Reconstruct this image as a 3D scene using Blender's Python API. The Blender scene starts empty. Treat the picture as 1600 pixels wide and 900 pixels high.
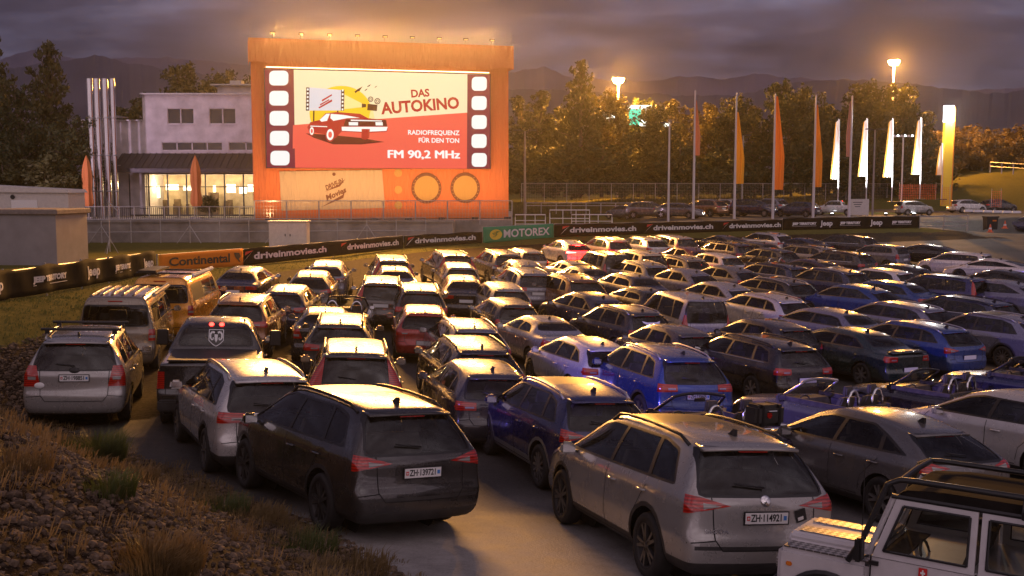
import bpy, bmesh, math, random
from mathutils import Vector, Matrix
from mathutils.bvhtree import BVHTree
R = math.radians
random.seed(7)
scene = bpy.context.scene
COL = scene.collection

# ------------------------------------------------------------------ camera
CAMZ = 5.3
PITCH = 5.5
FPX = 1700.0                       # focal length in pixels of a 1600 px wide frame
cam_d = bpy.data.cameras.new('camera')
cam_d.sensor_width = 36.0
cam_d.lens = 36.0 * FPX / 1600.0
cam_d.clip_start = 0.1
cam_d.clip_end = 9000
cam = bpy.data.objects.new('camera', cam_d)
COL.objects.link(cam)
cam.location = (0, 0, CAMZ)
cam.rotation_euler = (R(90 - PITCH), 0, 0)
scene.camera = cam

# ------------------------------------------------------------------ colour management, render
scene.view_settings.view_transform = 'Standard'
scene.view_settings.look = 'None'
scene.view_settings.exposure = 0.42
scene.view_settings.gamma = 1.0
scene.view_settings.use_curve_mapping = False
cy = scene.cycles
cy.use_denoising = True
cy.max_bounces = 6
cy.diffuse_bounces = 2
cy.glossy_bounces = 3
cy.transmission_bounces = 4
cy.transparent_max_bounces = 8
cy.volume_bounces = 0
cy.sample_clamp_indirect = 4.0
cy.sample_clamp_direct = 0.0
cy.blur_glossy = 0.5
cy.caustics_reflective = False
cy.caustics_refractive = False
cy.use_light_tree = True

# ------------------------------------------------------------------ node helpers
def mat_new(name):
    m = bpy.data.materials.new(name)
    m.use_nodes = True
    nt = m.node_tree
    nt.nodes.clear()
    return m, nt
def N(nt, kind, **kw):
    n = nt.nodes.new(kind)
    for k, v in kw.items():
        if k == 'op': n.operation = v
        elif k == 'blend': n.blend_type = v
        elif hasattr(n, k) and k not in n.inputs: setattr(n, k, v)
        else: n.inputs[k].default_value = v
    return n
def L(nt, a, b): nt.links.new(a, b)
def c4(c): return (c[0], c[1], c[2], 1.0)

def ramp(nt, fac, stops, interp='LINEAR'):
    r = nt.nodes.new('ShaderNodeValToRGB')
    r.color_ramp.interpolation = interp
    el = r.color_ramp.elements
    while len(el) < len(stops): el.new(0.5)
    for e, (p, c) in zip(el, stops):
        e.position = p; e.color = c4(c) if len(c) == 3 else c
    L(nt, fac, r.inputs['Fac'])
    return r
def mix(nt, fac, a, b, blend='MIX'):
    n = nt.nodes.new('ShaderNodeMix'); n.data_type = 'RGBA'; n.blend_type = blend
    for s, v in ((n.inputs[0], fac), (n.inputs[6], a), (n.inputs[7], b)):
        if isinstance(v, (int, float)): s.default_value = v
        elif isinstance(v, tuple): s.default_value = c4(v)
        else: L(nt, v, s)
    return n.outputs[2]
def math_(nt, op, a, b=0.0, clamp=False):
    n = nt.nodes.new('ShaderNodeMath'); n.operation = op; n.use_clamp = clamp
    for s, v in ((n.inputs[0], a), (n.inputs[1], b)):
        if isinstance(v, (int, float)): s.default_value = v
        else: L(nt, v, s)
    return n.outputs[0]
def noise(nt, vec, scale, detail=4, rough=0.55, out='Fac'):
    n = nt.nodes.new('ShaderNodeTexNoise')
    n.inputs['Scale'].default_value = scale; n.inputs['Detail'].default_value = detail
    n.inputs['Roughness'].default_value = rough
    if vec is not None: L(nt, vec, n.inputs['Vector'])
    return n.outputs[out]

def simple(name, col, rough=0.6, metal=0.0, var=0.0, vscale=6.0, emit=None, estr=0.0, coat=0.0, bump=0.0, bscale=40.0, spec=0.5):
    m, nt = mat_new(name)
    out = N(nt, 'ShaderNodeOutputMaterial')
    b = N(nt, 'ShaderNodeBsdfPrincipled')
    b.inputs['Base Color'].default_value = c4(col)
    b.inputs['Roughness'].default_value = rough
    b.inputs['Metallic'].default_value = metal
    b.inputs['Coat Weight'].default_value = coat
    b.inputs['Specular IOR Level'].default_value = spec
    if var or bump:
        tc = N(nt, 'ShaderNodeTexCoord')
        nz = noise(nt, tc.outputs['Object'], vscale, 5)
        if var:
            r = ramp(nt, nz, [(0.3, tuple(c * (1 - var) for c in col)), (0.7, tuple(min(1, c * (1 + var)) for c in col))])
            L(nt, r.outputs[0], b.inputs['Base Color'])
        if bump:
            bp = N(nt, 'ShaderNodeBump'); bp.inputs['Strength'].default_value = bump; bp.inputs['Distance'].default_value = 0.02
            L(nt, noise(nt, tc.outputs['Object'], bscale, 4), bp.inputs['Height'])
            L(nt, bp.outputs[0], b.inputs['Normal'])
    if emit:
        b.inputs['Emission Color'].default_value = c4(emit)
        b.inputs['Emission Strength'].default_value = estr
    L(nt, b.outputs[0], out.inputs[0])
    return m

# ------------------------------------------------------------------ world: dusk sky with a deck of cloud
world = bpy.data.worlds.new('World'); scene.world = world
world.use_nodes = True
nt = world.node_tree; nt.nodes.clear()
wo = N(nt, 'ShaderNodeOutputWorld'); bg = N(nt, 'ShaderNodeBackground')
sky = N(nt, 'ShaderNodeTexSky'); sky.sky_type = 'NISHITA'; sky.sun_disc = False
sky.sun_elevation = R(-2.0); sky.sun_rotation = R(20); sky.altitude = 500
tc = N(nt, 'ShaderNodeTexCoord')
sep = N(nt, 'ShaderNodeSeparateXYZ'); L(nt, tc.outputs['Generated'], sep.inputs[0])
# sky behind the viewer and overhead brightened and warmed as added fill light
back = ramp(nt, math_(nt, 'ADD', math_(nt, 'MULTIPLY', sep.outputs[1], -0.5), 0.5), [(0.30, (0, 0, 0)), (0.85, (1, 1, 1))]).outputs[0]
den = math_(nt, 'ADD', math_(nt, 'ABSOLUTE', sep.outputs[2]), 0.20)
cu = math_(nt, 'DIVIDE', sep.outputs[0], den); cv = math_(nt, 'DIVIDE', sep.outputs[1], den)
cmb = N(nt, 'ShaderNodeCombineXYZ'); L(nt, math_(nt, 'MULTIPLY', cu, 0.8), cmb.inputs[0]); L(nt, math_(nt, 'MULTIPLY', cv, 1.1), cmb.inputs[1])
n1 = noise(nt, cmb.outputs[0], 1.9, 8, 0.60)
n2 = noise(nt, cmb.outputs[0], 5.0, 6, 0.62)
nn = math_(nt, 'ADD', math_(nt, 'MULTIPLY', n1, 0.72), math_(nt, 'MULTIPLY', n2, 0.28))
cl = ramp(nt, nn, [(0.36, (0.030, 0.023, 0.034)), (0.45, (0.052, 0.042, 0.060)), (0.53, (0.090, 0.078, 0.108)), (0.61, (0.16, 0.145, 0.19)), (0.72, (0.30, 0.28, 0.35))])
skyc = mix(nt, 1.0, sky.outputs[0], (0.10, 0.10, 0.10), 'MULTIPLY')
fin = mix(nt, 0.92, skyc, mix(nt, 1.0, cl.outputs[0], (.98, 1.0, 1.22), 'MULTIPLY'))
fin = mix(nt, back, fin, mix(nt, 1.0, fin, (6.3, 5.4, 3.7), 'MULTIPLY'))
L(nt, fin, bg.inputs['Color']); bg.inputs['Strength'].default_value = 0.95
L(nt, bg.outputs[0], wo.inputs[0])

# ------------------------------------------------------------------ the last daylight: one very dim, very soft sun
sun_d = bpy.data.lights.new('sun', 'SUN'); sun_d.energy = 0.05; sun_d.angle = R(40); sun_d.color = (1.0, 0.85, 0.8)
sun = bpy.data.objects.new('sun', sun_d); COL.objects.link(sun); sun.rotation_euler = (R(60), 0, R(20))

# ------------------------------------------------------------------ object helpers
def link(o): COL.objects.link(o); return o
def tag(o, label=None, cat=None, group=None, kind=None):
    if label: o['label'] = label
    if cat: o['category'] = cat
    if group: o['group'] = group
    if kind: o['kind'] = kind
    return o
def empty(name, loc=(0, 0, 0), rz=0.0):
    o = bpy.data.objects.new(name, None); o.empty_display_size = 0.2
    o.location = loc; o.rotation_euler = (0, 0, rz); return link(o)
def mesh_of(bm, mats, name='mesh', smooth=None):
    me = bpy.data.meshes.new(name); bm.to_mesh(me); bm.free()
    for m in (mats if isinstance(mats, (list, tuple)) else [mats]): me.materials.append(m)
    if smooth is not None:
        me.polygons.foreach_set('use_smooth', [smooth] * len(me.polygons))
    return me
def obj(name, me, parent=None, loc=(0, 0, 0), rot=(0, 0, 0)):
    o = bpy.data.objects.new(name, me); o.location = loc; o.rotation_euler = rot
    if parent: o.parent = parent
    return link(o)
def part(name, bm, mats, parent=None, smooth=False, loc=(0, 0, 0), rot=(0, 0, 0)):
    return obj(name, mesh_of(bm, mats, name, smooth), parent, loc, rot)
def add_box(bm, c, s, rz=0.0, mi=0, taper=1.0):
    """box with centre c and size s; taper scales the top in x and y"""
    vs = []
    cr, sr = math.cos(rz), math.sin(rz)
    for dz in (-.5, .5):
        k = taper if dz > 0 else 1.0
        for dx, dy in ((-.5, -.5), (.5, -.5), (.5, .5), (-.5, .5)):
            x, y = dx * s[0] * k, dy * s[1] * k
            vs.append(bm.verts.new((c[0] + x * cr - y * sr, c[1] + x * sr + y * cr, c[2] + dz * s[2])))
    for f in ((3, 2, 1, 0), (4, 5, 6, 7), (0, 1, 5, 4), (1, 2, 6, 5), (2, 3, 7, 6), (3, 0, 4, 7)):
        bm.faces.new([vs[i] for i in f]).material_index = mi
def add_tube(bm, pts, r, seg=8, mi=0, closed=False):
    pts = [Vector(p) for p in pts]; rings = []
    n = len(pts)
    for i, p in enumerate(pts):
        if closed: d = pts[(i + 1) % n] - pts[i - 1]
        else: d = pts[min(i + 1, n - 1)] - pts[max(i - 1, 0)]
        d.normalize()
        up = Vector((0, 0, 1)) if abs(d.z) < 0.95 else Vector((1, 0, 0))
        a = d.cross(up).normalized(); b = a.cross(d).normalized()
        rr = r[i] if isinstance(r, (list, tuple)) else r
        rings.append([bm.verts.new(p + a * (rr * math.cos(2 * math.pi * k / seg)) + b * (rr * math.sin(2 * math.pi * k / seg))) for k in range(seg)])
    m = n if closed else n - 1
    for i in range(m):
        A, B = rings[i], rings[(i + 1) % n]
        for k in range(seg):
            f = bm.faces.new((A[k], A[(k + 1) % seg], B[(k + 1) % seg], B[k])); f.material_index = mi; f.smooth = True
    if not closed:
        bm.faces.new(rings[0][::-1]).material_index = mi; bm.faces.new(rings[-1]).material_index = mi
def add_lathe(bm, prof, seg=24, axis='z', mi=0, c=(0, 0, 0)):
    """prof: list of (radius, height)"""
    rings = []
    for r, h in prof:
        ring = []
        for k in range(seg):
            a = 2 * math.pi * k / seg
            p = (r * math.cos(a), r * math.sin(a), h)
            if axis == 'y': p = (p[0], p[2], p[1])
            if axis == 'x': p = (p[2], p[0], p[1])
            ring.append(bm.verts.new((p[0] + c[0], p[1] + c[1], p[2] + c[2])))
        rings.append(ring)
    for A, B in zip(rings, rings[1:]):
        for k in range(seg):
            f = bm.faces.new((A[k], A[(k + 1) % seg], B[(k + 1) % seg], B[k])); f.material_index = mi; f.smooth = True
    return rings
def add_prism(bm, poly, d0, d1, frame=None, mi=0):
    """poly (a,b) points extruded from depth d0 to d1; frame(a,b,d)->xyz"""
    fr = frame or (lambda a, b, d: (a, d, b))
    A = [bm.verts.new(fr(a, b, d0)) for a, b in poly]; B = [bm.verts.new(fr(a, b, d1)) for a, b in poly]
    n = len(poly)
    bm.faces.new(A).material_index = mi; bm.faces.new(B[::-1]).material_index = mi
    for i in range(n): bm.faces.new((A[i], B[i], B[(i + 1) % n], A[(i + 1) % n])).material_index = mi
def fix_normals(bm): bmesh.ops.recalc_face_normals(bm, faces=bm.faces[:])

_dg_clean = []
def text_mesh(body, size, extrude=0.004, bold=0.0, shear=0.0, align='CENTER', mat=None, sx=1.0, spacing=1.0):
    cu = bpy.data.curves.new('lettering', 'FONT'); cu.body = body; cu.size = size; cu.extrude = extrude; cu.offset = bold
    cu.shear = shear; cu.align_x = align; cu.align_y = 'CENTER'; cu.space_character = spacing; cu.resolution_u = 3
    o = bpy.data.objects.new('lettering', cu); COL.objects.link(o)
    dg = bpy.context.evaluated_depsgraph_get()
    me = bpy.data.meshes.new_from_object(o.evaluated_get(dg))
    bpy.data.objects.remove(o); bpy.data.curves.remove(cu)
    me.materials.clear()
    if mat: me.materials.append(mat)
    if sx != 1.0: me.transform(Matrix.Diagonal((sx, 1, 1, 1)))
    return me
def bm_add_mesh(bm, me, M, mi=0):
    n = len(bm.faces); me.transform(M)
    bm.from_mesh(me); bm.faces.ensure_lookup_table()
    for f in bm.faces[n:]: f.material_index = mi
    bpy.data.meshes.remove(me)

# ------------------------------------------------------------------ terrain height
def smooth(a, b, x):
    t = max(0.0, min(1.0, (x - a) / (b - a))); return t * t * (3 - 2 * t)
def pix(u, v, Z):
    """world point seen at photo pixel (u,v), Z metres along the camera's axis"""
    cx = (u - 800) / FPX * Z; cyy = -(v - 450) / FPX * Z
    th = R(PITCH)
    return Vector((cx, Z * math.cos(th) + cyy * math.sin(th), CAMZ - Z * math.sin(th) + cyy * math.cos(th)))
def lot(x, y):
    drop = 5.25 - 1.25 * math.exp(-max(0.0, y - 9.7 + .0) / 8) + .6 * math.tanh(x / 12) - max(0, min(y, 90) - 35) * .024
    return CAMZ - drop
TOE = [(-14, 24.5), (-10, 21.3), (-5.3, 16.4), (-2.5, 13.3), (-1.3, 11.0), (-0.3, 8), (0.6, 4), (1.0, -6)]
def poly_side(P, x, y):
    """signed distance to polyline P (positive on its right-hand side when walked backwards, i.e. camera/left side of TOE)"""
    best = 1e9; sg = 1
    for (ax, ay), (bx, by) in zip(P, P[1:]):
        dx, dy = bx - ax, by - ay
        t = max(0, min(1, ((x - ax) * dx + (y - ay) * dy) / (dx * dx + dy * dy)))
        ex, ey = x - ax - t * dx, y - ay - t * dy
        d = math.hypot(ex, ey)
        if d < best:
            best = d; sg = 1 if (dx * ey - dy * ex) < 0 else -1
    return best * sg
def bpt(u, v, s): return pix(u, v, FPX / s)
BAN_UV = [(-160, 500, 68), (0, 472, 57), (60, 464, 52), (246, 428, 38), (380, 414, 32), (500, 401, 27.5), (630, 388, 24.5), (755, 380, 22.5), (865, 371, 21.2), (985, 366.5, 20.3), (1105, 363, 19.5), (1222, 359.5, 18.6), (1435, 356, 17.6), (1512, 356, 17.2)]
BANP = [bpt(*q) for q in BAN_UV]
BAN2 = [(p.x, p.y) for p in BANP]
BANZ = [p.z for p in BANP]
def ban_eval(x, y):
    best = 1e9; sg = 1; zz = 0; idx = 0
    for i, ((ax, ay), (bx, by)) in enumerate(zip(BAN2, BAN2[1:])):
        dx, dy = bx - ax, by - ay
        t = max(0, min(1, ((x - ax) * dx + (y - ay) * dy) / (dx * dx + dy * dy)))
        ex, ey = x - ax - t * dx, y - ay - t * dy
        d = math.hypot(ex, ey)
        if d < best:
            best = d; sg = 1 if (dx * ey - dy * ex) > 0 else -1; zz = BANZ[i] * (1 - t) + BANZ[i + 1] * t
    return best * sg, zz
TERR = CAMZ - 2.75      # the screen's terrace
BACKLOT = CAMZ - 3.2
def ground_zone(x, y):
    """height, gravel, grass, concrete"""
    z = lot(x, y); gravel = 0.0; grass = 0.0; conc = 0.0
    db, zb = ban_eval(x, y)
    if db > -9:
        w = smooth(-5.5, -0.6, db) if db < 0 else 1.0
        z2 = z * (1 - w) + zb * w
        grass = smooth(-3.2, -2.2, db); gravel = max(gravel, smooth(-8.5, -7.0, db))
        if x > 36: grass *= 1 - smooth(36, 40, x); gravel *= 1 - smooth(38, 42, x)
        if db > 0:
            wr = smooth(8, 16, x)      # right of the screen the ground climbs to the back car park
            back = BACKLOT
            zr = zb + (back - zb) * smooth(0.3, 6, db)
            z2 = z2 * (1 - wr) + zr * wr
            grass *= (1 - wr) + wr * (1 - smooth(1.0, 2.0, db)); gravel *= 1 - smooth(.5, 2, db)
            if y > 128: grass = max(grass, smooth(128, 131, y) )
        k = 1.0
        if x > 34: k = 1 - smooth(34, 46, x)
        if x > 34 and db > 0: z2 = z2
        z = z * (1 - k) + z2 * k if x > 34 and db < 3 else z2
    if y > 125 and x > -60:
        z += smooth(125, 150, y) * 1.2
        if x > 38: z += smooth(120, 175, y) * smooth(38, 80, x) * 5.0; grass = max(grass, smooth(118, 124, y) * smooth(45, 52, x))
    dl = -9.0 - (y - 20) * 0.16 - x        # gravel shoulder left of the parked cars
    if 14 < y < 70 and dl > -1.0 and db < 0:
        gravel = max(gravel, smooth(-0.6, 0.9, dl))
    dt = poly_side(TOE, x, y)
    if dt > -0.3 and y < 30:
        z += 2.5 * smooth(0, 6.5, dt) + 0.10 * smooth(0, .8, dt)
        gravel = 1.0 if dt > 0 else max(gravel, smooth(-.3, 0, dt))
    if y < 17 and x > -3: conc = smooth(17, 13.5, y) if False else 1 - smooth(13, 17, y)
    return z, gravel, grass, conc
def gz(x, y): return ground_zone(x, y)[0]
# ------------------------------------------------------------------ car materials
def paint_material():
    m, nt = mat_new('car_paint')
    out = N(nt, 'ShaderNodeOutputMaterial'); b = N(nt, 'ShaderNodeBsdfPrincipled')
    oi = N(nt, 'ShaderNodeObjectInfo'); tcn = N(nt, 'ShaderNodeTexCoord')
    dust = noise(nt, tcn.outputs['Object'], 3.0, 6, 0.65)
    col = mix(nt, math_(nt, 'MULTIPLY', ramp(nt, dust, [(0.4, (0, 0, 0)), (0.75, (1, 1, 1))]).outputs[0], 0.22), oi.outputs['Color'], (0.16, 0.13, 0.10))
    L(nt, col, b.inputs['Base Color'])
    b.inputs['Metallic'].default_value = 0.35
    L(nt, math_(nt, 'ADD', math_(nt, 'MULTIPLY', dust, 0.25), 0.14), b.inputs['Roughness'])
    b.inputs['Coat Weight'].default_value = 1.0; b.inputs['Coat Roughness'].default_value = 0.04
    L(nt, b.outputs[0], out.inputs[0])
    return m
def glass_material():
    m, nt = mat_new('car_glass')
    out = N(nt, 'ShaderNodeOutputMaterial')
    tr = N(nt, 'ShaderNodeBsdfTransparent'); tr.inputs[0].default_value = (0.74, 0.75, 0.70, 1)
    gl = N(nt, 'ShaderNodeBsdfGlossy'); gl.inputs['Roughness'].default_value = 0.03; gl.inputs['Color'].default_value = (.9, .9, .9, 1)
    fr = N(nt, 'ShaderNodeFresnel'); fr.inputs[0].default_value = 1.55
    df = N(nt, 'ShaderNodeBsdfDiffuse'); df.inputs[0].default_value = (0.10, 0.085, 0.07, 1)
    m1 = N(nt, 'ShaderNodeMixShader'); L(nt, fr.outputs[0], m1.inputs[0]); L(nt, tr.outputs[0], m1.inputs[1]); L(nt, gl.outputs[0], m1.inputs[2])
    m2 = N(nt, 'ShaderNodeMixShader'); m2.inputs[0].default_value = 0.03; L(nt, m1.outputs[0], m2.inputs[1]); L(nt, df.outputs[0], m2.inputs[2])
    L(nt, m2.outputs[0], out.inputs[0])
    return m
def lens_material(name, col, deep):
    m, nt = mat_new(name)
    out = N(nt, 'ShaderNodeOutputMaterial'); b = N(nt, 'ShaderNodeBsdfPrincipled'); tcn = N(nt, 'ShaderNodeTexCoord')
    w = nt.nodes.new('ShaderNodeTexWave'); w.inputs['Scale'].default_value = 9; w.bands_direction = 'Z'; L(nt, tcn.outputs['Object'], w.inputs['Vector'])
    L(nt, mix(nt, w.outputs['Fac'], col, deep), b.inputs['Base Color'])
    b.inputs['Roughness'].default_value = 0.12; b.inputs['Coat Weight'].default_value = 1.0
    L(nt, b.outputs[0], out.inputs[0])
    return m
M = {}
M['paint'] = paint_material()
M['glass'] = glass_material()
M['black'] = simple('black_trim', (0.012, 0.012, 0.013), 0.35)
M['clad'] = simple('dark_cladding', (0.03, 0.028, 0.027), 0.55, var=0.3)
M['chrome'] = simple('chrome', (0.75, 0.75, 0.75), 0.12, 1.0)
M['tyre'] = simple('rubber', (0.018, 0.017, 0.016), 0.75, var=0.3)
M['alloy'] = simple('alloy', (0.42, 0.41, 0.40), 0.28, 0.9)
M['alloy_dark'] = simple('dark_alloy', (0.12, 0.12, 0.12), 0.3, 0.7)
M['interior'] = simple('dark_upholstery', (0.085, 0.075, 0.066), 0.8, var=0.4)
M['red'] = lens_material('red_lens', (0.55, 0.018, 0.012), (0.22, 0.006, 0.005))
M['clear'] = lens_material('clear_lens', (0.36, 0.34, 0.32), (0.16, 0.15, 0.14))
M['amber'] = simple('amber_lens', (0.7, 0.2, 0.02), 0.2)
M['plate'] = simple('plate_white', (0.78, 0.78, 0.76), 0.4)
M['ink'] = simple('black_ink', (0.015, 0.015, 0.015), 0.5)
M['plate_red'] = simple('plate_red', (0.6, 0.02, 0.02), 0.4)
M['plate_blue'] = simple('plate_blue', (0.05, 0.22, 0.6), 0.4)
M['seam'] = simple('panel_gap', (0.004, 0.004, 0.004), 0.8)
M['silver'] = simple('satin_silver', (0.5, 0.49, 0.47), 0.3, 0.8)

# ------------------------------------------------------------------ car body: a subdivided box cage, then real openings cut into it
def half_planes(poly):
    """convex polygon -> list of (point, outward normal) in 2D"""
    cx = sum(p[0] for p in poly) / len(poly); cyy = sum(p[1] for p in poly) / len(poly)
    out = []
    for a, b in zip(poly, poly[1:] + poly[:1]):
        n = (b[1] - a[1], -(b[0] - a[0])); l = math.hypot(*n)
        if l < 1e-9: continue
        n = (n[0] / l, n[1] / l)
        if n[0] * (cx - a[0]) + n[1] * (cyy - a[1]) > 0: n = (-n[0], -n[1])
        out.append((a, n))
    return out
def shrink(hp, d): return [((p[0] - n[0] * d, p[1] - n[1] * d), n) for p, n in hp]
AX = {'side': lambda a, b: Vector((a, 0, b)), 'rear': lambda a, b: Vector((0, a, b)), 'top': lambda a, b: Vector((a, b, 0))}
def cut(bm, faces, hp, view):
    """split faces along convex region hp (2D half planes in a view); returns the faces inside"""
    cur = list(faces)
    for p, n in hp:
        co, no = AX[view](*p), AX[view](*n)
        near = [f for f in cur if any((v.co - co).dot(no) < 0 for v in f.verts)]
        if not near: return []
        geom = list({e for f in near for e in f.edges}) + near + list({v for f in near for v in f.verts})
        res = bmesh.ops.bisect_plane(bm, geom=geom, plane_co=co, plane_no=no, dist=1e-5)
        fs = {g for g in res['geom'] if isinstance(g, bmesh.types.BMFace)} | {f for f in near if f.is_valid}
        cur = [f for f in fs if f.is_valid and (f.calc_center_median() - co).dot(no) < 0]
    return cur
def rounded(poly, r):
    out = []
    n = len(poly)
    for i, p in enumerate(poly):
        a, b = Vector(poly[i - 1]), Vector(poly[(i + 1) % n]); p = Vector(p)
        da, db = (a - p), (b - p)
        k = min(r, da.length * .4, db.length * .4)
        q0 = p + da.normalized() * k; q1 = p + db.normalized() * k
        out += [tuple(q0), tuple(p * .5 + (q0 + q1) * .25), tuple(q1)]
    return out
def circle(cx, cz, r, n=20): return [(cx + r * math.cos(2 * math.pi * k / n), cz + r * math.sin(2 * math.pi * k / n)) for k in range(n)]

def cage(P):
    st = P['st']; w = P['W'] / 2; zb = P['zb']
    fr = [0, .12, .22, .46, .53, .78, .86, 1]; wl = [.86, .945, .975, 1.0, .996, .980, .984, .95]; K = len(fr)
    n = len(st); cs = [-1, -.82, -.42, 0, .42, .82, 1]
    ro5 = P.get('rear_off', [.10, .0, .0, .03, .10]); ro = [ro5[0], ro5[1] + .015, ro5[1], ro5[2], ro5[2] + .045, ro5[3] + .03, ro5[3] + .03, ro5[4]]; fo = [.10, .03, 0, 0, .02, .05, .07, .12]
    rb = P.get('rear_bulge', .09); fb = P.get('front_bulge', .20)
    V = {}
    def lower(i, k, c):
        xl, xt, belt, top, wt = st[i][:5]
        tp = P['plan'](xl)
        z = zb + (belt - zb) * fr[k]
        x = xl
        if i == 0: x += ro[k] - rb * (1 - c * c) + rb * .25
        elif i == 1: x += ro[k] * .75
        elif i == n - 1: x += -fo[k] + fb * (1 - c * c) - fb * .35
        elif i == n - 2: x -= fo[k] * .8
        return Vector((x, w * wl[k] * tp * c, z))
    for i in range(n):
        xl, xt, belt, top, wt = st[i][:5]; bul = st[i][5] if len(st[i]) > 5 else 0
        for j, c in enumerate(cs):
            for k in range(K + 1):
                if not (i in (0, n - 1) or j in (0, 6) or k in (0, K)): continue
                if k == K:
                    e = P.get('rail', .055) if top - belt > .25 else .02
                    z = top - (e if abs(c) == 1 else P.get('crown', .02) * c * c * (1 if top - belt > .25 else 1.6))
                    V[i, j, k] = Vector((xt + bul * (1 - c * c), wt * c, z))
                else: V[i, j, k] = lower(i, k, c)
    bm = bmesh.new(); B = {k: bm.verts.new(v) for k, v in V.items()}
    def q(*ks): bm.faces.new([B[k] for k in ks])
    for i in range(n - 1):
        for j in range(6):
            q((i, j, K), (i + 1, j, K), (i + 1, j + 1, K), (i, j + 1, K)); q((i, j + 1, 0), (i + 1, j + 1, 0), (i + 1, j, 0), (i, j, 0))
        for k in range(K):
            q((i, 0, k), (i + 1, 0, k), (i + 1, 0, k + 1), (i, 0, k + 1)); q((i, 6, k + 1), (i + 1, 6, k + 1), (i + 1, 6, k), (i, 6, k))
    for j in range(6):
        for k in range(K):
            q((0, j, k), (0, j, k + 1), (0, j + 1, k + 1), (0, j + 1, k)); q((n - 1, j, k), (n - 1, j + 1, k), (n - 1, j + 1, k + 1), (n - 1, j, k + 1))
    bmesh.ops.recalc_face_normals(bm, faces=bm.faces[:])
    me = bpy.data.meshes.new('cage'); bm.to_mesh(me); bm.free()
    o = bpy.data.objects.new('cage', me); COL.objects.link(o)
    md = o.modifiers.new('s', 'SUBSURF'); md.levels = 2; md.render_levels = 2
    dg = bpy.context.evaluated_depsgraph_get()
    sm = bpy.data.meshes.new_from_object(o.evaluated_get(dg))
    bpy.data.objects.remove(o); bpy.data.meshes.remove(me)
    bm = bmesh.new(); bm.from_mesh(sm); bpy.data.meshes.remove(sm)
    bm.normal_update()
    return bm

class Skin:
    """smooth reference surface for projecting trim and giving cut pieces clean normals"""
    def __init__(s, bm):
        s.bm = bm; s.bvh = BVHTree.FromBMesh(bm)
        bm.faces.ensure_lookup_table(); bm.verts.ensure_lookup_table()
    def normal(s, co):
        loc, no, fi, d = s.bvh.find_nearest(co)
        if loc is None: return None
        f = s.bm.faces[fi]; acc = Vector((0, 0, 0))
        for v in f.verts: acc += v.normal / ((v.co - loc).length_squared + 1e-5)
        return acc.normalized()
    def hit(s, o, d):
        loc, no, fi, dd = s.bvh.ray_cast(Vector(o), Vector(d)); return loc
    def finish(s, me, thr=0.03):
        """smooth normals borrowed from the reference for every vertex that lies on it"""
        me.polygons.foreach_set('use_smooth', [True] * len(me.polygons))
        cache = {}
        nors = []
        for p in me.polygons:
            for vi in p.vertices:
                if vi not in cache:
                    co = me.vertices[vi].co
                    loc, no, fi, d = s.bvh.find_nearest(co)
                    cache[vi] = s.normal(co) if d < thr else None
                nv = cache[vi]
                nors.append(nv if (nv is not None and nv.dot(p.normal) > 0.2) else p.normal.copy())
        me.normals_split_custom_set(nors)
    def patch(s, view, poly, filt, off=0.006, extra=None):
        bm = s.bm.copy()
        keep = [f for f in bm.faces if filt(f)]
        kill = [f for f in bm.faces if not filt(f)]
        bmesh.ops.delete(bm, geom=kill, context='FACES')
        ins = cut(bm, [f for f in bm.faces], poly if isinstance(poly[0][0], tuple) else half_planes(poly), view)
        si = set(ins)
        bmesh.ops.delete(bm, geom=[f for f in bm.faces if f not in si], context='FACES')
        for v in bm.verts:
            nn = s.normal(v.co)
            if nn: v.co += nn * off
        return bm
    def ribbon(s, bm, pts, ray, width=.013, off=.0015, mi=0, step=.04, both=True):
        """thin dark seam following 2D points seen along ray ('side' or 'rear')"""
        for sg in ((1, -1) if (ray == 'side' and both) else (1,)):
            P = []
            for a, b in zip(pts, pts[1:]):
                m = max(1, int(math.hypot(b[0] - a[0], b[1] - a[1]) / step))
                P += [(a[0] + (b[0] - a[0]) * t / m, a[1] + (b[1] - a[1]) * t / m) for t in range(m)]
            P.append(pts[-1])
            H = []
            for a, b in P:
                h = s.hit((a, sg * 3, b), (0, -sg, 0)) if ray == 'side' else (s.hit((-6, a, b), (1, 0, 0)) if ray == 'rear' else s.hit((a, b, 5), (0, 0, -1)))
                if h is not None: H.append(h)
            prev = None
            for i, h in enumerate(H):
                d = (H[min(i + 1, len(H) - 1)] - H[max(i - 1, 0)])
                if d.length < 1e-6: continue
                nn = s.normal(h); t = d.normalized().cross(nn) * width / 2
                a, b = bm.verts.new(h + nn * off + t), bm.verts.new(h + nn * off - t)
                if prev and (prev[0].co - a.co).length < .3: bm.faces.new((prev[0], prev[1], b, a)).material_index = mi
                prev = (a, b)

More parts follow.
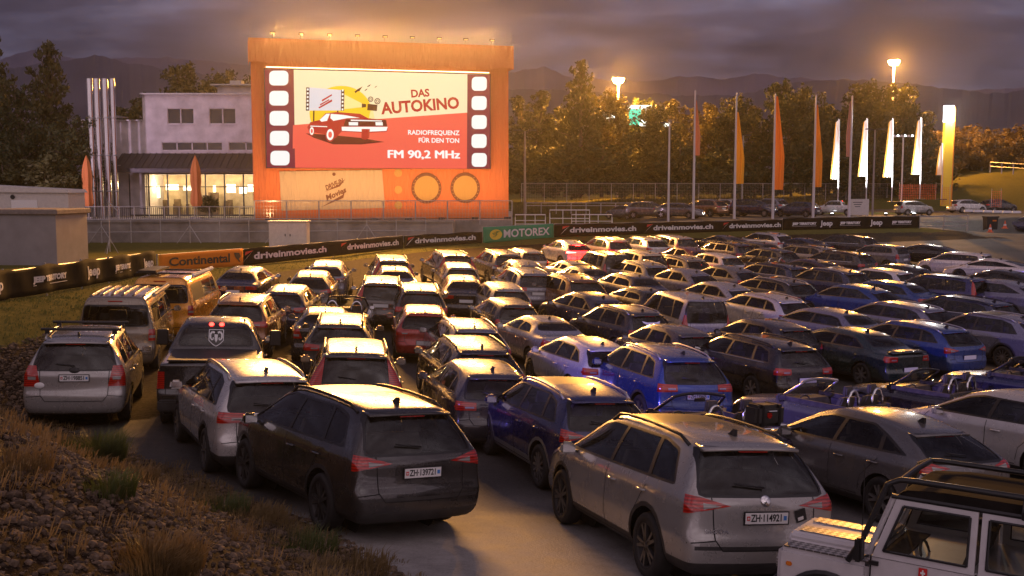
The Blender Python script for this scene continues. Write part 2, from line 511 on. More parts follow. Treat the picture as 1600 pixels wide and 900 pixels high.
WHEELS = {}
def wheel_mesh(r, wd, style):
    key = (round(r, 3), wd, style)
    if key in WHEELS: return WHEELS[key]
    ri = r * .70
    bm = bmesh.new()
    add_lathe(bm, [(ri, -wd / 2), (r * .93, -wd / 2), (r * .985, -wd * .38), (r, -wd * .2), (r, wd * .2), (r * .985, wd * .38), (r * .93, wd / 2), (ri, wd / 2), (ri * .97, wd * .3), (ri * .97, -wd / 2)], 36, 'y')
    tyre = mesh_of(bm, M['tyre'], 'wheel')
    bm = bmesh.new()
    add_lathe(bm, [(ri, wd * .46), (ri * .95, wd * .5), (ri * .90, wd * .40), (ri * .88, wd * .05), (.02, .0)], 32, 'y', mi=1)
    ns = {'five': 5, 'ten': 12, 'multi': 7, 'dark': 5, 'steel': 9}.get(style, 5)
    for k in range(ns):
        a = 2 * math.pi * k / ns
        for da, wdt in (((-.20, .020), (.20, .020)) if style in ('five', 'dark') else ((0, .026),)):
            a0, a1 = a, a + da
            p0 = Vector((ri * .12 * math.cos(a0), 0, ri * .12 * math.sin(a0))); p1 = Vector((ri * .93 * math.cos(a1), 0, ri * .93 * math.sin(a1)))
            d = (p1 - p0).normalized(); t = Vector((-d.z, 0, d.x)) * wdt * r / .36 * (1.1 if style != 'ten' else .7)
            y0, y1 = wd * .43, wd * .47
            vs = [bm.verts.new(p + q + Vector((0, y, 0))) for y in (y0 - .03, y0 + .01) for p, q in ((p0, t), (p0, -t), (p1, -t * .8), (p1, t * .8))]
            for f in ((0, 1, 2, 3), (4, 5, 6, 7), (0, 1, 5, 4), (1, 2, 6, 5), (2, 3, 7, 6), (3, 0, 4, 7)): bm.faces.new([vs[i] for i in f])
    add_lathe(bm, [(ri * .2, wd * .40), (ri * .19, wd * .47), (.0005, wd * .48)], 14, 'y')
    fix_normals(bm)
    rim = mesh_of(bm, [M['alloy'] if style != 'dark' else M['alloy_dark'], M['clad']], 'rim')
    WHEELS[key] = (tyre, rim)
    return WHEELS[key]

def seat_bm(bm, x, y, z, w=.5, back=.62, head=True, mi=0):
    add_box(bm, (x, y, z + .06), (.48, w, .14), mi=mi, taper=.92)
    c = Vector((x - .27, y, z + .1 + back / 2))
    vs = []
    for dz, dx, k in ((-back / 2, .02, 1.0), (0, -.05, 1.02), (back / 2, -.14, .8)):
        for ex, ey in ((-.07, -1), (.05, -1), (.05, 1), (-.07, 1)): vs.append(bm.verts.new((c.x + dx + ex, y + ey * w / 2 * k, c.z + dz)))
    for L0 in (0, 4):
        for k in range(4): bm.faces.new((vs[L0 + k], vs[L0 + (k + 1) % 4], vs[L0 + 4 + (k + 1) % 4], vs[L0 + 4 + k])).material_index = mi
    bm.faces.new(vs[0:4]).material_index = mi; bm.faces.new(vs[8:12]).material_index = mi
    if head:
        add_box(bm, (c.x - .16, y, c.z + back / 2 + .13), (.10, w * .52, .18), mi=mi, taper=.85)
        for s in (-.06, .06): add_tube(bm, [(c.x - .15, y + s, c.z + back / 2 - .02), (c.x - .16, y + s, c.z + back / 2 + .08)], .008, 5, mi=mi)
def interior_bm(P):
    bm = bmesh.new(); w = P['W'] / 2 * .84; zf = P['zb'] + .2
    x0, x1, dash = P['cab']
    add_box(bm, ((x0 + x1) / 2, 0, zf), (x1 - x0, 2 * w, .06))
    add_box(bm, (dash, 0, P['beltz'] - .12), (.35, 2 * w * .96, .30), taper=.8)
    bk = min(.62, P['H'] - .24 - .20 - (zf + .26))
    for y in (-.38, .38): seat_bm(bm, dash - .95, y, zf + .16, .5, bk)
    add_tube(bm, [(dash - .26 + .02 * math.cos(a), .38 + .18 * math.sin(a), P['beltz'] - .06 + .18 * math.cos(a)) for a in [2 * math.pi * k / 14 for k in range(14)]], .014, 6, closed=True)
    xs = P.get('rear_seat')
    if xs is not None:
        seat_bm(bm, xs, 0, zf + .16, 1.2, bk - .04, False)
        for y in (-.4, .4): add_box(bm, (xs - .43, y, zf + .16 + .1 + bk + .04), (.1, .24, .14), taper=.85)
        add_box(bm, ((x0 + xs - .45) / 2, 0, P['beltz'] - .16), (max(.1, xs - .45 - x0), 2 * w * .95, .03))
    fix_normals(bm)
    return bm

class Proto: pass
def build_type(name, P):
    """returns list of (part name, mesh, location, parent index or -1, painted)"""
    items = []
    def put(nm, me, loc=(0, 0, 0), par=-1, painted=False): items.append((nm, me, Vector(loc), par, painted)); return len(items) - 1
    sm = cage(P); S = Skin(sm)
    body = sm.copy(); body.faces.ensure_lookup_table()
    W2 = P['W'] / 2
    mats = [M['paint'], M['black'], M['clad'], M['chrome'], M['seam']]
    # lower cladding
    if P.get('clad_z'):
        for f in cut(body, body.faces[:], [((0, P['clad_z']), (0, 1))], 'side'): f.material_index = 2
    if P.get('black_roof'):
        a, b = P['black_roof']
        for f in cut(body, [f for f in body.faces if f.normal.z > .8 and f.calc_center_median().z > P['H'] - .25], half_planes([(a, -.55), (b, -.55), (b, .55), (a, .55)]), 'top'): f.material_index = 1
    # wheel arches
    for xa in P['axles']:
        for sg in (1, -1):
            def sidef(f): c = f.calc_center_median(); return c.y * sg > W2 * .55 and abs(c.x - xa) < .75 and c.z < P['rw'] + .75
            if P.get('arch_clad'):
                for f in cut(body, [f for f in body.faces if sidef(f)], half_planes(circle(xa, P['rw'], P['arch'] + .055)), 'side'): f.material_index = 2
            ins = cut(body, [f for f in body.faces if sidef(f)], half_planes(circle(xa, P['rw'], P['arch'])), 'side')
            bmesh.ops.delete(body, geom=ins, context='FACES')
    # glazing
    wins = []
    def opening(view, hp, filt, panes, trim=.0, nm='window'):
        tf = cut(body, [f for f in body.faces if filt(f)], hp, view)
        for f in tf: f.material_index = 1
        for pane in panes:
            gi = cut(body, [f for f in tf if f.is_valid] if False else [f for f in body.faces if f.material_index == 1 and filt(f)], pane, view)
            bmesh.ops.delete(body, geom=gi, context='FACES')
            g = S.patch(view, pane, filt, -.006)
            if len(g.faces):
                me = mesh_of(g, M['glass'], nm); S.finish(me); wins.append((nm, me))
            else: g.free()
    if P.get('dlo'):
        dlo = half_planes(rounded(P['dlo'], P.get('dlo_r', .06)))
        edges = P['pillars']          # list of panes: (x_bottom_rear, x_top_rear, x_bottom_front, x_top_front)
        zs = [p[1] for p in P['dlo']]; z0, z1 = min(zs), max(zs)
        for sg in (1, -1):
            filt = lambda f, sg=sg: f.normal.y * sg > .45 and f.calc_center_median().z > z0 - .12 and f.calc_center_median().y * sg > .25
            panes = []
            for br, tr, bf, tf in edges:
                hp = shrink(dlo, .028)
                if br is not None: hp = hp + [q for q in half_planes([(br, z0), (tr, z1), (tr + 5, z1), (br + 5, z0)])][:1]
                if bf is not None: hp = hp + [q for q in half_planes([(bf, z0), (tf, z1), (tf - 5, z1), (bf - 5, z0)])][:1]
                panes.append(hp)
            opening('side', dlo, filt, panes, nm='side_window')
    def trap(q): b, t, z0, z1 = q; return rounded([(-b, z0), (b, z0), (t, z1), (-t, z1)], .10)
    if P.get('rearwin'):
        hp = half_planes(trap(P['rearwin'])); z0 = P['rearwin'][2]; xlim = P.get('rearwin_x', 0)
        filt = lambda f: f.normal.x < -.12 and f.calc_center_median().x < xlim and f.calc_center_median().z > z0 - .15
        opening('rear', hp, filt, [shrink(hp, .03)], nm='rear_window')
    if P.get('screen'):
        hp = half_planes(trap(P['screen'])); z0 = P['screen'][2]
        filt = lambda f: f.normal.x > .25 and f.calc_center_median().x > 0 and f.calc_center_median().z > z0 - .1
        opening('rear', hp, filt, [shrink(hp, .03)], nm='windscreen')
    # openings in the top (open cockpits, load beds)
    if P.get('top_hole'):
        hp = half_planes(rounded(P['top_hole'], .08))
        filt = lambda f: f.normal.z > .3 and f.calc_center_median().z > .6
        rim = cut(body, [f for f in body.faces if filt(f)], hp, 'top')
        for f in rim: f.material_index = 1
        ins = cut(body, rim, shrink(hp, .04), 'top')
        bmesh.ops.delete(body, geom=ins, context='FACES')
    # seams, handles
    for pts in P.get('seams', []): S.ribbon(body, pts, 'side', mi=4)
    for pts in P.get('rear_seams', []): S.ribbon(body, pts, 'rear', mi=4)
    for pts, wd in P.get('chrome_lines', []): S.ribbon(body, pts, 'side', wd, .006, 3)
    if P.get('rear_band'):
        b = P['rear_band']
        for f in cut(body, [f for f in body.faces if f.normal.x < -.3 and f.calc_center_median().x < 0 and f.calc_center_median().z < 1.0], half_planes([(-b[0], b[1]), (b[0], b[1]), (b[0], b[2]), (-b[0], b[2])]), 'rear'): f.material_index = 2
    me = mesh_of(body, mats, 'body'); S.finish(me)
    b_i = put('body', me, painted=True)
    for nm, me in wins: put(nm, me)
    # arch liners and underside belong to the dark underbody
    bm = bmesh.new()
    for xa in P['axles']:
        for sg in (1, -1):
            n = 14; ra = P['arch'] + .03
            for k in range(n):
                a0, a1 = math.pi * (k / n) - .15, math.pi * ((k + 1) / n) + (.15 if k == n - 1 else 0)
                if k: a0 = math.pi * (k / n)
                q = [(xa + ra * math.cos(a), sg * yy, P['rw'] + ra * math.sin(a)) for a, yy in ((a0, W2 * .90), (a1, W2 * .90), (a1, W2 * .55), (a0, W2 * .55))]
                bm.faces.new([bm.verts.new(p) for p in q])
            bm.faces.new([bm.verts.new((xa + ra * math.cos(2 * math.pi * k / 16), sg * W2 * .56, P['rw'] + ra * math.sin(2 * math.pi * k / 16))) for k in range(16)])
    add_box(bm, ((P['axles'][0] + P['axles'][1]) / 2, 0, P['zb'] + .02), (P['axles'][1] - P['axles'][0] + .5, P['W'] * .7, .12))
    put('underbody', mesh_of(bm, M['clad'], 'underbody'))
    if P.get('cab') and not P.get('no_interior'): put('interior', mesh_of(interior_bm(P), M['interior'], 'interior'))
    # lamps
    for spec in P.get('tail', []):
        for sg in (1, -1):
            bmA = bmesh.new()
            if spec.get('rear'):
                pl = [(y * sg, z) for y, z in spec['rear']]
                g = S.patch('rear', pl, lambda f: f.normal.x < -.2 and f.calc_center_median().x < 0, .008)
                t = bpy.data.meshes.new('t'); g.to_mesh(t); g.free(); bmA.from_mesh(t); bpy.data.meshes.remove(t)
            if spec.get('side'):
                g = S.patch('side', spec['side'], lambda f: f.normal.y * sg > .35 and f.normal.x > -.93 and f.calc_center_median().x < 0, .009)
                t = bpy.data.meshes.new('t'); g.to_mesh(t); g.free(); bmA.from_mesh(t); bpy.data.meshes.remove(t)
            if len(bmA.faces):
                me = mesh_of(bmA, M[spec.get('mat', 'red')], 'tail_light'); S.finish(me); k = put(spec.get('name', 'tail_light'), me)
                if spec.get('white'):
                    g = S.patch('rear', [(y * sg, z) for y, z in spec['white']], lambda f: f.normal.x < -.2 and f.calc_center_median().x < 0, .011)
                    if len(g.faces): me = mesh_of(g, M['clear'], 'reverse_lens'); S.finish(me); put('reverse_lens', me, par=k)
                    else: g.free()
    if P.get('head'):
        for sg in (1, -1):
            g = S.patch('rear', [(y * sg, z) for y, z in P['head']], lambda f: (f.normal.x > .15) and f.calc_center_median().x > .5, .007)
            if len(g.faces): me = mesh_of(g, M['clear'], 'headlight'); S.finish(me); put('headlight', me)
            else: g.free()
    # number plate on the tail
    pz = P.get('plate_z')
    if pz:
        h = S.hit((-6, 0, pz), (1, 0, 0)); h2 = S.hit((-6, 0, pz + .06), (1, 0, 0))
        if h is not None:
            bm = bmesh.new(); add_box(bm, (0, 0, 0), (.012, .50, .115), mi=0); add_box(bm, (.003, 0, 0), (.012, .53, .14), mi=1)
            me = mesh_of(bm, [M['plate'], M['black']], 'number_plate')
            P['_plate'] = (h.x - .012, 0, pz); put('number_plate', me, (min(h.x, h2.x) - .012, 0, pz))
    # wheels
    tyre, rim = wheel_mesh(P['rw'], P.get('tw', .225), P.get('rim', 'five'))
    for xa in P['axles']:
        for sg in (1, -1):
            k = put('wheel', tyre, (xa, sg * (W2 - .135), P['rw']))
            items.append(('rim', rim, Vector((0, 0, 0)), k, 'flip' if sg < 0 else False))
    # mirrors
    mx, mz = P['mirror']
    for sg in (1, -1):
        h = S.hit((mx, sg * 3, mz), (0, -sg, 0)); y0 = abs(h.y) if h is not None else W2 * .9
        bm = bmesh.new(); add_box(bm, (0, 0, 0), (.13, .22, .15), taper=.8); bmesh.ops.bevel(bm, geom=bm.edges[:], offset=.035, segments=2, affect='EDGES')
        add_box(bm, (-.067, 0, -.002), (.006, .17, .10), mi=1); add_box(bm, (.02, -sg * .13, -.05), (.05, .12, .03), mi=2)
        put('wing_mirror', mesh_of(bm, [M['paint'] if not P.get('black_mirror') else M['black'], M['chrome'], M['black']], 'wing_mirror'), (mx, sg * (y0 + .15), mz + .05), painted=True)
    # handles
    for hx, hz in P.get('handles', []):
        for sg in (1, -1):
            h = S.hit((hx, sg * 3, hz), (0, -sg, 0))
            if h is None: continue
            bm = bmesh.new(); add_tube(bm, [(-.10, 0, 0), (-.07, sg * .028, 0), (.07, sg * .028, 0), (.10, 0, 0)], [.012, .016, .016, .012], 6)
            put('door_handle', mesh_of(bm, [M['paint'] if not P.get('chrome_handle') else M['silver']], 'door_handle'), (hx, h.y, hz), painted=True)
    # roof rails, aerial, spoiler
    if P.get('rails'):
        x0, x1, yr, mt = P['rails']
        for sg in (1, -1):
            bm = bmesh.new(); pts = []
            for k in range(11):
                x = x0 + (x1 - x0) * k / 10
                h = S.hit((x, sg * yr, 4), (0, 0, -1)); zz = h.z if h is not None else P['H']
                lift = .055 if 0 < k < 10 else .0
                pts.append((x, sg * yr, zz + lift))
            add_tube(bm, pts, .02, 8)
            put('roof_rail', mesh_of(bm, M[mt], 'roof_rail'))
    if P.get('aerial') is not None:
        h = S.hit((P['aerial'], 0, 4), (0, 0, -1))
        if h is not None:
            bm = bmesh.new()
            add_prism(bm, [(-.09, -.01), (.10, -.01), (.02, .025), (-.055, .075), (-.09, .07)], -.018, .018)
            fix_normals(bm); put('roof_aerial', mesh_of(bm, M['black'], 'roof_aerial'), (P['aerial'], 0, h.z))
    if P.get('whip') is not None:
        h = S.hit((P['whip'], 0, 4), (0, 0, -1))
        bm = bmesh.new(); add_tube(bm, [(0, 0, 0), (-.16, 0, .36)], .006, 5); put('roof_aerial', mesh_of(bm, M['black'], 'roof_aerial'), (P['whip'], 0, h.z))
    if P.get('spoiler'):
        x, z, wd = P['spoiler']
        bm = bmesh.new(); vs = []
        for c in (-1, -.5, 0, .5, 1):
            for dx, dz in ((.22, .0), (-.02 - .05 * (1 - c * c), -.035), (-.02 - .05 * (1 - c * c), -.06), (.18, -.07)): vs.append(bm.verts.new((x + dx, c * wd, z + dz - .02 * c * c)))
        for a in range(4):
            for k in range(4): bm.faces.new((vs[a * 4 + k], vs[a * 4 + (k + 1) % 4], vs[a * 4 + 4 + (k + 1) % 4], vs[a * 4 + 4 + k]))
        bm.faces.new(vs[0:4]); bm.faces.new(vs[16:20]); fix_normals(bm)
        put('spoiler', mesh_of(bm, M['paint'], 'spoiler', True), painted=True)
    if P.get('brake3'):
        x, z = P['brake3']; bm = bmesh.new(); add_box(bm, (0, 0, 0), (.03, .34, .022)); put('brake_light', mesh_of(bm, M['red'], 'brake_light'), (x, 0, z))
    if P.get('wiper'):
        y0, z0, y1, z1 = P['wiper']; bm = bmesh.new(); a = S.hit((-6, y0, z0), (1, 0, 0)); b = S.hit((-6, y1, z1), (1, 0, 0))
        if a is not None and b is not None:
            add_tube(bm, [a + Vector((-.03, 0, 0)), b + Vector((-.03, 0, .01))], .011, 5); put('rear_wiper', mesh_of(bm, M['black'], 'rear_wiper'))
    if P.get('extra'): P['extra'](P, S, put)
    pr = Proto(); pr.items = items; pr.P = P; pr.S = S
    # the rear edge of the roof, used to stand the car where the photo shows it
    pr.ref = P.get('ref')
    if pr.ref is None:
        zt = P['st'][0][3] if not P.get('ref_i') else P['st'][P['ref_i']][3]
        xt = P['st'][0][1] if not P.get('ref_i') else P['st'][P['ref_i']][1]
        h = S.hit((xt + .10, 0, 5), (0, 0, -1)); pr.ref = (xt + .10, h.z if h is not None else zt)
    return pr

def instance(pr, name, loc, heading, color, sc=1.0, skip=()):
    """one car: a root Empty and its own part objects; heading in degrees to the left of straight ahead"""
    root = empty(name, loc, R(90 + heading))
    root.scale = (sc, sc, sc)
    made = []
    for nm, me, l, par, pt in pr.items:
        if nm in skip or (par >= 0 and made[par] is None): made.append(None); continue
        o = bpy.data.objects.new(nm, me); o.location = l
        if pt == 'flip': o.rotation_euler = (0, 0, math.pi)
        o.parent = root if par < 0 else made[par]
        COL.objects.link(o)
        if pt is True: o.color = (color[0], color[1], color[2], 1)
        made.append(o)
    return root, made
# ------------------------------------------------------------------ the kinds of car in the lot
def taper_plan(Lc, r=.95, f=.86, rs=.75, fs=1.1):
    def g(x):
        a = (-Lc / 2 + rs) - x; b = x - (Lc / 2 - fs)
        if a > 0: return 1 - (1 - r) * min(1, a / rs) ** 1.6
        if b > 0: return 1 - (1 - f) * min(1, b / fs) ** 1.6
        return 1.0
    return g
def hatch_params(L, W, H, zb=.20, belt=.98, hood=.98, nose=.70, cowl=None, wst=None, ri=.30, rd=.07, wb=None, rw=.33, xr=None, wr=.60, wbase=.10, rear=.93, front=.85, slope=.12, belt_rise=.06, dlo_front=None, qtr=True):
    xr_, xf = -L / 2, L / 2
    cowl = cowl if cowl is not None else xf - .95
    wst = wst if wst is not None else cowl - .80
    wb = wb or L * .60
    axr = xr if xr is not None else xr_ + (L - wb) * .46
    axf = axr + wb
    b1 = belt + belt_rise; Ht = H
    ws2 = (wst + cowl) / 2 + .03
    zc = hood + .02
    zm = (H - .06 + zc) / 2 + .045
    st = [(xr_, xr_ + ri, b1, H - rd - .02, wr - .04, -.07),
          (xr_ + .16, xr_ + ri + .13, b1, H - rd + .005, wr - .02, -.05),
          (xr_ + .62, xr_ + ri + .55, b1 - .01, H - rd * .35, wr, -.02),
          (-.16 * L, -.14 * L, belt + belt_rise * .6, H, wr + .01, 0),
          (.02 * L, .0, belt + belt_rise * .3, H + .005, wr + .01, 0),
          (wst - .05, wst - .25, belt + .01, H - .02, wr, .03),
          (wst + .30, wst + .02, belt, H - .085, wr - .005, .07),
          (ws2 + .28, ws2, belt - .01, zm, wr + .03, .10),
          (cowl + .1, cowl, belt - .02, zc, W / 2 * .80, .12),
          (cowl + .30, cowl + .24, hood - .07, hood, W / 2 * .80, .08),
          ((cowl + xf) / 2 + .12, (cowl + xf) / 2 + .1, hood - .12, hood - .055, W / 2 * .77, .08),
          (xf - .16, xf - .22, nose + .02, nose + .10, W / 2 * .66, .12),
          (xf, xf - .06, nose - .08, nose, W / 2 * .56, .10)]
    rd2 = .0
    zt = H - rd - .10
    P = dict(L=L, W=W, H=H, zb=zb, st=st, plan=taper_plan(L, rear, front), axles=(axr, axf), rw=rw, arch=rw + .05, beltz=belt,
             cab=(xr_ + .35, cowl + .1, cowl - .02), rear_seat=axr + .55, mirror=(wst + .42, belt + .02), aerial=xr_ + ri + .38)
    x_rt = xr_ + ri + .12
    q0 = xr_ + wbase + .34
    P['dlo'] = [(q0, b1 + .035), (x_rt + .18, H - rd - .115), (x_rt + .55, H - .112), (wst - .28, H - .102), (wst + .04, H - .165), (cowl - .10, belt + .055), (cowl - .20, belt + .035)]
    bp = (wst + axr) / 2 + .27
    cp = axr + .10
    P['pillars'] = ([(None, None, cp - .06, cp + .10)] if qtr else []) + [((cp + .02, cp + .18) if qtr else (None, None)) + (bp - .05, bp - .10), (bp + .03, bp - .02, None, None)]
    P['rearwin'] = (wr + .135, wr - .02, b1 - .03, H - rd - .045); P['clad_z'] = .30
    P['screen'] = (W / 2 * .78, wr - .05, zc + .06, H - .10)
    P['rearwin_x'] = -.05
    P['handles'] = [(bp - .22, belt - .10), (cp + .06, belt - .07)]
    dz = .30
    P['seams'] = [[(bp - .01, .34), (bp + .0, belt + .04)], [(cowl - .02, .36), (cowl + .12, .62), (cowl - .12, belt)], [(axr + .46, .40), (axr + .40, .62), (cp - .02, belt + .0)], [(axr + .48, .33), (cowl - .02, .33)]]
    P['rear_seams'] = [[(-.60, b1 - .03), (-.58, .64), (-.50, .53), (.50, .53), (.58, .64), (.60, b1 - .03)], [(-W / 2 * .97, .60), (-.58, .63)], [(.58, .63), (W / 2 * .97, .60)]]
    P['head'] = [(W / 2 * .52, nose - .05), (W / 2 * .9, nose - .02), (W / 2 * .93, nose + .12), (W / 2 * .56, nose + .06)]
    P['spoiler'] = (xr_ + ri - .06, H - rd - .015, wr - .06)
    P['brake3'] = (xr_ + ri - .09, H - rd - .085)
    P['wiper'] = (.0, b1 + .07, .33, b1 + .10)
    return P
def tails(kind, W, z, h=.16):
    y1 = W / 2 + .1
    if kind == 'wedge': return [dict(rear=[(.40, z), (y1, z - h * .55), (y1, z + h * .65), (.72, z + h * .42)], white=[(.50, z - .005), (.70, z - .035), (.70, z + .028)])]
    if kind == 'bar': return [dict(rear=[(.46, z - h * .38), (y1, z - h * .5), (y1, z + h * .55), (.46, z + h * .40)], white=[(.50, z - .03), (.66, z - .035), (.66, z + .0), (.50, z + .0)])]
    if kind == 'block': return [dict(rear=[(.58, z - h * .9), (y1, z - h * .9), (y1, z + h), (.66, z + h)], white=[(.66, z - .06), (.80, z - .06), (.80, z + .0), (.66, z + .0)])]
    if kind == 'vert': return [dict(rear=[(.66, z - h), (y1, z - h), (y1, z + h * 2.0), (.72, z + h * 2.2)])]
    if kind == 'tall': return [dict(rear=[(.60, z - h), (y1, z - h), (y1, z + h * .6), (.70, z + h * .6)]), dict(rear=[(.63, z + h * .6), (y1, z + h * .6), (.62, z + h * 3.8), (.57, z + h * 3.8)])]
    return []
TYPES = {}
def T(name, P, **kw):
    P.update(kw); TYPES[name] = P
    return P
# big sport utility (the two nearest cars)
P = hatch_params(4.70, 1.88, 1.66, zb=.24, belt=1.03, hood=1.06, nose=.82, cowl=1.36, wst=.52, ri=.42, rd=.07, wb=2.79, rw=.365, xr=-1.38, wr=.63, belt_rise=.06, rear=.94)
T('big_suv', P, tail=tails('wedge', 1.88, .98, .20), plate_z=.86, clad_z=.40, arch_clad=True, black_roof=(-.70, .30), rails=(-1.72, .42, .60, 'black'), rim='dark', arch=.43, rear_band=(.80, .535, .575))
P = hatch_params(4.46, 1.84, 1.63, zb=.23, belt=1.02, hood=1.02, nose=.80, cowl=1.28, wst=.46, ri=.44, rd=.08, wb=2.65, rw=.35, xr=-1.30, wr=.61, rear=.94)
T('compact_suv', P, tail=tails('bar', 1.84, .98, .17), plate_z=.82, clad_z=.42, arch_clad=True, rails=(-1.6, .36, .585, 'silver'), rim='five', arch=.41)
P = hatch_params(4.55, 1.86, 1.66, zb=.23, belt=1.02, hood=1.04, nose=.82, cowl=1.30, wst=.48, ri=.24, rd=.05, wb=2.70, rw=.355, xr=-1.32, wr=.62, rear=.95)
T('tall_suv', P, tail=tails('tall', 1.86, .92, .16), plate_z=.88, clad_z=.36, rails=(-1.6, .36, .595, 'black'), rim='ten', arch=.415)
P = hatch_params(4.57, 1.86, 1.72, zb=.25, belt=1.05, hood=1.06, nose=.82, cowl=1.34, wst=.60, ri=.26, rd=.06, wb=2.69, rw=.35, xr=-1.32, wr=.62, rear=.95)
T('boxy_suv', P, tail=tails('block', 1.86, .98, .20), plate_z=.96, rails=(-1.6, .45, .60, 'silver'), rim='multi', arch=.41)
P = hatch_params(4.30, 1.77, 1.58, zb=.22, belt=1.00, hood=1.00, nose=.78, cowl=1.25, wst=.45, ri=.46, rd=.09, wb=2.60, rw=.345, xr=-1.28, wr=.585, rear=.92)
T('crossover', P, tail=tails('wedge', 1.77, .95, .22), plate_z=.74, clad_z=.42, arch_clad=True, rails=(-1.5, .35, .565, 'silver'), rim='ten', arch=.405, black_roof=(-.75, .3))
P = hatch_params(4.20, 1.79, 1.46, zb=.19, belt=.93, hood=.93, nose=.66, cowl=1.20, wst=.36, ri=.50, rd=.085, wb=2.63, rw=.325, xr=-1.28, wr=.57, rear=.92)
T('hatchback', P, tail=tails('bar', 1.79, .86, .17), plate_z=.60, rim='five')
P = hatch_params(3.75, 1.68, 1.48, zb=.19, belt=.95, hood=.95, nose=.68, cowl=1.10, wst=.34, ri=.26, rd=.06, wb=2.40, rw=.305, xr=-1.16, wr=.55, rear=.90)
T('small_hatch', P, tail=tails('block', 1.68, .84, .15), plate_z=.66, rim='multi', whip=.30, aerial=None)
P = hatch_params(3.84, 1.73, 1.42, zb=.18, belt=.94, hood=.95, nose=.72, cowl=1.02, wst=.44, ri=.20, rd=.04, wb=2.50, rw=.31, xr=-1.22, wr=.58, rear=.92)
T('boxy_hatch', P, tail=tails('block', 1.73, .80, .14), plate_z=.62, rim='multi')
P = hatch_params(4.62, 1.81, 1.47, zb=.19, belt=.94, hood=.93, nose=.66, cowl=1.33, wst=.50, ri=.52, rd=.08, wb=2.70, rw=.325, xr=-1.33, wr=.575, rear=.91)
T('estate', P, tail=tails('wedge', 1.81, .86, .19), plate_z=.66, rim='five', rails=(-1.75, .36, .545, 'silver'))
P = hatch_params(4.75, 1.84, 1.52, zb=.20, belt=.96, hood=.95, nose=.68, cowl=1.36, wst=.52, ri=.38, rd=.08, wb=2.79, rw=.34, xr=-1.38, wr=.585, rear=.92)
T('dark_estate', P, tail=tails('bar', 1.84, .90, .17), plate_z=.70, rim='five', rails=(-1.8, .36, .555, 'black'), chrome_lines=[([(-1.75, 1.05), (1.0, 1.0)], .018)])
P = hatch_params(4.34, 1.86, 1.48, zb=.18, belt=.93, hood=.93, nose=.66, cowl=1.24, wst=.36, ri=.66, rd=.12, wb=2.68, rw=.335, xr=-1.32, wr=.57, rear=.90, belt_rise=.07)
T('sporty_hatch', P, tail=tails('wedge', 1.86, .92, .18), plate_z=.62, rim='five')
# small van with windows
P = hatch_params(4.38, 1.81, 1.80, zb=.21, belt=1.06, hood=1.04, nose=.80, cowl=1.36, wst=.66, ri=.14, rd=.03, wb=2.73, rw=.32, xr=-1.30, wr=.68, rear=.96, belt_rise=.0)
T('small_van', P, tail=tails('vert', 1.81, .92, .17), plate_z=.66, rim='steel', spoiler=None, brake3=None)
# saloons and coupes
def saloon_params(L, W, H, deck=1.0, zb=.19, belt=.92, hood=.92, nose=.66, rw=.325, wr=.56, decklen=.42, wlen=.62, cowl=None, wst=None, roof_rear=None, wb=None, rear=.90):
    xr_, xf = -L / 2, L / 2
    P = hatch_params(L, W, H, zb=zb, belt=belt, hood=hood, nose=nose, cowl=cowl or xf - 1.05, wst=wst, rw=rw, wr=wr, rear=rear, wb=wb or L * .59)
    xw = xr_ + decklen; xroof = xw + wlen
    tailst = [(xr_, xr_ + .03, deck - .14, deck - .05, W / 2 * .80, -.06), (xr_ + .10, xr_ + .12, deck - .10, deck, W / 2 * .82, -.05),
              (xw - .1, xw - .12, belt + .02, deck + .02, W / 2 * .80, -.08), (xw + .1, xw + .08, belt + .04, deck + .06, W / 2 * .76, -.09),
              ((xw + xroof) / 2 + .0, (xw + xroof) / 2, belt + .05, (deck + H - .05) / 2 + .07, wr + .05, -.08), (xroof - .05, xroof - .04, belt + .05, H - .085, wr, -.05), (xroof + .22, xroof + .26, belt + .04, H - .025, wr, -.02)]
    P['st'] = tailst + P['st'][4:]
    P['ref'] = None; P['ref_i'] = 5
    axr = P['axles'][0]
    wst_ = P['st'][-8][1] + .25
    P['dlo'] = [(xw + .28, belt + .10), (xroof + .06, H - .17), (xroof + .35, H - .125), (wst_ - .30, H - .115), (wst_ + .02, H - .18), (P['cab'][1] - .22, belt + .075), (P['cab'][1] - .32, belt + .055)]
    bp = (wst_ + axr) / 2 + .25
    P['pillars'] = [(None, None, bp - .05, bp - .10), (bp + .03, bp - .02, None, None)]
    P['rearwin'] = (wr + .09, wr - .08, deck + .085, H - .085); P['rearwin_x'] = xroof + .3
    P['rear_seams'] = [[(-.62, deck - .06), (-.58, .66), (.58, .66), (.62, deck - .06)]]
    P['spoiler'] = None; P['wiper'] = None; P['aerial'] = xroof + .3; P['brake3'] = None; P['rear_seat'] = axr + .75
    P['rear_off'] = [.12, .0, .0, .01, .04]
    return P
P = saloon_params(4.72, 1.82, 1.44, deck=1.02)
T('saloon', P, tail=tails('bar', 1.82, .86, .15), plate_z=.72, rim='five')
P = saloon_params(4.80, 1.79, 1.43, deck=1.00, decklen=.62, wlen=.72)
T('old_saloon', P, tail=tails('bar', 1.79, .84, .17), plate_z=.56, rim='multi', spoiler=(-2.36, 1.07, .62))
P = saloon_params(4.45, 1.78, 1.40, deck=1.04, decklen=.72, wlen=.56, wr=.55)
T('hardtop_cabrio', P, tail=tails('wedge', 1.78, .88, .22), plate_z=.74, rim='five', arch=.385)
P = saloon_params(4.50, 1.86, 1.30, deck=.92, belt=.86, hood=.84, decklen=.30, wlen=1.10, wr=.52, rw=.34)
T('sports_coupe', P, tail=tails('bar', 1.86, .78, .11), plate_z=.55, rim='dark')
P = saloon_params(4.25, 1.80, 1.38, deck=1.00, decklen=.45, wlen=.50, wr=.55)
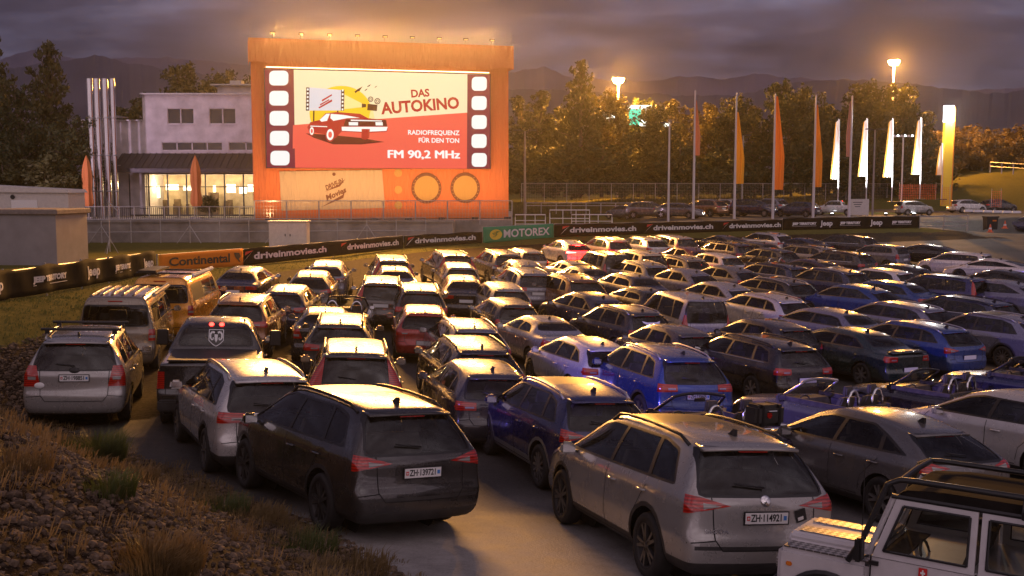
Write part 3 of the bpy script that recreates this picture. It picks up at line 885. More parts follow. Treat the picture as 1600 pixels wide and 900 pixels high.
T('soft_top', P, tail=tails('block', 1.80, .82, .13), plate_z=.62, rim='five')

# open roadsters
def roadster_extra(P, S, put):
    zf = .36; x0, x1 = P['hole'][0], P['hole'][1]; w = P['hole'][2]
    bm = bmesh.new()
    add_box(bm, ((x0 + x1) / 2, 0, zf), (x1 - x0 + .1, 2 * w, .05))
    for sg in (1, -1): add_box(bm, ((x0 + x1) / 2, sg * (w + .02), .66), (x1 - x0 + .1, .05, .55))
    add_box(bm, (x0 + .02, 0, .64), (.06, 2 * w, .55)); add_box(bm, (x1 - .12, 0, .76), (.34, 2 * w * .98, .22), taper=.85)
    add_box(bm, ((x0 + x1) / 2 + .1, 0, .55), (x1 - x0 - .3, .22, .22))
    add_tube(bm, [(x1 - .40 + .03 * math.cos(a), .38 + .18 * math.sin(a), .80 + .17 * math.cos(a)) for a in [2 * math.pi * k / 16 for k in range(16)]], .015, 6, closed=True)
    fix_normals(bm); put('cockpit', mesh_of(bm, M['interior'], 'cockpit'))
    for sg in (1, -1):
        bm = bmesh.new(); seat_bm(bm, x0 + .62, sg * .38, .42, .50, .56, True); bmesh.ops.bevel(bm, geom=[e for e in bm.edges if e.calc_length() > .12], offset=.025, segments=2, affect='EDGES')
        fix_normals(bm); put('seat', mesh_of(bm, M[P.get('seatmat', 'interior')], 'seat'))
        bm = bmesh.new(); pts = [(x0 + .06, sg * .38 + .17 * math.cos(a), .93 + .30 * math.sin(a)) for a in [math.pi * k / 12 for k in range(13)]]
        add_tube(bm, pts, .028, 8); put('roll_hoop', mesh_of(bm, M['chrome' if P.get('hoops', 'chrome') == 'chrome' else 'black'], 'roll_hoop'))
    # windscreen frame and pane
    c0, c1, b, t, z0, z1 = P['ws']
    arc = [math.pi * k / 20 for k in range(21)]
    base = [Vector((c0 + .12 * math.sin(a), b * math.cos(a), z0)) for a in arc]
    top = []
    for k, p in enumerate(base):
        q = p.y / b
        top.append(Vector((c1 + .09 * math.sqrt(max(0, 1 - q * q)), t * q, z1 - .05 * q * q)))
    bm = bmesh.new(); add_tube(bm, [base[0]] + [base[0].lerp(top[0], f) for f in (.5, .97)] + top[1:-1] + [top[-1].lerp(base[-1], f) for f in (.03, .5, 1)], .027, 8)
    put('windscreen_frame', mesh_of(bm, M['silver' if P.get('frame') == 'silver' else 'black'], 'windscreen_frame'))
    bm = bmesh.new()
    A = [bm.verts.new(p) for p in base]; B_ = [bm.verts.new(p) for p in top]
    for k in range(20): bm.faces.new((A[k], A[k + 1], B_[k + 1], B_[k])).smooth = True
    put('windscreen', mesh_of(bm, M['glass'], 'windscreen'))
    bm = bmesh.new(); add_box(bm, (c1 - .02, 0, z1 - .10), (.03, .22, .06)); put('rear_view_mirror', mesh_of(bm, M['black'], 'rear_view_mirror'))
def roadster_params(L=4.1, W=1.78, deck=.90, **kw):
    xr_, xf = -L / 2, L / 2; w = W / 2
    cowl = xf - 1.35; x0 = xr_ + 1.25
    st = [(xr_, xr_ + .04, deck - .18, deck - .07, w * .78, -.06), (xr_ + .12, xr_ + .16, deck - .12, deck - .01, w * .80, -.06), (xr_ + .6, xr_ + .6, deck - .09, deck + .01, w * .80, -.02),
          (x0 - .15, x0 - .15, deck - .10, deck, w * .80, 0), (x0 + .35, x0 + .35, deck - .11, deck - .03, w * .82, 0), ((x0 + cowl) / 2 + .2, (x0 + cowl) / 2 + .2, deck - .12, deck - .035, w * .82, 0),
          (cowl - .05, cowl - .05, deck - .11, deck - .01, w * .82, .02), (cowl + .25, cowl + .22, deck - .13, deck - .04, w * .80, .05), ((cowl + xf) / 2 + .1, (cowl + xf) / 2 + .1, deck - .2, deck - .12, w * .76, .07),
          (xf - .2, xf - .24, .66, .74, w * .64, .10), (xf, xf - .08, .56, .62, w * .52, .10)]
    hole = (x0, cowl - .02, w * .72)
    P = dict(L=L, W=W, H=1.28, zb=.17, st=st, plan=taper_plan(L, .90, .84), axles=(xr_ + .82, xf - .80), rw=.325, arch=.37, beltz=deck - .1, mirror=(cowl - .12, deck - .04), hole=hole,
             top_hole=[(x0, -w * .70), (cowl - .05, -w * .70), (cowl - .05, w * .70), (x0, w * .70)], ws=(cowl + .02, cowl - .48, w * .80, w * .64, deck - .05, 1.28), extra=roadster_extra, no_interior=True,
             tail=tails('bar', W, .80, .13), plate_z=.56, rim='five', handles=[(x0 + .15, deck - .24)], seams=[[(x0 + .12, .32), (x0 + .05, .6), (x0 + .1, deck - .06)], [(cowl - .05, .32), (cowl + .05, .55), (cowl - .03, deck - .06)]],
             rear_seams=[[(-.6, deck - .08), (-.55, .68), (.55, .68), (.6, deck - .08)]], head=[(w * .5, .60), (w * .88, .60), (w * .9, .72), (w * .55, .68)])
    P['ref'] = (cowl - .43, 1.27)
    P.update(kw); return P
TYPES['roadster'] = roadster_params()
TYPES['roadster_black'] = roadster_params(L=4.0, hoops='chrome', rim='dark')
TYPES['roadster_silver'] = roadster_params(L=4.2, hoops='chrome', frame='silver')

# transporter van
def van_params():
    L, W, H = 4.9, 1.92, 1.96
    P = hatch_params(L, W, H, zb=.24, belt=1.18, hood=1.14, nose=.86, cowl=1.82, wst=1.22, ri=.10, rd=.03, wb=3.0, rw=.335, xr=-1.55, wr=.76, rear=.975, belt_rise=0, wbase=.02)
    P['rail'] = .07
    P.update(tail=[dict(rear=[(.78, .86), (1.1, .86), (1.1, 1.14), (.78, 1.14)], white=[(.80, .93), (.92, .93), (.92, .99), (.80, .99)])], plate_z=.92, rim='steel', spoiler=None, aerial=None,
             rearwin=(.80, .74, 1.20, 1.74), dlo=[(-2.10, 1.24), (-2.05, 1.72), (1.12, 1.74), (1.70, 1.24)],
             pillars=[(None, None, -1.02, -1.02), (-.92, -.92, .42, .42), (.52, .50, None, None)], handles=[(.62, 1.02), (-.80, 1.02)], wiper=(-.5, 1.25, .1, 1.28), brake3=(-2.40, 1.83),
             seams=[[(.47, .36), (.47, 1.9)], [(-.97, .36), (-.97, 1.9)], [(-2.3, .98), (-.97, .98)], [(-.97, 1.0), (.47, 1.0)]], rear_seams=[[(-.88, .52), (-.88, 1.86)], [(.88, .52), (.88, 1.86)], [(-.88, .52), (.88, .52)]])
    return P
def slat_roof(P, S, put):
    bm = bmesh.new()
    for k in range(6):
        y = -.62 + k * .25; pts = []
        for i in range(9):
            x = -2.15 + i * .38; h = S.hit((x, y, 5), (0, 0, -1)); pts.append((x, y, h.z + .012))
        add_tube(bm, pts, .022, 6)
    put('roof_rib', mesh_of(bm, M['paint'], 'roof_rib'), painted=True)
    bm = bmesh.new(); add_box(bm, (-.55, -.86, 1.96), (3.0, .13, .12)); bmesh.ops.bevel(bm, geom=bm.edges[:], offset=.04, segments=2, affect='EDGES')
    put('rolled_awning', mesh_of(bm, M['silver'], 'rolled_awning'))
P = van_params(); P['extra'] = slat_roof; TYPES['camper_van'] = P
def van_rack(P, S, put):
    for k, x in enumerate((-1.9, -.6)):
        bm = bmesh.new(); add_tube(bm, [(x, -.80, 1.90), (x, -.78, 2.02), (x, .78, 2.02), (x, .80, 1.90)], .03, 6); put('roof_bar', mesh_of(bm, M['black'], 'roof_bar'))
    bm = bmesh.new(); add_box(bm, (-1.2, .45, 2.07), (1.7, .5, .07)); put('solar_panel', mesh_of(bm, M['black'], 'solar_panel'))
    bm = bmesh.new(); add_box(bm, (-.7, -.86, 1.99), (2.8, .11, .11)); bmesh.ops.bevel(bm, geom=bm.edges[:], offset=.035, segments=2, affect='EDGES'); put('rolled_awning', mesh_of(bm, M['plate'], 'rolled_awning'))
    bm = bmesh.new(); S.ribbon(bm, [(0, 1.18), (0, .55)], 'rear', .012, .004)
    put('door_gap', mesh_of(bm, M['seam'], 'door_gap'))
P = van_params(); P['extra'] = van_rack; P['pillars'] = [(.52, .50, 1.16, 1.06), (-.70, -.70, .42, .42)]; TYPES['panel_van'] = P

# pickup with a covered bed
def pickup_params():
    L, W, H = 5.7, 2.0, 1.92
    P = hatch_params(L, W, H, zb=.36, belt=1.24, hood=1.26, nose=1.0, cowl=1.42, wst=.78, rw=.41, wr=.70, wb=3.57, xr=-1.62, rear=.98, front=.92, belt_rise=0)
    xr_ = -L / 2; w = 1.0
    tailst = [(xr_, xr_ + .01, 1.27, 1.34, w * .93, -.01), (xr_ + .08, xr_ + .08, 1.27, 1.345, w * .93, 0), (-2.0, -2.0, 1.27, 1.345, w * .93, 0), (-1.12, -1.13, 1.27, 1.345, w * .92, 0),
              (-1.02, -1.03, 1.27, 1.37, w * .90, -.01), (-.98, -.90, 1.26, 1.80, .72, -.03), (-.86, -.72, 1.26, 1.88, .70, -.02), (-.3, -.3, 1.25, 1.93, .71, 0)]
    P['st'] = tailst + [s for s in P['st'] if s[1] > .2]
    P.update(ref=(-.82, 1.885), rearwin=(.76, .64, 1.42, 1.80), rearwin_x=-.6, dlo=[(-.84, 1.30), (-.66, 1.78), (.42, 1.80), (.80, 1.74), (1.24, 1.31)],
             pillars=[(None, None, .08, .06), (.18, .16, None, None)], tail=[dict(rear=[(.84, .86), (1.2, .86), (1.2, 1.18), (.84, 1.18)], side=[(-2.9, .86), (-2.72, .86), (-2.72, 1.18), (-2.9, 1.18)])],
             plate_z=.52, rim='multi', spoiler=None, wiper=None, aerial=None, brake3=None, arch=.47, rear_seams=[[(-.82, 1.27), (-.82, .72), (.82, .72), (.82, 1.27)]], handles=[(.0, 1.12), (-.75, 1.12)], chrome_handle=True,
             seams=[[(.13, .5), (.13, 1.28)], [(-.98, .5), (-.98, 1.3)], [(1.18, .55), (1.2, 1.26)]], rear_off=[.05, 0, 0, 0, 0], rear_bulge=.02, cab=(-.9, 1.4, 1.35), rear_seat=-.35)
    return P
def pickup_extra(P, S, put):
    bm = bmesh.new(); add_box(bm, (-1.96, 0, 1.368), (1.60, 1.62, .03)); bmesh.ops.bevel(bm, geom=bm.edges[:], offset=.01, segments=1, affect='EDGES'); put('bed_cover', mesh_of(bm, M['clad'], 'bed_cover'))
    bm = bmesh.new(); add_box(bm, (-2.90, 0, .56), (.16, 1.9, .20)); bmesh.ops.bevel(bm, geom=bm.edges[:], offset=.03, segments=2, affect='EDGES'); put('bumper', mesh_of(bm, M['clad'], 'bumper'))
    for sg in (1, -1):
        bm = bmesh.new(); add_box(bm, (1.05, sg * 1.20, 1.36), (.14, .26, .34), taper=.9); add_box(bm, (1.05, sg * 1.05, 1.26), (.05, .16, .04)); bmesh.ops.bevel(bm, geom=bm.edges[:], offset=.02, segments=1, affect='EDGES'); put('towing_mirror', mesh_of(bm, M['black'], 'towing_mirror'))
        bm = bmesh.new(); add_box(bm, (-.80, sg * .55, 1.93), (.08, .03, .06)); put('roof_marker', mesh_of(bm, M['clear'], 'roof_marker'))
    for y in (-.10, .10):
        g = S.patch('rear', [(y + .05 * math.cos(a), 1.835 + .03 * math.sin(a)) for a in [k * .785 for k in range(8)]], lambda f: f.normal.x < -.1 and f.calc_center_median().z > 1.6 and f.calc_center_median().x < 0, .014)
        if len(g.faces): put('brake_light', mesh_of(g, M['red_on'], 'brake_light'))
    # ram's head shield on the rear pane
    bm = bmesh.new()
    def xr(z): h = S.hit((-6, .05, z), (1, 0, 0)); return (h.x if h is not None else -.95) - .012
    def fr(a, b, d): return (xr(1.60 + b) + d, -a, 1.60 + b)
    sh = [(-.14, .15), (.14, .15), (.14, -.06), (.07, -.13), (0, -.17), (-.07, -.13), (-.14, -.06)]
    for a, b in zip(sh, sh[1:] + sh[:1]):
        d = Vector((b[0] - a[0], b[1] - a[1])).normalized(); n_ = Vector((-d.y, d.x)) * .007
        bm.faces.new([bm.verts.new(fr(p[0] + s * n_.x, p[1] + s * n_.y, 0)) for p, s in ((a, 1), (b, 1), (b, -1), (a, -1))])
    bm.faces.new([bm.verts.new(fr(a, b, 0)) for a, b in [(-.035, .06), (.035, .06), (.025, -.05), (0, -.10), (-.025, -.05)]])
    for sg in (1, -1):
        pts = [(.03 * sg, .09), (.08 * sg, .11), (.115 * sg, .06), (.11 * sg, -.01), (.08 * sg, -.05), (.055 * sg, -.035), (.06 * sg, .0)]
        for k, (a, b) in enumerate(zip(pts, pts[1:])):
            d = Vector((b[0] - a[0], b[1] - a[1])).normalized(); n_ = Vector((-d.y, d.x)) * (.020 - .002 * k)
            bm.faces.new([bm.verts.new(fr(p[0] + s * n_.x, p[1] + s * n_.y, -.001)) for p, s in ((a, 1), (b, 1), (b, -1), (a, -1))])
    put('ram_emblem', mesh_of(bm, M['plate'], 'ram_emblem'))
P = pickup_params(); P['extra'] = pickup_extra; TYPES['pickup'] = P
M['red_on'] = simple('lit_red_lens', (.5, .01, .01), .2, emit=(1, .03, .02), estr=9)

P = hatch_params(4.05, 1.74, 1.50, zb=.19, belt=.95, hood=.95, nose=.68, cowl=1.16, wst=.38, ri=.40, rd=.09, wb=2.52, rw=.315, xr=-1.24, wr=.56, rear=.88)
T('city_hatch', P, tail=[dict(rear=[(.56, .84), (1, .80), (1, 1.06), (.72, 1.02)])], plate_z=.58, rim='multi', whip=.45, aerial=None)
P = hatch_params(4.15, 1.80, 1.56, zb=.22, belt=1.02, hood=.99, nose=.78, cowl=1.16, wst=.38, ri=.60, rd=.12, wb=2.56, rw=.34, xr=-1.26, wr=.57, rear=.88, belt_rise=.10)
T('coupe_suv', P, tail=[dict(rear=[(.30, .98), (1, .93), (1, 1.06), (.30, 1.01)])], plate_z=.70, clad_z=.40, arch_clad=True, rim='dark', arch=.40)
P = hatch_params(4.40, 1.83, 1.64, zb=.21, belt=1.0, hood=1.0, nose=.74, cowl=1.42, wst=.72, ri=.34, rd=.07, wb=2.72, rw=.33, xr=-1.32, wr=.61, rear=.93)
T('people_carrier', P, tail=tails('vert', 1.83, .96, .16), plate_z=.72, rim='ten')
# ------------------------------------------------------------------ ground sheet
def axis_steps(segs):
    out = [segs[0][0]]
    for a, b, d in segs:
        n = max(1, round((b - a) / d)); out += [a + (b - a) * (k + 1) / n for k in range(n)]
    return out
GX = axis_steps([(-2600, -600, 400), (-600, -120, 60), (-120, -60, 6), (-60, -16, 1.0), (-16, 16, .32), (16, 60, 1.0), (60, 130, 5), (130, 600, 60), (600, 2600, 400)])
GY = axis_steps([(-60, -8, 8), (-8, 2, .6), (2, 28, .32), (28, 70, .8), (70, 135, 1.0), (135, 200, 5), (200, 600, 50), (600, 3000, 400)])
def build_ground():
    verts = []; zone = []
    for y in GY:
        for x in GX:
            z, g, s, c = ground_zone(x, y)
            if y > 200: z += 0
            verts.append((x, y, z)); zone.append((g, s, c, 1.0))
    nx = len(GX)
    faces = [(j * nx + i, j * nx + i + 1, (j + 1) * nx + i + 1, (j + 1) * nx + i) for j in range(len(GY) - 1) for i in range(nx - 1)]
    me = bpy.data.meshes.new('ground'); me.from_pydata(verts, [], faces)
    at = me.color_attributes.new('zone', 'FLOAT_COLOR', 'POINT')
    at.data.foreach_set('color', [c for q in zone for c in q])
    me.polygons.foreach_set('use_smooth', [True] * len(me.polygons))
    m, nt = mat_new('ground_surface')
    out = N(nt, 'ShaderNodeOutputMaterial'); b = N(nt, 'ShaderNodeBsdfPrincipled')
    at_ = N(nt, 'ShaderNodeAttribute'); at_.attribute_name = 'zone'
    sp = N(nt, 'ShaderNodeSeparateColor'); L(nt, at_.outputs['Color'], sp.inputs[0])
    tc = N(nt, 'ShaderNodeTexCoord'); V = tc.outputs['Object']
    nb = noise(nt, V, .25, 5, .6); nf = noise(nt, V, 30, 3, .6); nm_ = noise(nt, V, 3.0, 5, .6)
    asph = ramp(nt, math_(nt, 'ADD', math_(nt, 'MULTIPLY', nb, .6), math_(nt, 'MULTIPLY', nf, .4)), [(.36, (.030, .028, .027)), (.5, (.062, .058, .055)), (.64, (.105, .098, .092))]).outputs[0]
    concr = ramp(nt, math_(nt, 'ADD', math_(nt, 'MULTIPLY', nm_, .6), math_(nt, 'MULTIPLY', nf, .4)), [(.32, (.20, .187, .17)), (.5, (.30, .285, .26)), (.68, (.38, .36, .335))]).outputs[0]
    vo = nt.nodes.new('ShaderNodeTexVoronoi'); vo.inputs['Scale'].default_value = 14; L(nt, V, vo.inputs['Vector'])
    vg = mix(nt, .5, vo.outputs['Color'], nf, 'MIX')
    bw = N(nt, 'ShaderNodeRGBToBW'); L(nt, vg, bw.inputs[0])
    grav = ramp(nt, bw.outputs[0], [(.25, (.014, .008, .005)), (.5, (.030, .019, .012)), (.75, (.065, .048, .034))]).outputs[0]
    gras = ramp(nt, math_(nt, 'ADD', math_(nt, 'MULTIPLY', nm_, .5), math_(nt, 'MULTIPLY', nf, .5)), [(.3, (.06, .062, .016)), (.6, (.14, .125, .036)), (.8, (.20, .16, .06))]).outputs[0]
    def edge(sock):
        a = math_(nt, 'ADD', sock, math_(nt, 'MULTIPLY', math_(nt, 'SUBTRACT', noise(nt, V, 1.6, 6, .7), .5), .9))
        return ramp(nt, a, [(.42, (0, 0, 0)), (.58, (1, 1, 1))]).outputs[0]
    c = mix(nt, sp.outputs[2], asph, concr)
    eg = edge(sp.outputs[0]); es = edge(sp.outputs[1])
    c = mix(nt, eg, c, grav); c = mix(nt, es, c, gras)
    L(nt, c, b.inputs['Base Color'])
    ro = mix(nt, eg, mix(nt, nm_, (.62, .62, .62), (.88, .88, .88)), (.9, .9, .9)); ro = mix(nt, es, ro, (1, 1, 1))
    L(nt, ro, b.inputs['Roughness'])
    L(nt, mix(nt, es, mix(nt, eg, (.30, .30, .30), (.04, .04, .04)), (.02, .02, .02)), b.inputs['Specular IOR Level'])
    bp = N(nt, 'ShaderNodeBump'); bp.inputs['Strength'].default_value = .35; bp.inputs['Distance'].default_value = .02
    hgt_ = mix(nt, eg, nf, noise(nt, V, 22, 5, .75)); L(nt, hgt_, bp.inputs['Height']); L(nt, bp.outputs[0], b.inputs['Normal'])
    L(nt, b.outputs[0], out.inputs[0])
    me.materials.append(m)
    o = obj('ground', me); tag(o, kind='structure')
build_ground()

# ------------------------------------------------------------------ far mountains
def ridge(name, Z, pts, depth, col, seed):
    rnd = random.Random(seed); bm = bmesh.new(); rows = [[], [], []]
    us = list(range(-500, 2101, 6))
    def hgt(u):
        for (a, va), (b_, vb) in zip(pts, pts[1:]):
            if a <= u <= b_: t = (u - a) / (b_ - a); return va + (vb - va) * t
        return pts[0][1] if u < pts[0][0] else pts[-1][1]
    jag = 0
    for u in us:
        jag = jag * .72 + rnd.uniform(-1.7, 1.7)
        p = pix(u, hgt(u) + jag, Z)
        for r_, (dy, f) in zip(rows, ((-depth, 0), (0, 1), (depth, 0))):
            r_.append(bm.verts.new((p.x * (1 + dy / Z), p.y + dy, (p.z if f else -20) )))
        mid = None
    for A, B in zip(rows, rows[1:]):
        for k in range(len(us) - 1): bm.faces.new((A[k], A[k + 1], B[k + 1], B[k]))
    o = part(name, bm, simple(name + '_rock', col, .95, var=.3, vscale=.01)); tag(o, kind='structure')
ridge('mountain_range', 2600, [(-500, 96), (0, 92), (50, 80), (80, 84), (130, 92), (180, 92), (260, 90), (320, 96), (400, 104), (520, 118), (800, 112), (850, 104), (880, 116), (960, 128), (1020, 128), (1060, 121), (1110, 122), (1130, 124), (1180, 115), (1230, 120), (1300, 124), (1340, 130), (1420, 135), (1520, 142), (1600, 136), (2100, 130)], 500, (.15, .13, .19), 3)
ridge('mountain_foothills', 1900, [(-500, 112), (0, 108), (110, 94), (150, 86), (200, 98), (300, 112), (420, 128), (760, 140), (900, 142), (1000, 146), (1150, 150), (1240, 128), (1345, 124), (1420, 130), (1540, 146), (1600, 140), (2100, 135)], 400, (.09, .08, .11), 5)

# ------------------------------------------------------------------ terrace with the retaining wall, screen and restaurant
M['conc'] = simple('concrete', (.30, .275, .25), .85, var=.35, vscale=.7, bump=.3, bscale=20)
M['wallwhite'] = simple('render_white', (.60, .56, .58), .85, var=.24, vscale=.9)
M['galv'] = simple('galvanised', (.42, .41, .40), .45, .7, var=.15)
M['darkmetal'] = simple('dark_metal', (.05, .05, .055), .5, .4)
M['wood'] = simple('pale_timber', (.42, .36, .28), .8, var=.2)
TX0, TX1, TY0 = -44.0, -4.2, 76.5
bm = bmesh.new(); add_box(bm, ((TX0 + TX1) / 2, TY0 + 16.2, TERR - 1.5), (TX1 - TX0, 32.0, 3.0))
add_box(bm, (TX1 + 2.1, TY0 + 18.6, TERR - 1.5), (4.2, 27.2, 3.0)); o = part('terrace', bm, M['conc']); tag(o, kind='structure')
bm = bmesh.new(); add_box(bm, ((TX0 + TX1) / 2, TY0 + .02, TERR - 1.2), (TX1 - TX0 + .1, .30, 2.5)); add_box(bm, ((TX0 + TX1) / 2, TY0 - .02, TERR + .10), (TX1 - TX0 + .2, .44, .16))
o = part('retaining_wall', bm, M['conc']); tag(o, 'long stained concrete retaining wall below the restaurant terrace', 'wall')

def emat(name, col, s):
    m, nt = mat_new(name); out = N(nt, 'ShaderNodeOutputMaterial'); e = N(nt, 'ShaderNodeEmission')
    e.inputs[0].default_value = c4(col); e.inputs[1].default_value = s; L(nt, e.outputs[0], out.inputs[0]); return m
def srgb(r, g, b):
    f = lambda c: (c / 255 / 12.92) if c / 255 <= .04045 else ((c / 255 + .055) / 1.055) ** 2.4
    return (f(r), f(g), f(b))
# cloth facade
def cloth(name, col, fold=.35, rough=.8, thru=0):
    m, nt = mat_new(name); out = N(nt, 'ShaderNodeOutputMaterial'); b = N(nt, 'ShaderNodeBsdfPrincipled'); tc = N(nt, 'ShaderNodeTexCoord')
    mp = N(nt, 'ShaderNodeMapping'); mp.inputs['Scale'].default_value = (1.2, 1, .18); mp.inputs['Rotation'].default_value = (0, .25, 0); L(nt, tc.outputs['Object'], mp.inputs[0])
    nz = noise(nt, mp.outputs[0], 1.3, 4, .6)
    bp = N(nt, 'ShaderNodeBump'); bp.inputs['Strength'].default_value = fold; bp.inputs['Distance'].default_value = .5; L(nt, nz, bp.inputs['Height']); L(nt, bp.outputs[0], b.inputs['Normal'])
    b.inputs['Base Color'].default_value = c4(col); b.inputs['Roughness'].default_value = rough
    if not thru: L(nt, b.outputs[0], out.inputs[0]); return m
    t = N(nt, 'ShaderNodeBsdfTranslucent'); t.inputs[0].default_value = c4(col); mx = N(nt, 'ShaderNodeMixShader'); mx.inputs[0].default_value = thru
    L(nt, b.outputs[0], mx.inputs[1]); L(nt, t.outputs[0], mx.inputs[2]); L(nt, mx.outputs[0], out.inputs[0]); return m
M['orange_cloth'] = cloth('orange_cloth', (.74, .19, .055), .8)
M['cream_cloth'] = cloth('cream_cloth', (.60, .42, .23), .8)
M['ochre'] = cloth('ochre_cloth', (.58, .31, .075), .5)
M['brownprint'] = simple('brown_print', (.20, .07, .03), .8)
SW, SH = 19.5, 13.2
scr = empty('cinema_screen', (-19.1, pix(397, 345, 80.5).y, TERR), math.atan2(4.9, 18.9))
tag(scr, 'huge lit cinema screen in an orange cloth frame showing a red car advert', 'screen')
bm = bmesh.new(); add_box(bm, (SW / 2, 1.0, SH / 2 - .1), (SW - .1, 2.0, SH - .3)); part('frame', bm, M['orange_cloth'], scr)
bm = bmesh.new()
n = 60
for k in range(n):     # the awning cloth hangs in shallow scallops
    x0, x1 = -.12 + (SW + .24) * k / n, -.12 + (SW + .24) * (k + 1) / n
    z0, z1 = 11.45 + .07 * math.sin(k * .9), 11.45 + .07 * math.sin((k + 1) * .9)
    A = [bm.verts.new(p) for p in ((x0, -1.0, z0), (x1, -1.0, z1), (x1, -.92, SH), (x0, -.92, SH))]; bm.faces.new(A)
    A = [bm.verts.new(p) for p in ((x0, -.92, SH), (x1, -.92, SH), (x1, 2.05, SH + .02), (x0, 2.05, SH + .02))]; bm.faces.new(A)
for x in (-.12, SW + .12): bm.faces.new([bm.verts.new(p) for p in ((x, -1.0, 11.45), (x, -.92, SH), (x, 2.05, SH), (x, 2.05, 11.45))])
bmesh.ops.remove_doubles(bm, verts=bm.verts[:], dist=.001)
part('awning', bm, M['orange_cloth'], scr, True)
for x in (.02, SW - .02):
    bm = bmesh.new(); add_tube(bm, [(x, -.85, SH - .1), (x, -.85, SH + 1.0)], .03, 6); add_tube(bm, [(x - .5, -.85, SH + .25), (x + .5, -.85, SH + .25)], .025, 6); part('lightning_rod', bm, M['galv'], scr)
# LED wall: flat picture built from layers a few millimetres apart
LW, LH, LX, LZ = 16.9, 7.15, 1.0, 3.9
def led(px, py):
    t, s = .5, .5
    for _ in range(4):
        s = (py - (255 + 38 * t)) / ((808 - 3 * t) - (255 + 38 * t)); t = (px - (172 + 18 * s)) / ((1428 + 10 * s) - (172 + 18 * s))
    return LW * t, LH * (1 - s)
E = 0.74
LEDC = dict(cream=srgb(247, 228, 186), red=srgb(238, 92, 78), strip=srgb(120, 38, 58), white=srgb(250, 250, 248), deep=srgb(176, 34, 38), dark=srgb(90, 14, 24), sun=srgb(250, 200, 40), beam=srgb(250, 226, 150), brown=srgb(70, 30, 25), grey=srgb(215, 214, 222))
LEDM = {k: emat('led_' + k, v, E) for k, v in LEDC.items()}
_lk = list(LEDM)
bm = bmesh.new(); add_box(bm, (LX + LW / 2, -.16, LZ + LH / 2), (LW + .1, .30, LH + .1)); part('screen_housing', bm, M['darkmetal'], scr)
lb = bmesh.new(); _lay = [0]
def lpoly(pts, col, raw=False):
    _lay[0] += 1; y = -.316 - .0022 * _lay[0]
    q = pts if raw else [led(*p) for p in pts]
    f = lb.faces.new([lb.verts.new((LX + a, y, LZ + b)) for a, b in q]); f.material_index = _lk.index(col)
    f.normal_update()
    if f.normal.y > 0: f.normal_flip()
def ell(cx, cy, rx, ry, n=24, a0=0, a1=2 * math.pi): return [(cx + rx * math.cos(a0 + (a1 - a0) * k / n), cy + ry * math.sin(a0 + (a1 - a0) * k / n)) for k in range(n + (0 if a1 - a0 > 6.2 else 1))]
lpoly([(0, 0), (LW, 0), (LW, LH), (0, LH)], 'cream', True)
lpoly([(327, 568), (1300, 499), (1304, 808), (340, 808)], 'red')
lpoly([(172, 255), (327, 258), (342, 808), (190, 808)], 'strip'); lpoly([(1296, 290), (1428, 293), (1438, 805), (1302, 806)], 'strip')
def rrect(cx, cy, w, h, r):
    out = []
    for sx, sy, a in ((1, 1, 0), (-1, 1, 90), (-1, -1, 180), (1, -1, 270)):
        for k in range(5): out.append((cx + sx * (w / 2 - r) + r * math.cos(R(a + 22.5 * k)), cy + sy * (h / 2 - r) + r * math.sin(R(a + 22.5 * k))))
    return out
for cx, cy in ((248, 306), (250, 418), (253, 530), (256, 642), (260, 754)): lpoly(rrect(cx, cy, 102, 82, 24), 'white')
for cx, cy in ((1366, 342), (1367, 447), (1369, 551), (1370, 655), (1373, 759)): lpoly(rrect(cx, cy, 88, 76, 22), 'white')
lpoly(ell(585, 500, 170, 150, 40), 'sun')
lpoly([(327, 569), (420, 562), (850, 531), (850, 700), (327, 700)], 'red')
lpoly([(598, 395), (706, 450), (706, 468), (598, 480)], 'beam')
lpoly([(412, 358), (588, 374), (588, 487), (412, 487)], 'grey')
for x in (404, 594):
    lpoly([(x - 9, 358 if x < 500 else 372), (x + 9, 359 if x < 500 else 374), (x + 9, 488), (x - 9, 488)], 'brown')
    for k in range(6): lpoly(rrect(x, 370 + k * 21 + (6 if x > 500 else 0), 9, 11, 2), 'white')
lpoly([(434, 488), (442, 488), (442, 552), (434, 552)], 'brown'); lpoly([(564, 488), (572, 488), (572, 500), (564, 500)], 'brown')
for a in ([(462, 470), (535, 425), (538, 436), (468, 476)], [(480, 428), (534, 396), (536, 404), (482, 438)], [(470, 452), (520, 424), (522, 430), (472, 460)]): lpoly(a, 'deep')
# projector
lpoly([(700, 448), (724, 452), (724, 468), (700, 472)], 'brown'); lpoly([(732, 450), (786, 456), (784, 490), (730, 486)], 'brown')
for cx, cy, r in ((748, 425, 15), (786, 436, 17)):
    lpoly(ell(cx, cy, r, r), 'brown'); lpoly(ell(cx, cy, r * .72, r * .72), 'cream')
    for k in range(5): lpoly(ell(cx + r * .42 * math.cos(k * 1.257), cy + r * .42 * math.sin(k * 1.257), r * .2, r * .2, 8), 'brown')
lpoly([(748, 488), (762, 488), (772, 530), (740, 530)], 'beam')
# birds
for x, y, k in ((680, 372, 1.0), (738, 350, .45), (722, 372, .4), (776, 356, .3)):
    lpoly([(x - 22 * k, y + 10 * k), (x - 6 * k, y - 2 * k), (x + 22 * k, y - 18 * k), (x + 6 * k, y + 8 * k), (x - 4 * k, y + 10 * k), (x - 16 * k, y + 20 * k)], 'brown')
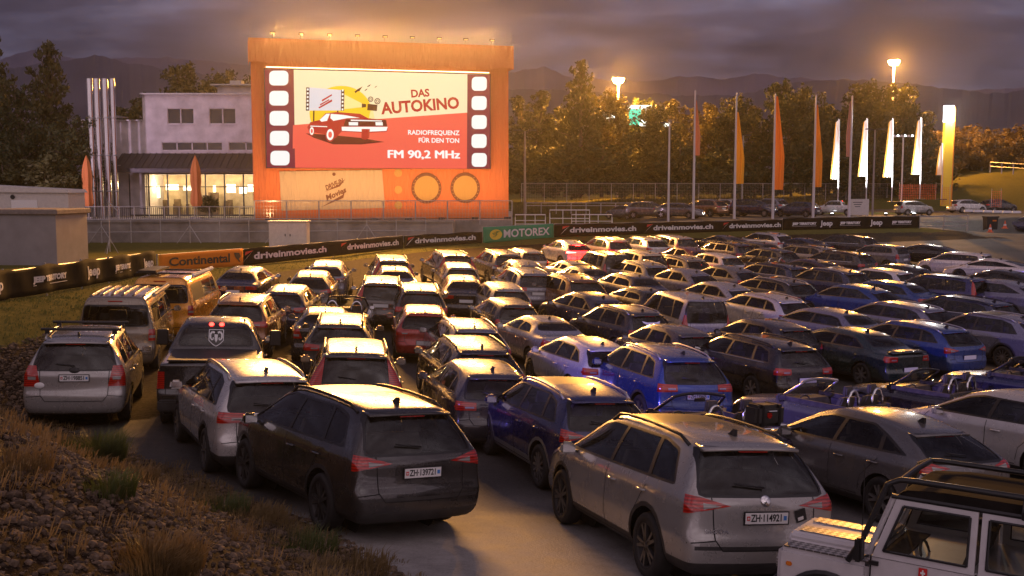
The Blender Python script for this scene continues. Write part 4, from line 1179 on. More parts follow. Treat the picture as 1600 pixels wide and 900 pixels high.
# the painted car
lpoly([(396, 615), (520, 622), (700, 640), (828, 662), (700, 676), (545, 676), (440, 640)], 'dark')
lpoly([(404, 580), (420, 552), (470, 540), (500, 504), (560, 496), (690, 505), (735, 530), (835, 540), (846, 590), (838, 606), (720, 612), (590, 604), (560, 640), (520, 655), (500, 620), (440, 610), (420, 620)], 'deep')
lpoly([(470, 540), (505, 506), (525, 505), (510, 545), (480, 550)], 'white'); lpoly([(530, 506), (600, 512), (690, 528), (620, 530), (545, 545), (528, 530)], 'white')
lpoly([(590, 578), (845, 578), (838, 600), (720, 606), (592, 600)], 'white')
lpoly([(612, 536), (836, 540), (842, 574), (600, 574)], 'dark'); lpoly([(628, 552), (680, 552), (680, 570), (630, 570)], 'white'); lpoly([(776, 552), (816, 552), (818, 570), (778, 570)], 'white')
lpoly([(640, 538), (812, 543), (812, 548), (640, 545)], 'white')
for cx, cy, rx, ry in ((528, 622, 26, 40), (428, 602, 15, 28)):
    lpoly(ell(cx, cy, rx, ry), 'deep'); lpoly(ell(cx, cy, rx * .74, ry * .78), 'white'); lpoly(ell(cx, cy, rx * .4, ry * .44), 'red')
lpoly([(700, 590), (746, 590), (742, 640), (722, 650), (700, 645)], 'deep'); lpoly([(420, 572), (510, 575), (512, 580), (420, 577)], 'white')
def ltext(body, x0, x1, y, cap, col, rot=0, bold=.02, shear=0):
    (a0, b0), (a1, b1) = led(x0, y), led(x1, y); caph = abs(led(x0, y - cap)[1] - led(x0, y)[1])
    me = text_mesh(body, caph / .73, 0, bold * caph, shear)
    w = max(v.co.x for v in me.vertices) - min(v.co.x for v in me.vertices); sx = (a1 - a0) / w
    _lay[0] += 1
    Mx = Matrix.Translation((LX + (a0 + a1) / 2, -.316 - .0022 * _lay[0], LZ + (b0 + b1) / 2)) @ Matrix.Rotation(-R(rot), 4, 'Y') @ Matrix.Rotation(R(90), 4, 'X') @ Matrix.Diagonal((sx, 1, 1, 1))
    bm_add_mesh(lb, me, Mx, _lk.index(col))
ltext('DAS', 972, 1076, 395, 42, 'deep', 4.5, .05)
ltext('AUTOKINO', 806, 1252, 464, 64, 'deep', 5.2, .05)
ltext('RADIOFREQUENZ', 958, 1252, 611, 26, 'white', 0, .03); ltext('FÜR DEN TON', 1020, 1252, 654, 26, 'white', 0, .03)
ltext('FM 90,2 MHz', 844, 1251, 732, 46, 'white', 0, .0); ltext('FM 90,2 MHz', 847, 1254, 731, 46, 'white', 0, .0); ltext('FM 90,2 MHz', 850, 1257, 733, 46, 'white', 0, .0)
part('screen_picture', lb, [LEDM[k] for k in _lk], scr)
# lower print: film title banner and radio dials
def swl(u, v):
    t = .5
    for _ in range(5): t = ((u - 800) / FPX * (80.5 + 4.9 * t) + 19.1) / 18.9
    return SW * t, (345 - v) / (FPX / (80.5 + 4.9 * t))
bm = bmesh.new(); P4 = [swl(*p) for p in ((440, 330), (602, 327), (598, 268), (438, 269))]
add_prism(bm, P4, -.06, -.02); fix_normals(bm); part('title_banner', bm, M['cream_cloth'], scr)
bm = bmesh.new()
for txt, u, v, cap, wpx in (('DRIVE-IN', 523, 290, 7, 30), ('Movies', 525, 305, 8, 34)):
    a, b = swl(u, v); me = text_mesh(txt, cap / 20.4 / .70, 0, .02, .25)
    w = max(q.co.x for q in me.vertices) - min(q.co.x for q in me.vertices)
    bm_add_mesh(bm, me, Matrix.Translation((a, -.066, b)) @ Matrix.Rotation(-R(24), 4, 'Y') @ Matrix.Rotation(R(90), 4, 'X') @ Matrix.Diagonal((wpx / 20.4 / w, 1, 1, 1)))
for q in ([(502, 325), (536, 306), (541, 295), (537, 311)], [(508, 301), (530, 290), (541, 281), (532, 293)]):
    bm.faces.new([bm.verts.new((swl(*p)[0], -.066, swl(*p)[1])) for p in q])
a, b = swl(523, 274); bm.faces.new([bm.verts.new((a + .13 * math.cos(k * .52), -.066, b + .13 * math.sin(k * .52))) for k in range(12)])
part('title_print', bm, M['brownprint'], scr)
for u in (667, 727.5):
    a, b = swl(u, 297); d = empty('radio_dial'); d.parent = scr; d.location = (a, -.03, b)
    bm = bmesh.new(); add_lathe(bm, [(.95, 0), (1.17, 0), (1.17, -.03), (.95, -.03)], 40, 'y'); part('dial_ring', bm, M['brownprint'], d)
    bm = bmesh.new(); bm.faces.new([bm.verts.new((.95 * math.cos(2 * math.pi * k / 40), -.02, .95 * math.sin(2 * math.pi * k / 40))) for k in range(40)][::-1]); part('dial_face', bm, M['ochre'], d)
    bm = bmesh.new()
    for k in range(20): an = R(-230 + k * 14.7); add_tube(bm, [(1.0 * math.cos(an), -.035, 1.0 * math.sin(an)), (1.1 * math.cos(an), -.035, 1.1 * math.sin(an))], .018, 4)
    part('dial_marks', bm, M['ochre'], d)
for v in (273, 299, 323):
    a, b = swl(623, v); bm = bmesh.new(); bm.faces.new([bm.verts.new((a + .30 * math.cos(2 * math.pi * k / 24), -.04, b + .30 * math.sin(2 * math.pi * k / 24))) for k in range(24)][::-1]); part('dial_button', bm, M['ochre'], scr)
bm = bmesh.new(); add_box(bm, (LX + LW / 2, -.40, 11.19), (LW - .2, .10, .06)); part('light_strip', bm, emat('strip_light', (1.0, .80, .45), 3.0), scr)
# lamps: a row of floodlights hung under the awning
M['lampglow'] = emat('lamp_glow', (1.0, .70, .34), .7)
FLOODS = []
for k in range(9):
    x = 1.6 + k * 2.04
    f = empty('floodlight'); f.parent = scr; f.location = (x, -1.0, SH + .35)
    bm = bmesh.new(); add_box(bm, (0, .05, .03), (.36, .16, .16)); part('lamp_housing', bm, M['darkmetal'], f)
    bm = bmesh.new(); add_tube(bm, [(0, .1, -.05), (0, .5, -.4)], .03, 6); part('bracket', bm, M['galv'], f)
    bm = bmesh.new(); add_box(bm, (0, -.04, .0), (.28, .03, .09)); part('lamp_pane', bm, M['lampglow'], f)
    FLOODS.append((x, -1.25, SH + .35))
# ------------------------------------------------------------------ advertising banners round the edge of the lot
M['white_print'] = simple('white_print', (.72, .70, .68), .7)
M['banner_black'] = simple('banner_black', (.012, .010, .009), .9, var=.5, vscale=2, spec=.12)
M['banner_orange'] = simple('banner_orange', (.80, .26, .03), .9, spec=.15); M['banner_green'] = simple('banner_green', (.04, .27, .13), .9, spec=.15)
M['yellow_print'] = simple('yellow_print', (.85, .60, .06), .6); M['red_print'] = simple('red_print', (.62, .04, .03), .6)
def banner(u0, v0, s0, u1, v1, s1, hpx0, hpx1, mat, label, prints, wave=.05, gap=.02):
    A, B = bpt(u0, v0, s0), bpt(u1, v1, s1); h0, h1 = hpx0 / s0, hpx1 / s1
    d = (B - A); Ln = math.hypot(d.x, d.y); ax = Vector((d.x, d.y, 0)).normalized(); nrm = Vector((ax.y, -ax.x, 0))
    root = empty('advertising_banner', A); root['_L'] = Ln
    tag(root, label, 'banner', 'advertising banners round the lot')
    rr = random.Random(int(u0 * 7 + 3))
    ph = [rr.uniform(0, 6) for _ in range(4)]
    def P(t, h, off=0.0):
        w = wave * (math.sin(t * Ln * 1.7 + ph[0]) * .5 + math.sin(t * Ln * 3.9 + ph[1] + h * 2) * .35 * (1 - abs(h - .5)))
        sag = -.05 * wave / .05 * (math.sin(t * Ln * .9 + ph[2]) ** 2) if h > .9 else 0
        hh = h0 + (h1 - h0) * t
        return ax * (t * Ln) + nrm * (w + off) + Vector((0, 0, d.z * t + gap + hh * h + sag))
    bm = bmesh.new(); nx = max(8, int(Ln * 3)); ny = 5; G = {}
    for i in range(nx + 1):
        for j in range(ny + 1): G[i, j] = bm.verts.new(P(i / nx, j / ny))
    for i in range(nx):
        for j in range(ny): bm.faces.new((G[i, j], G[i + 1, j], G[i + 1, j + 1], G[i, j + 1]))
    me = mesh_of(bm, mat, 'cloth', True); o = obj('cloth', me, root)
    md = o.modifiers.new('t', 'SOLIDIFY'); md.thickness = .012; md.offset = -1
    bm = bmesh.new(); npst = max(2, int(Ln / 2.6))
    for k in range(npst + 1):
        p = P(k / npst, 0, -.10); q = P(k / npst, 1, -.10); add_tube(bm, [(p.x, p.y, p.z - .5), (q.x, q.y, q.z + .03)], .03, 6)
    p, q = P(0, 1, -.07), P(1, 1, -.07); add_tube(bm, [p, q], .022, 6)
    part('support_frame', bm, M['galv'], root)
    for kind, t, hrel, body, wid, m in prints:
        hh = h0 + (h1 - h0) * t
        bm = bmesh.new()
        if kind == 'text':
            me = text_mesh(body, hh * hrel / .72, 0, .018 * hh, spacing=1.0)
            xs = [v.co.x for v in me.vertices]; w = max(xs) - min(xs); sx = wid * Ln / w
            bm.from_mesh(me); bpy.data.meshes.remove(me)
            for v in bm.verts:
                tt = t + v.co.x * sx / Ln; hv = .5 + v.co.y / hh
                v.co = P(tt, hv, .022)
        elif kind == 'poly':
            vs = [bm.verts.new(P(t + a * wid, .5 + b * hrel, .02)) for a, b in body]; bm.faces.new(vs)
        part('print', bm, M[m], root)
    return root
def drive(t, w): return [('poly', t - w * .60, .34, [(-.35, -1), (.8, 1), (.2, .1)], w * .12, 'white_print'), ('poly', t - w * .60, .34, [(-.1, .25), (.8, 1), (-.05, .9)], w * .12, 'red_print'), ('text', t, .40, 'driveinmovies.ch', w, 'white_print')]
def terr(t, w): return [('text', t, .18, 'JEEP TERRITORY', w, 'white_print'), ('poly', t, .5, [(-.5, -.40), (.5, -.40), (.5, -.36), (-.5, -.36)], w, 'white_print')]
banner(-60, 482, 62, 246, 428, 38, 52, 37, M['banner_black'], 'creased black banner on the left lettered Jeep, below the grey hut', [('text', .10, .36, 'Jeep', .09, 'white_print')] + terr(.34, .16) + [('text', .56, .36, 'Jeep', .085, 'white_print')] + terr(.745, .13) + [('text', .92, .36, 'Jeep', .065, 'white_print')], wave=.11)
banner(249, 425, 38, 380, 416, 32.5, 26, 27, M['banner_orange'], 'flat orange banner lettered Continental in black', [('text', .46, .50, 'Continental', .72, 'ink'), ('poly', .92, .30, [(-.5, 1), (.3, .9), (.5, .2), (.2, -.3), (.5, -1), (.1, -.6), (-.2, -.1), (-.4, .3)], .09, 'ink')], wave=.0)
banner(381, 416, 32.5, 630, 388.5, 24.5, 27, 20, M['banner_black'], 'black driveinmovies banner just right of the orange one, twice lettered', drive(.25, .40) + drive(.77, .38), wave=.05)
banner(631, 388.3, 24.5, 753, 380, 22.5, 20, 18.5, M['banner_black'], 'black driveinmovies banner just left of the green one', drive(.52, .78), wave=.05)
banner(755, 381, 22.5, 865, 373, 21.2, 25.5, 23, M['banner_green'], 'green banner with a yellow swirl lettered MOTOREX', [('text', .60, .50, 'MOTOREX', .66, 'white_print'), ('poly', .17, .32, ell(0, 0, .5, 1, 20), .17, 'yellow_print'), ('poly', .165, .26, [(-.3, .3), (.1, .8), (.5, .7), (.1, .4), (.2, 0), (-.1, -.6), (-.5, -.7), (-.1, -.2)], .15, 'banner_green')], wave=.0)
banner(866, 371, 21.2, 1222, 360, 18.6, 20.5, 16.5, M['banner_black'], 'long dark driveinmovies banner right of the green one, three times lettered', drive(.195, .27) + drive(.535, .265) + drive(.868, .25), wave=.04)
banner(1223, 360, 18.6, 1436, 356.5, 17.6, 19, 19, M['banner_black'], 'black banner on the right lettered Jeep, beside the bare guard rail', terr(.15, .17) + [('text', .31, .42, 'Jeep', .09, 'white_print')] + terr(.48, .15) + [('text', .675, .42, 'Jeep', .09, 'white_print')] + terr(.865, .15), wave=.04)
# bare rail at the end of the banners
A, B = bpt(1437, 356, 17.6), bpt(1512, 356, 17.2)
rl = empty('guard_rail', A); tag(rl, 'short bare galvanised guard rail right of the black banners', 'railing')
d = B - A
for z in (1.05, .55, .15):
    bm = bmesh.new(); add_box(bm, (d.x / 2, d.y / 2, d.z / 2 + z), (math.hypot(d.x, d.y), .06, .13 if z > 1 else .09), math.atan2(d.y, d.x)); part('rail', bm, M['galv'], rl)
for t in (0, .5, 1):
    bm = bmesh.new(); add_box(bm, (d.x * t, d.y * t + .07, d.z * t + .45), (.09, .09, 1.5)); part('post', bm, M['galv'], rl)

# ------------------------------------------------------------------ restaurant behind the screen
M['winglass'] = simple('dark_window', (.02, .022, .026), .08, spec=.8)
M['warmroom'] = emat('lit_room', (1.0, .72, .34), 1.6); M['warmbright'] = emat('bright_lamp', (1.0, .86, .55), 4.0)
M['roofmetal'] = simple('roof_metal', (.045, .043, .05), .45, .5, var=.2)
S_B = 18.5; BY = pix(300, 337, FPX / S_B).y; BZ = TERR
bx = lambda u: (u - 800) / S_B
bz = lambda v: (337 - v) / S_B
bd = empty('restaurant', (0, BY, BZ)); tag(bd, 'white flat-roofed restaurant with a lit glass ground floor, left of the cinema screen', 'building')
X0, X1, X2, XE = bx(133), bx(228), bx(190), bx(470)
ZL, ZU = bz(190), bz(150)
def wallrects(y, rects, m, name, th=.3):
    bm = bmesh.new()
    for a, b, z0, z1 in rects: add_box(bm, ((a + b) / 2, y + th / 2, (z0 + z1) / 2), (b - a, th, z1 - z0))
    return part(name, bm, m, bd)
wz = [bz(195), bz(170), bz(236), bz(222)]
wx = [(bx(266), bx(307)), (bx(331), bx(372))]
rib = [(bx(256), bx(350)), (bx(360), bx(440))]
# the upper storey wall is pieced round its real openings
wallrects(0, [(X1, XE, wz[1], ZU), (X1, wx[0][0], wz[0], wz[1]), (wx[0][1], wx[1][0], wz[0], wz[1]), (wx[1][1], XE, wz[0], wz[1]), (X1, XE, wz[3], wz[0]), (X1, rib[0][0], wz[2], wz[3]), (rib[0][1], rib[1][0], wz[2], wz[3]), (rib[1][1], XE, wz[2], wz[3]), (X1, XE, bz(272), wz[2])], M['wallwhite'], 'upper_wall')
wallrects(.003, [(X0, X1 - .002, 0, ZL), ], M['wallwhite'], 'side_wing_wall')
bm = bmesh.new(); add_box(bm, ((X1 + XE) / 2, 6.3, ZU / 2 + 2.0), (XE - X1, 12, ZU - 4.02)); add_box(bm, ((X0 + X1) / 2, 6.3, ZL / 2), (X1 - X0 - .02, 11.4, ZL - .02)); part('building_mass', bm, M['wallwhite'], bd)
bm = bmesh.new(); add_box(bm, ((X1 + XE) / 2, 6, ZU + .06), (XE - X1 + .2, 12.8, .12)); add_box(bm, ((X0 + X1) / 2 - .05, 6, ZL + .05), (X1 - X0 + .1, 12.4, .10)); part('roof_edge', bm, M['galv'], bd)
bm = bmesh.new(); add_box(bm, (bx(355), 6, ZU + .6), (bx(386) - bx(326), 4, 1.0)); part('roof_hut', bm, M['wallwhite'], bd)
bm = bmesh.new(); add_box(bm, (bx(353), 6, ZU + 1.15), (bx(392) - bx(318), 5.2, .12)); add_box(bm, (bx(352), 5, ZU + 1.4), (1.0, 1.0, .4)); part('roof_hut_slab', bm, M['galv'], bd)
def window(x0, x1, z0, z1, n, y=.12):
    w = empty('window', ((x0 + x1) / 2, y, (z0 + z1) / 2)); w.parent = bd
    W_, H_ = x1 - x0, z1 - z0
    bm = bmesh.new(); add_box(bm, (0, .04, 0), (W_, .03, H_)); part('pane', bm, M['winglass'], w)
    bm = bmesh.new()
    for k in range(n + 1): add_box(bm, (-W_ / 2 + W_ * k / n, -.02, 0), (.09, .08, H_))
    for z in (-H_ / 2 + .04, H_ / 2 - .04): add_box(bm, (0, -.025, z), (W_ + .06, .07, .08))
    add_box(bm, (0, -.10, -H_ / 2 - .03), (W_ + .2, .25, .05)); part('frame', bm, M['wallwhite'], w)
window(*wx[0], wz[0], wz[1], 2); window(*wx[1], wz[0], wz[1], 2)
window(*rib[0], wz[2], wz[3], 4); window(*rib[1], wz[2], wz[3], 3)
# dark standing-seam canopy
bm = bmesh.new(); cx0, cx1 = bx(194), XE
q = [(-.02, bz(240)), (-2.6, bz(264)), (-2.6, bz(270)), (-.02, bz(250))]
add_prism(bm, q, cx0, cx1, lambda a, b, d_: (d_, a, b))
for k in range(28):
    x = cx0 + (cx1 - cx0) * (k + .5) / 28; add_prism(bm, [(-.05, bz(240) + .05), (-2.6, bz(264) + .05), (-2.6, bz(264) - .01), (-.05, bz(240) - .01)], x - .03, x + .03, lambda a, b, d_: (d_, a, b))
fix_normals(bm); part('canopy', bm, M['roofmetal'], bd)
# ground floor room, open behind its glass, with lamps, shelves and tables
gx0, gx1, gz0, gz1 = bx(204), XE, .05, bz(272)
bm = bmesh.new()
add_box(bm, ((gx0 + gx1) / 2, 5.0, gz1 / 2), (gx1 - gx0, .1, gz1)); part('room_back_wall', bm, simple('room_wall', (.62, .50, .34), .8, var=.3, vscale=1.2), bd)
bm = bmesh.new(); add_box(bm, ((gx0 + gx1) / 2, 2.5, gz1 + .02), (gx1 - gx0, 5.0, .1)); add_box(bm, (gx0 - .05, 2.5, gz1 / 2), (.1, 5, gz1)); part('room_ceiling', bm, M['wallwhite'], bd)
rnd = random.Random(4)
bm = bmesh.new()
for k in range(26):
    x = gx0 + .4 + (gx1 - gx0 - .8) * rnd.random(); h = rnd.uniform(.8, 2.0); add_box(bm, (x, 3.8 + rnd.random(), h / 2), (rnd.uniform(.15, .7), .3, h))
part('room_furniture', bm, simple('furniture', (.12, .08, .05), .6, var=.5, vscale=3), bd)
for u0, u1, v0, v1 in ((217, 232, 284, 316), (242, 262, 285, 300), (270, 292, 288, 300), (318, 322, 286, 304), (340, 354, 283, 306), (360, 372, 288, 306), (374, 384, 284, 304), (386, 396, 289, 302)):
    bm = bmesh.new(); add_box(bm, (bx((u0 + u1) / 2), 3.2, bz((v0 + v1) / 2)), ((u1 - u0) / S_B, .1, (v1 - v0) / S_B * .6)); part('room_lamp', bm, M['warmbright'], bd)
g = empty('window', (0, .05, 0)); g.parent = bd
bm = bmesh.new()
for k in range(10): add_box(bm, (gx0 + (gx1 - gx0) * k / 9, 0, gz1 / 2), (.10, .12, gz1))
add_box(bm, ((gx0 + gx1) / 2, .0, .06), (gx1 - gx0, .11, .12)); add_box(bm, ((gx0 + gx1) / 2, .002, 2.45), (gx1 - gx0, .09, .07)); part('frame', bm, M['darkmetal'], g)
mgl, ntg = mat_new('shop_glass'); og = N(ntg, 'ShaderNodeOutputMaterial'); t1 = N(ntg, 'ShaderNodeBsdfTransparent'); t1.inputs[0].default_value = (.85, .85, .82, 1); g1 = N(ntg, 'ShaderNodeBsdfGlossy'); g1.inputs['Roughness'].default_value = .03; mx = N(ntg, 'ShaderNodeMixShader'); mx.inputs[0].default_value = .08; L(ntg, t1.outputs[0], mx.inputs[1]); L(ntg, g1.outputs[0], mx.inputs[2]); L(ntg, mx.outputs[0], og.inputs[0])
M['shopglass'] = mgl
bm = bmesh.new(); bm.faces.new([bm.verts.new(p) for p in ((gx0, .03, .1), (gx1, .03, .1), (gx1, .03, gz1), (gx0, .03, gz1))]); part('pane', bm, mgl, g)
wallrects(-.004, [(X2, gx0 - .1, 0, bz(268))], M['wallwhite'], 'corner_wall')
# steel flue pipes
M['steel'] = simple('polished_steel', (.62, .60, .60), .18, 1.0)
for k, (u0, u1, vt) in enumerate(((139, 148, 115), (150, 159, 115), (163, 172, 115), (175, 183, 115))):
    f = empty('flue_pipe', (bx((u0 + u1) / 2) * .955 - 0.15, BY - 3.2, BZ))
    tag(f, ['leftmost of four tall polished steel flue pipes', 'second steel flue pipe from the left', 'third steel flue pipe from the left', 'rightmost and thinnest of the four tall steel flue pipes'][k], 'flue pipe', 'steel flue pipes beside the restaurant')
    r = .245 if k < 3 else .20
    bm = bmesh.new(); h = 11.15
    add_lathe(bm, [(r, .0), (r, h - .02), (r * .86, h), (r * .86, h - .6), (.01, h - .6)], 20); part('pipe', bm, M['steel'], f)
    for z in (2.1, 5.0, 8.0):
        bm = bmesh.new(); add_lathe(bm, [(r, -.05), (r + .02, -.05), (r + .02, .05), (r, .05)], 20); o = part('pipe_collar', bm, M['galv'], f, True, (0, 0, z))
    bm = bmesh.new(); add_tube(bm, [(0, 0, 8.2), (0, 3.3, 8.2)], .05, 6); add_tube(bm, [(0, 0, 4.2), (0, 3.3, 4.2)], .05, 6); part('bracket', bm, M['galv'], f)
# closed parasols on the terrace
M['parasol'] = cloth('parasol_cloth', (.62, .20, .06), .6)
for u, lab in ((135, 'closed orange parasol left of the steel flue pipes'), (305, 'closed orange parasol in front of the lit restaurant windows')):
    f = empty('closed_parasol', (bx(u) * .925, BY - 6.5, BZ)); tag(f, lab, 'parasol', 'closed parasols on the terrace')
    bm = bmesh.new(); add_tube(bm, [(0, 0, 0), (0, 0, 4.8)], .04, 8); part('pole', bm, M['galv'], f)
    bm = bmesh.new(); rg = []
    for z, r in ((.9, .26), (1.2, .40), (1.8, .36), (2.2, .30), (3.0, .36), (3.8, .32), (4.4, .20), (4.9, .03)):
        rg.append([bm.verts.new(((r * (1 + .22 * math.cos(6 * a))) * math.cos(a), (r * (1 + .22 * math.cos(6 * a))) * math.sin(a), z)) for a in [2 * math.pi * k / 30 for k in range(30)]])
    for A_, B_ in zip(rg, rg[1:]):
        for k in range(30): bm.faces.new((A_[k], A_[(k + 1) % 30], B_[(k + 1) % 30], B_[k]))
    bm.faces.new(rg[-1]); part('canopy', bm, M['parasol'], f, True)
    bm = bmesh.new(); add_box(bm, (0, 0, .06), (.9, .9, .12)); part('base', bm, M['conc'], f)
# terrace railing with dark infill, tables behind it
def rail_fence(name, A, B, h, npost, label, cat, bars=(1.0, .1), mesh=False, r=.035, infill=None, group=None, brace=False):
    d = B - A; root = empty(name, A); tag(root, label, cat, group)
    for k in range(npost + 1):
        t = k / npost; bm = bmesh.new(); add_tube(bm, [d * t + Vector((0, 0, -.2)), d * t + Vector((0, 0, h))], r, 6)
        if brace and k % 3 == 1:
            for sg in (-1, 1): add_tube(bm, [d * t + Vector((0, 0, h * .75)), d * t + Vector((sg * .9, -.3, 0))], r * .7, 5)
        part('post', bm, M['galv'], root)
    bm = bmesh.new()
    for b in bars: add_tube(bm, [Vector((0, -.03, h * b)), d + Vector((0, -.03, h * b))], r * .8, 6)
    part('rail', bm, M['galv'], root)
    if mesh:
        bm = bmesh.new(); Ln = d.length; n = int(Ln / .22)
        for k in range(n): p = d * (k / n); add_tube(bm, [p, p + Vector((0, 0, h * .97))], .0065, 3)
        for k in range(6): z = h * (k + .5) / 6; add_tube(bm, [Vector((0, 0, z)), d + Vector((0, 0, z))], .006, 3)
        part('wire_mesh', bm, M['galv'], root)
    if infill:
        bm = bmesh.new(); n = int(d.length / .14)
        for k in range(n): p = d * (k / n); add_box(bm, (p.x, p.y, p.z + h * .5), (.03, .02, h * .9))
        part('balusters', bm, infill, root)
    return root
tz = lambda u, s: Vector(((u - 800) / s, pix(u, 340, FPX / s).y, TERR))
rail_fence('terrace_railing', tz(116, 21.5), tz(398, 21.5), 1.05, 12, 'dark barred railing along the restaurant terrace', 'railing', (1.0, .08), False, .04, M['darkmetal'])
rail_fence('screen_fence', tz(398, 21.9), tz(800, 21.9), 1.5, 8, 'thin wire fence standing in front of the orange cinema screen', 'fence', (1.0,), True, .045)
rail_fence('wall_fence', Vector((-30.6, 75.7, bpt(120, 383, 22.5).z)), Vector((-6.0, 75.7, bpt(670, 380, 22.5).z)), 1.75, 12, 'low wire fence with braced posts in front of the retaining wall', 'fence', (1.0, .5), False, .04, None, None, True)
bm0 = M['darkmetal']
rnd = random.Random(11)
for k in range(9):
    x = -31 + k * 1.35; f = empty('terrace_table', (x, BY - 3.6 - .5 * (k % 2), BZ)); tag(f, 'small dark bistro table in the row behind the terrace railing', 'table', 'bistro tables on the restaurant terrace')
    bm = bmesh.new(); add_lathe(bm, [(.35, .72), (.36, .74), (.36, .76), (.0, .76)], 16); part('tabletop', bm, M['darkmetal'], f)
    bm = bmesh.new(); add_tube(bm, [(0, 0, 0), (0, 0, .73)], .03, 6); add_box(bm, (0, 0, .02), (.4, .4, .03)); part('leg', bm, M['darkmetal'], f)
# planting on the terrace
def leafy(name, c, rx, ry, rz, n, size, mat, label, cat, seed, group=None):
    rr = random.Random(seed); root = empty(name, (c[0], c[1], c[2])); tag(root, label, cat, group)
    bm = bmesh.new()
    for k in range(n):
        a = rr.uniform(0, 6.283); u = rr.uniform(-1, 1); r = rr.random() ** .4
        p = Vector((rx * r * math.cos(a) * math.sqrt(1 - u * u), ry * r * math.sin(a) * math.sqrt(1 - u * u), rz * (1 + u * r)))
        d = Vector((rr.uniform(-1, 1), rr.uniform(-1, 1), rr.uniform(-1, 1))).normalized(); e = d.orthogonal().normalized(); s = size * rr.uniform(.6, 1.3)
        bm.faces.new([bm.verts.new(p + q) for q in (d * s, e * s * .5, -d * s, -e * s * .5)])
    part('foliage', bm, mat, root)
    bm = bmesh.new()
    for k in range(5): add_tube(bm, [(0, 0, -.1), (rx * .5 * math.cos(k * 1.26), ry * .5 * math.sin(k * 1.26), rz * 1.2)], .02, 5)
    part('stem', bm, M['bark'], root)
def leaf_mat(name, a, b):
    m, nt = mat_new(name); out = N(nt, 'ShaderNodeOutputMaterial'); bs = N(nt, 'ShaderNodeBsdfPrincipled'); tc = N(nt, 'ShaderNodeTexCoord')
    r = ramp(nt, noise(nt, tc.outputs['Object'], .8, 5, .7), [(.3, a), (.7, b)]); L(nt, r.outputs[0], bs.inputs['Base Color']); bs.inputs['Roughness'].default_value = .6
    tr = N(nt, 'ShaderNodeBsdfTranslucent'); L(nt, r.outputs[0], tr.inputs[0]); mx = N(nt, 'ShaderNodeMixShader'); mx.inputs[0].default_value = .25
    L(nt, bs.outputs[0], mx.inputs[1]); L(nt, tr.outputs[0], mx.inputs[2]); L(nt, mx.outputs[0], out.inputs[0]); return m
M['bark'] = simple('bark', (.16, .12, .09), .9, var=.4, vscale=5)
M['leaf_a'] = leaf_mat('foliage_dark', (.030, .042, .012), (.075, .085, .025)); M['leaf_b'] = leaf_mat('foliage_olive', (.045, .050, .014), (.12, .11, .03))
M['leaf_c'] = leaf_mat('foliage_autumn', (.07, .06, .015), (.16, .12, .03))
leafy('potted_shrub', (bx(330) * .95, BY - 5.2, BZ + .3), .9, .5, .75, 500, .12, M['leaf_a'], 'dark leafy shrub beside the right parasol on the terrace', 'shrub', 3)

# ------------------------------------------------------------------ hut, caravan container, lamp tripod, cabinet on the left
M['hutgrey'] = simple('hut_grey', (.26, .245, .24), .8, var=.12, vscale=1.5, bump=.15); M['hutroof'] = simple('hut_roof', (.20, .17, .15), .85, var=.2)
M['offwhite'] = simple('offwhite_panel', (.60, .57, .52), .6, var=.08)
p = bpt(50, 418, 33)
h = empty('transformer_hut', (p.x - .2, p.y + 1.6, p.z)); h.rotation_euler = (0, 0, R(-6)); tag(h, 'square grey transformer hut with an overhanging slab roof above the Jeep banner', 'hut')
bm = bmesh.new(); add_box(bm, (0, 0, 1.15), (3.2, 3.0, 2.7)); part('wall', bm, M['hutgrey'], h)
bm = bmesh.new(); add_box(bm, (0, 0, 2.62), (3.5, 3.3, .25)); bmesh.ops.bevel(bm, geom=bm.edges[:], offset=.04, segments=1, affect='EDGES'); part('roof', bm, M['hutroof'], h)
bm = bmesh.new(); add_box(bm, (-1.62, 0, 1.1), (.05, 1.4, 2.1)); part('door', bm, M['darkmetal'], h)
p = bpt(20, 350, 26)
c = empty('office_container', (p.x - .6, p.y + 3, p.z)); tag(c, 'long white office container with a shallow roof, behind the grey hut', 'container')
bm = bmesh.new(); add_box(bm, (0, 0, .6), (6.6, 2.6, 2.6)); part('wall', bm, M['offwhite'], c)
bm = bmesh.new(); add_prism(bm, [(-3.45, 1.9), (3.45, 1.85), (3.3, 2.05), (-3.45, 2.4)], -1.45, 1.45); fix_normals(bm); part('roof', bm, M['offwhite'], c)
bm = bmesh.new(); add_box(bm, (.6, -1.32, 1.15), (1.6, .06, .5)); part('notice_board', bm, M['plate'], c)
bm = bmesh.new(); add_lathe(bm, [(.0, 0), (.14, 0), (.14, .02), (.0, .02)], 14, 'y'); part('round_mark', bm, M['ink'], c, loc=(-.1, -1.36, 1.6))
p = bpt(172, 396, 27)
t = empty('lamp_tripod', p); tag(t, 'thin metal tripod stand with an angled arm on the lit grass', 'tripod')
bm = bmesh.new(); add_tube(bm, [(0, 0, .1), (0, 0, 3.0)], .035, 6); part('mast', bm, M['galv'], t)
for k in range(3):
    bm = bmesh.new(); a = k * 2.09 + .5; add_tube(bm, [(0, 0, .9), (.45 * math.cos(a), .45 * math.sin(a), 0)], .02, 5); part('leg', bm, M['galv'], t)
bm = bmesh.new(); add_tube(bm, [(0, 0, 3.0), (.5, 0, 2.45)], .03, 5); part('arm', bm, M['galv'], t)
p = bpt(450, 388, 25.8)
c = empty('switch_cabinet', p); tag(c, 'pale grey street cabinet with two doors in front of the retaining wall', 'cabinet')
bm = bmesh.new(); add_box(bm, (0, .5, .78), (2.3, 1.0, 1.6)); bmesh.ops.bevel(bm, geom=bm.edges[:], offset=.03, segments=1, affect='EDGES'); part('housing', bm, M['offwhite'], c)
bm = bmesh.new(); add_box(bm, (0, .5, 1.62), (2.45, 1.15, .08)); part('lid', bm, M['offwhite'], c)
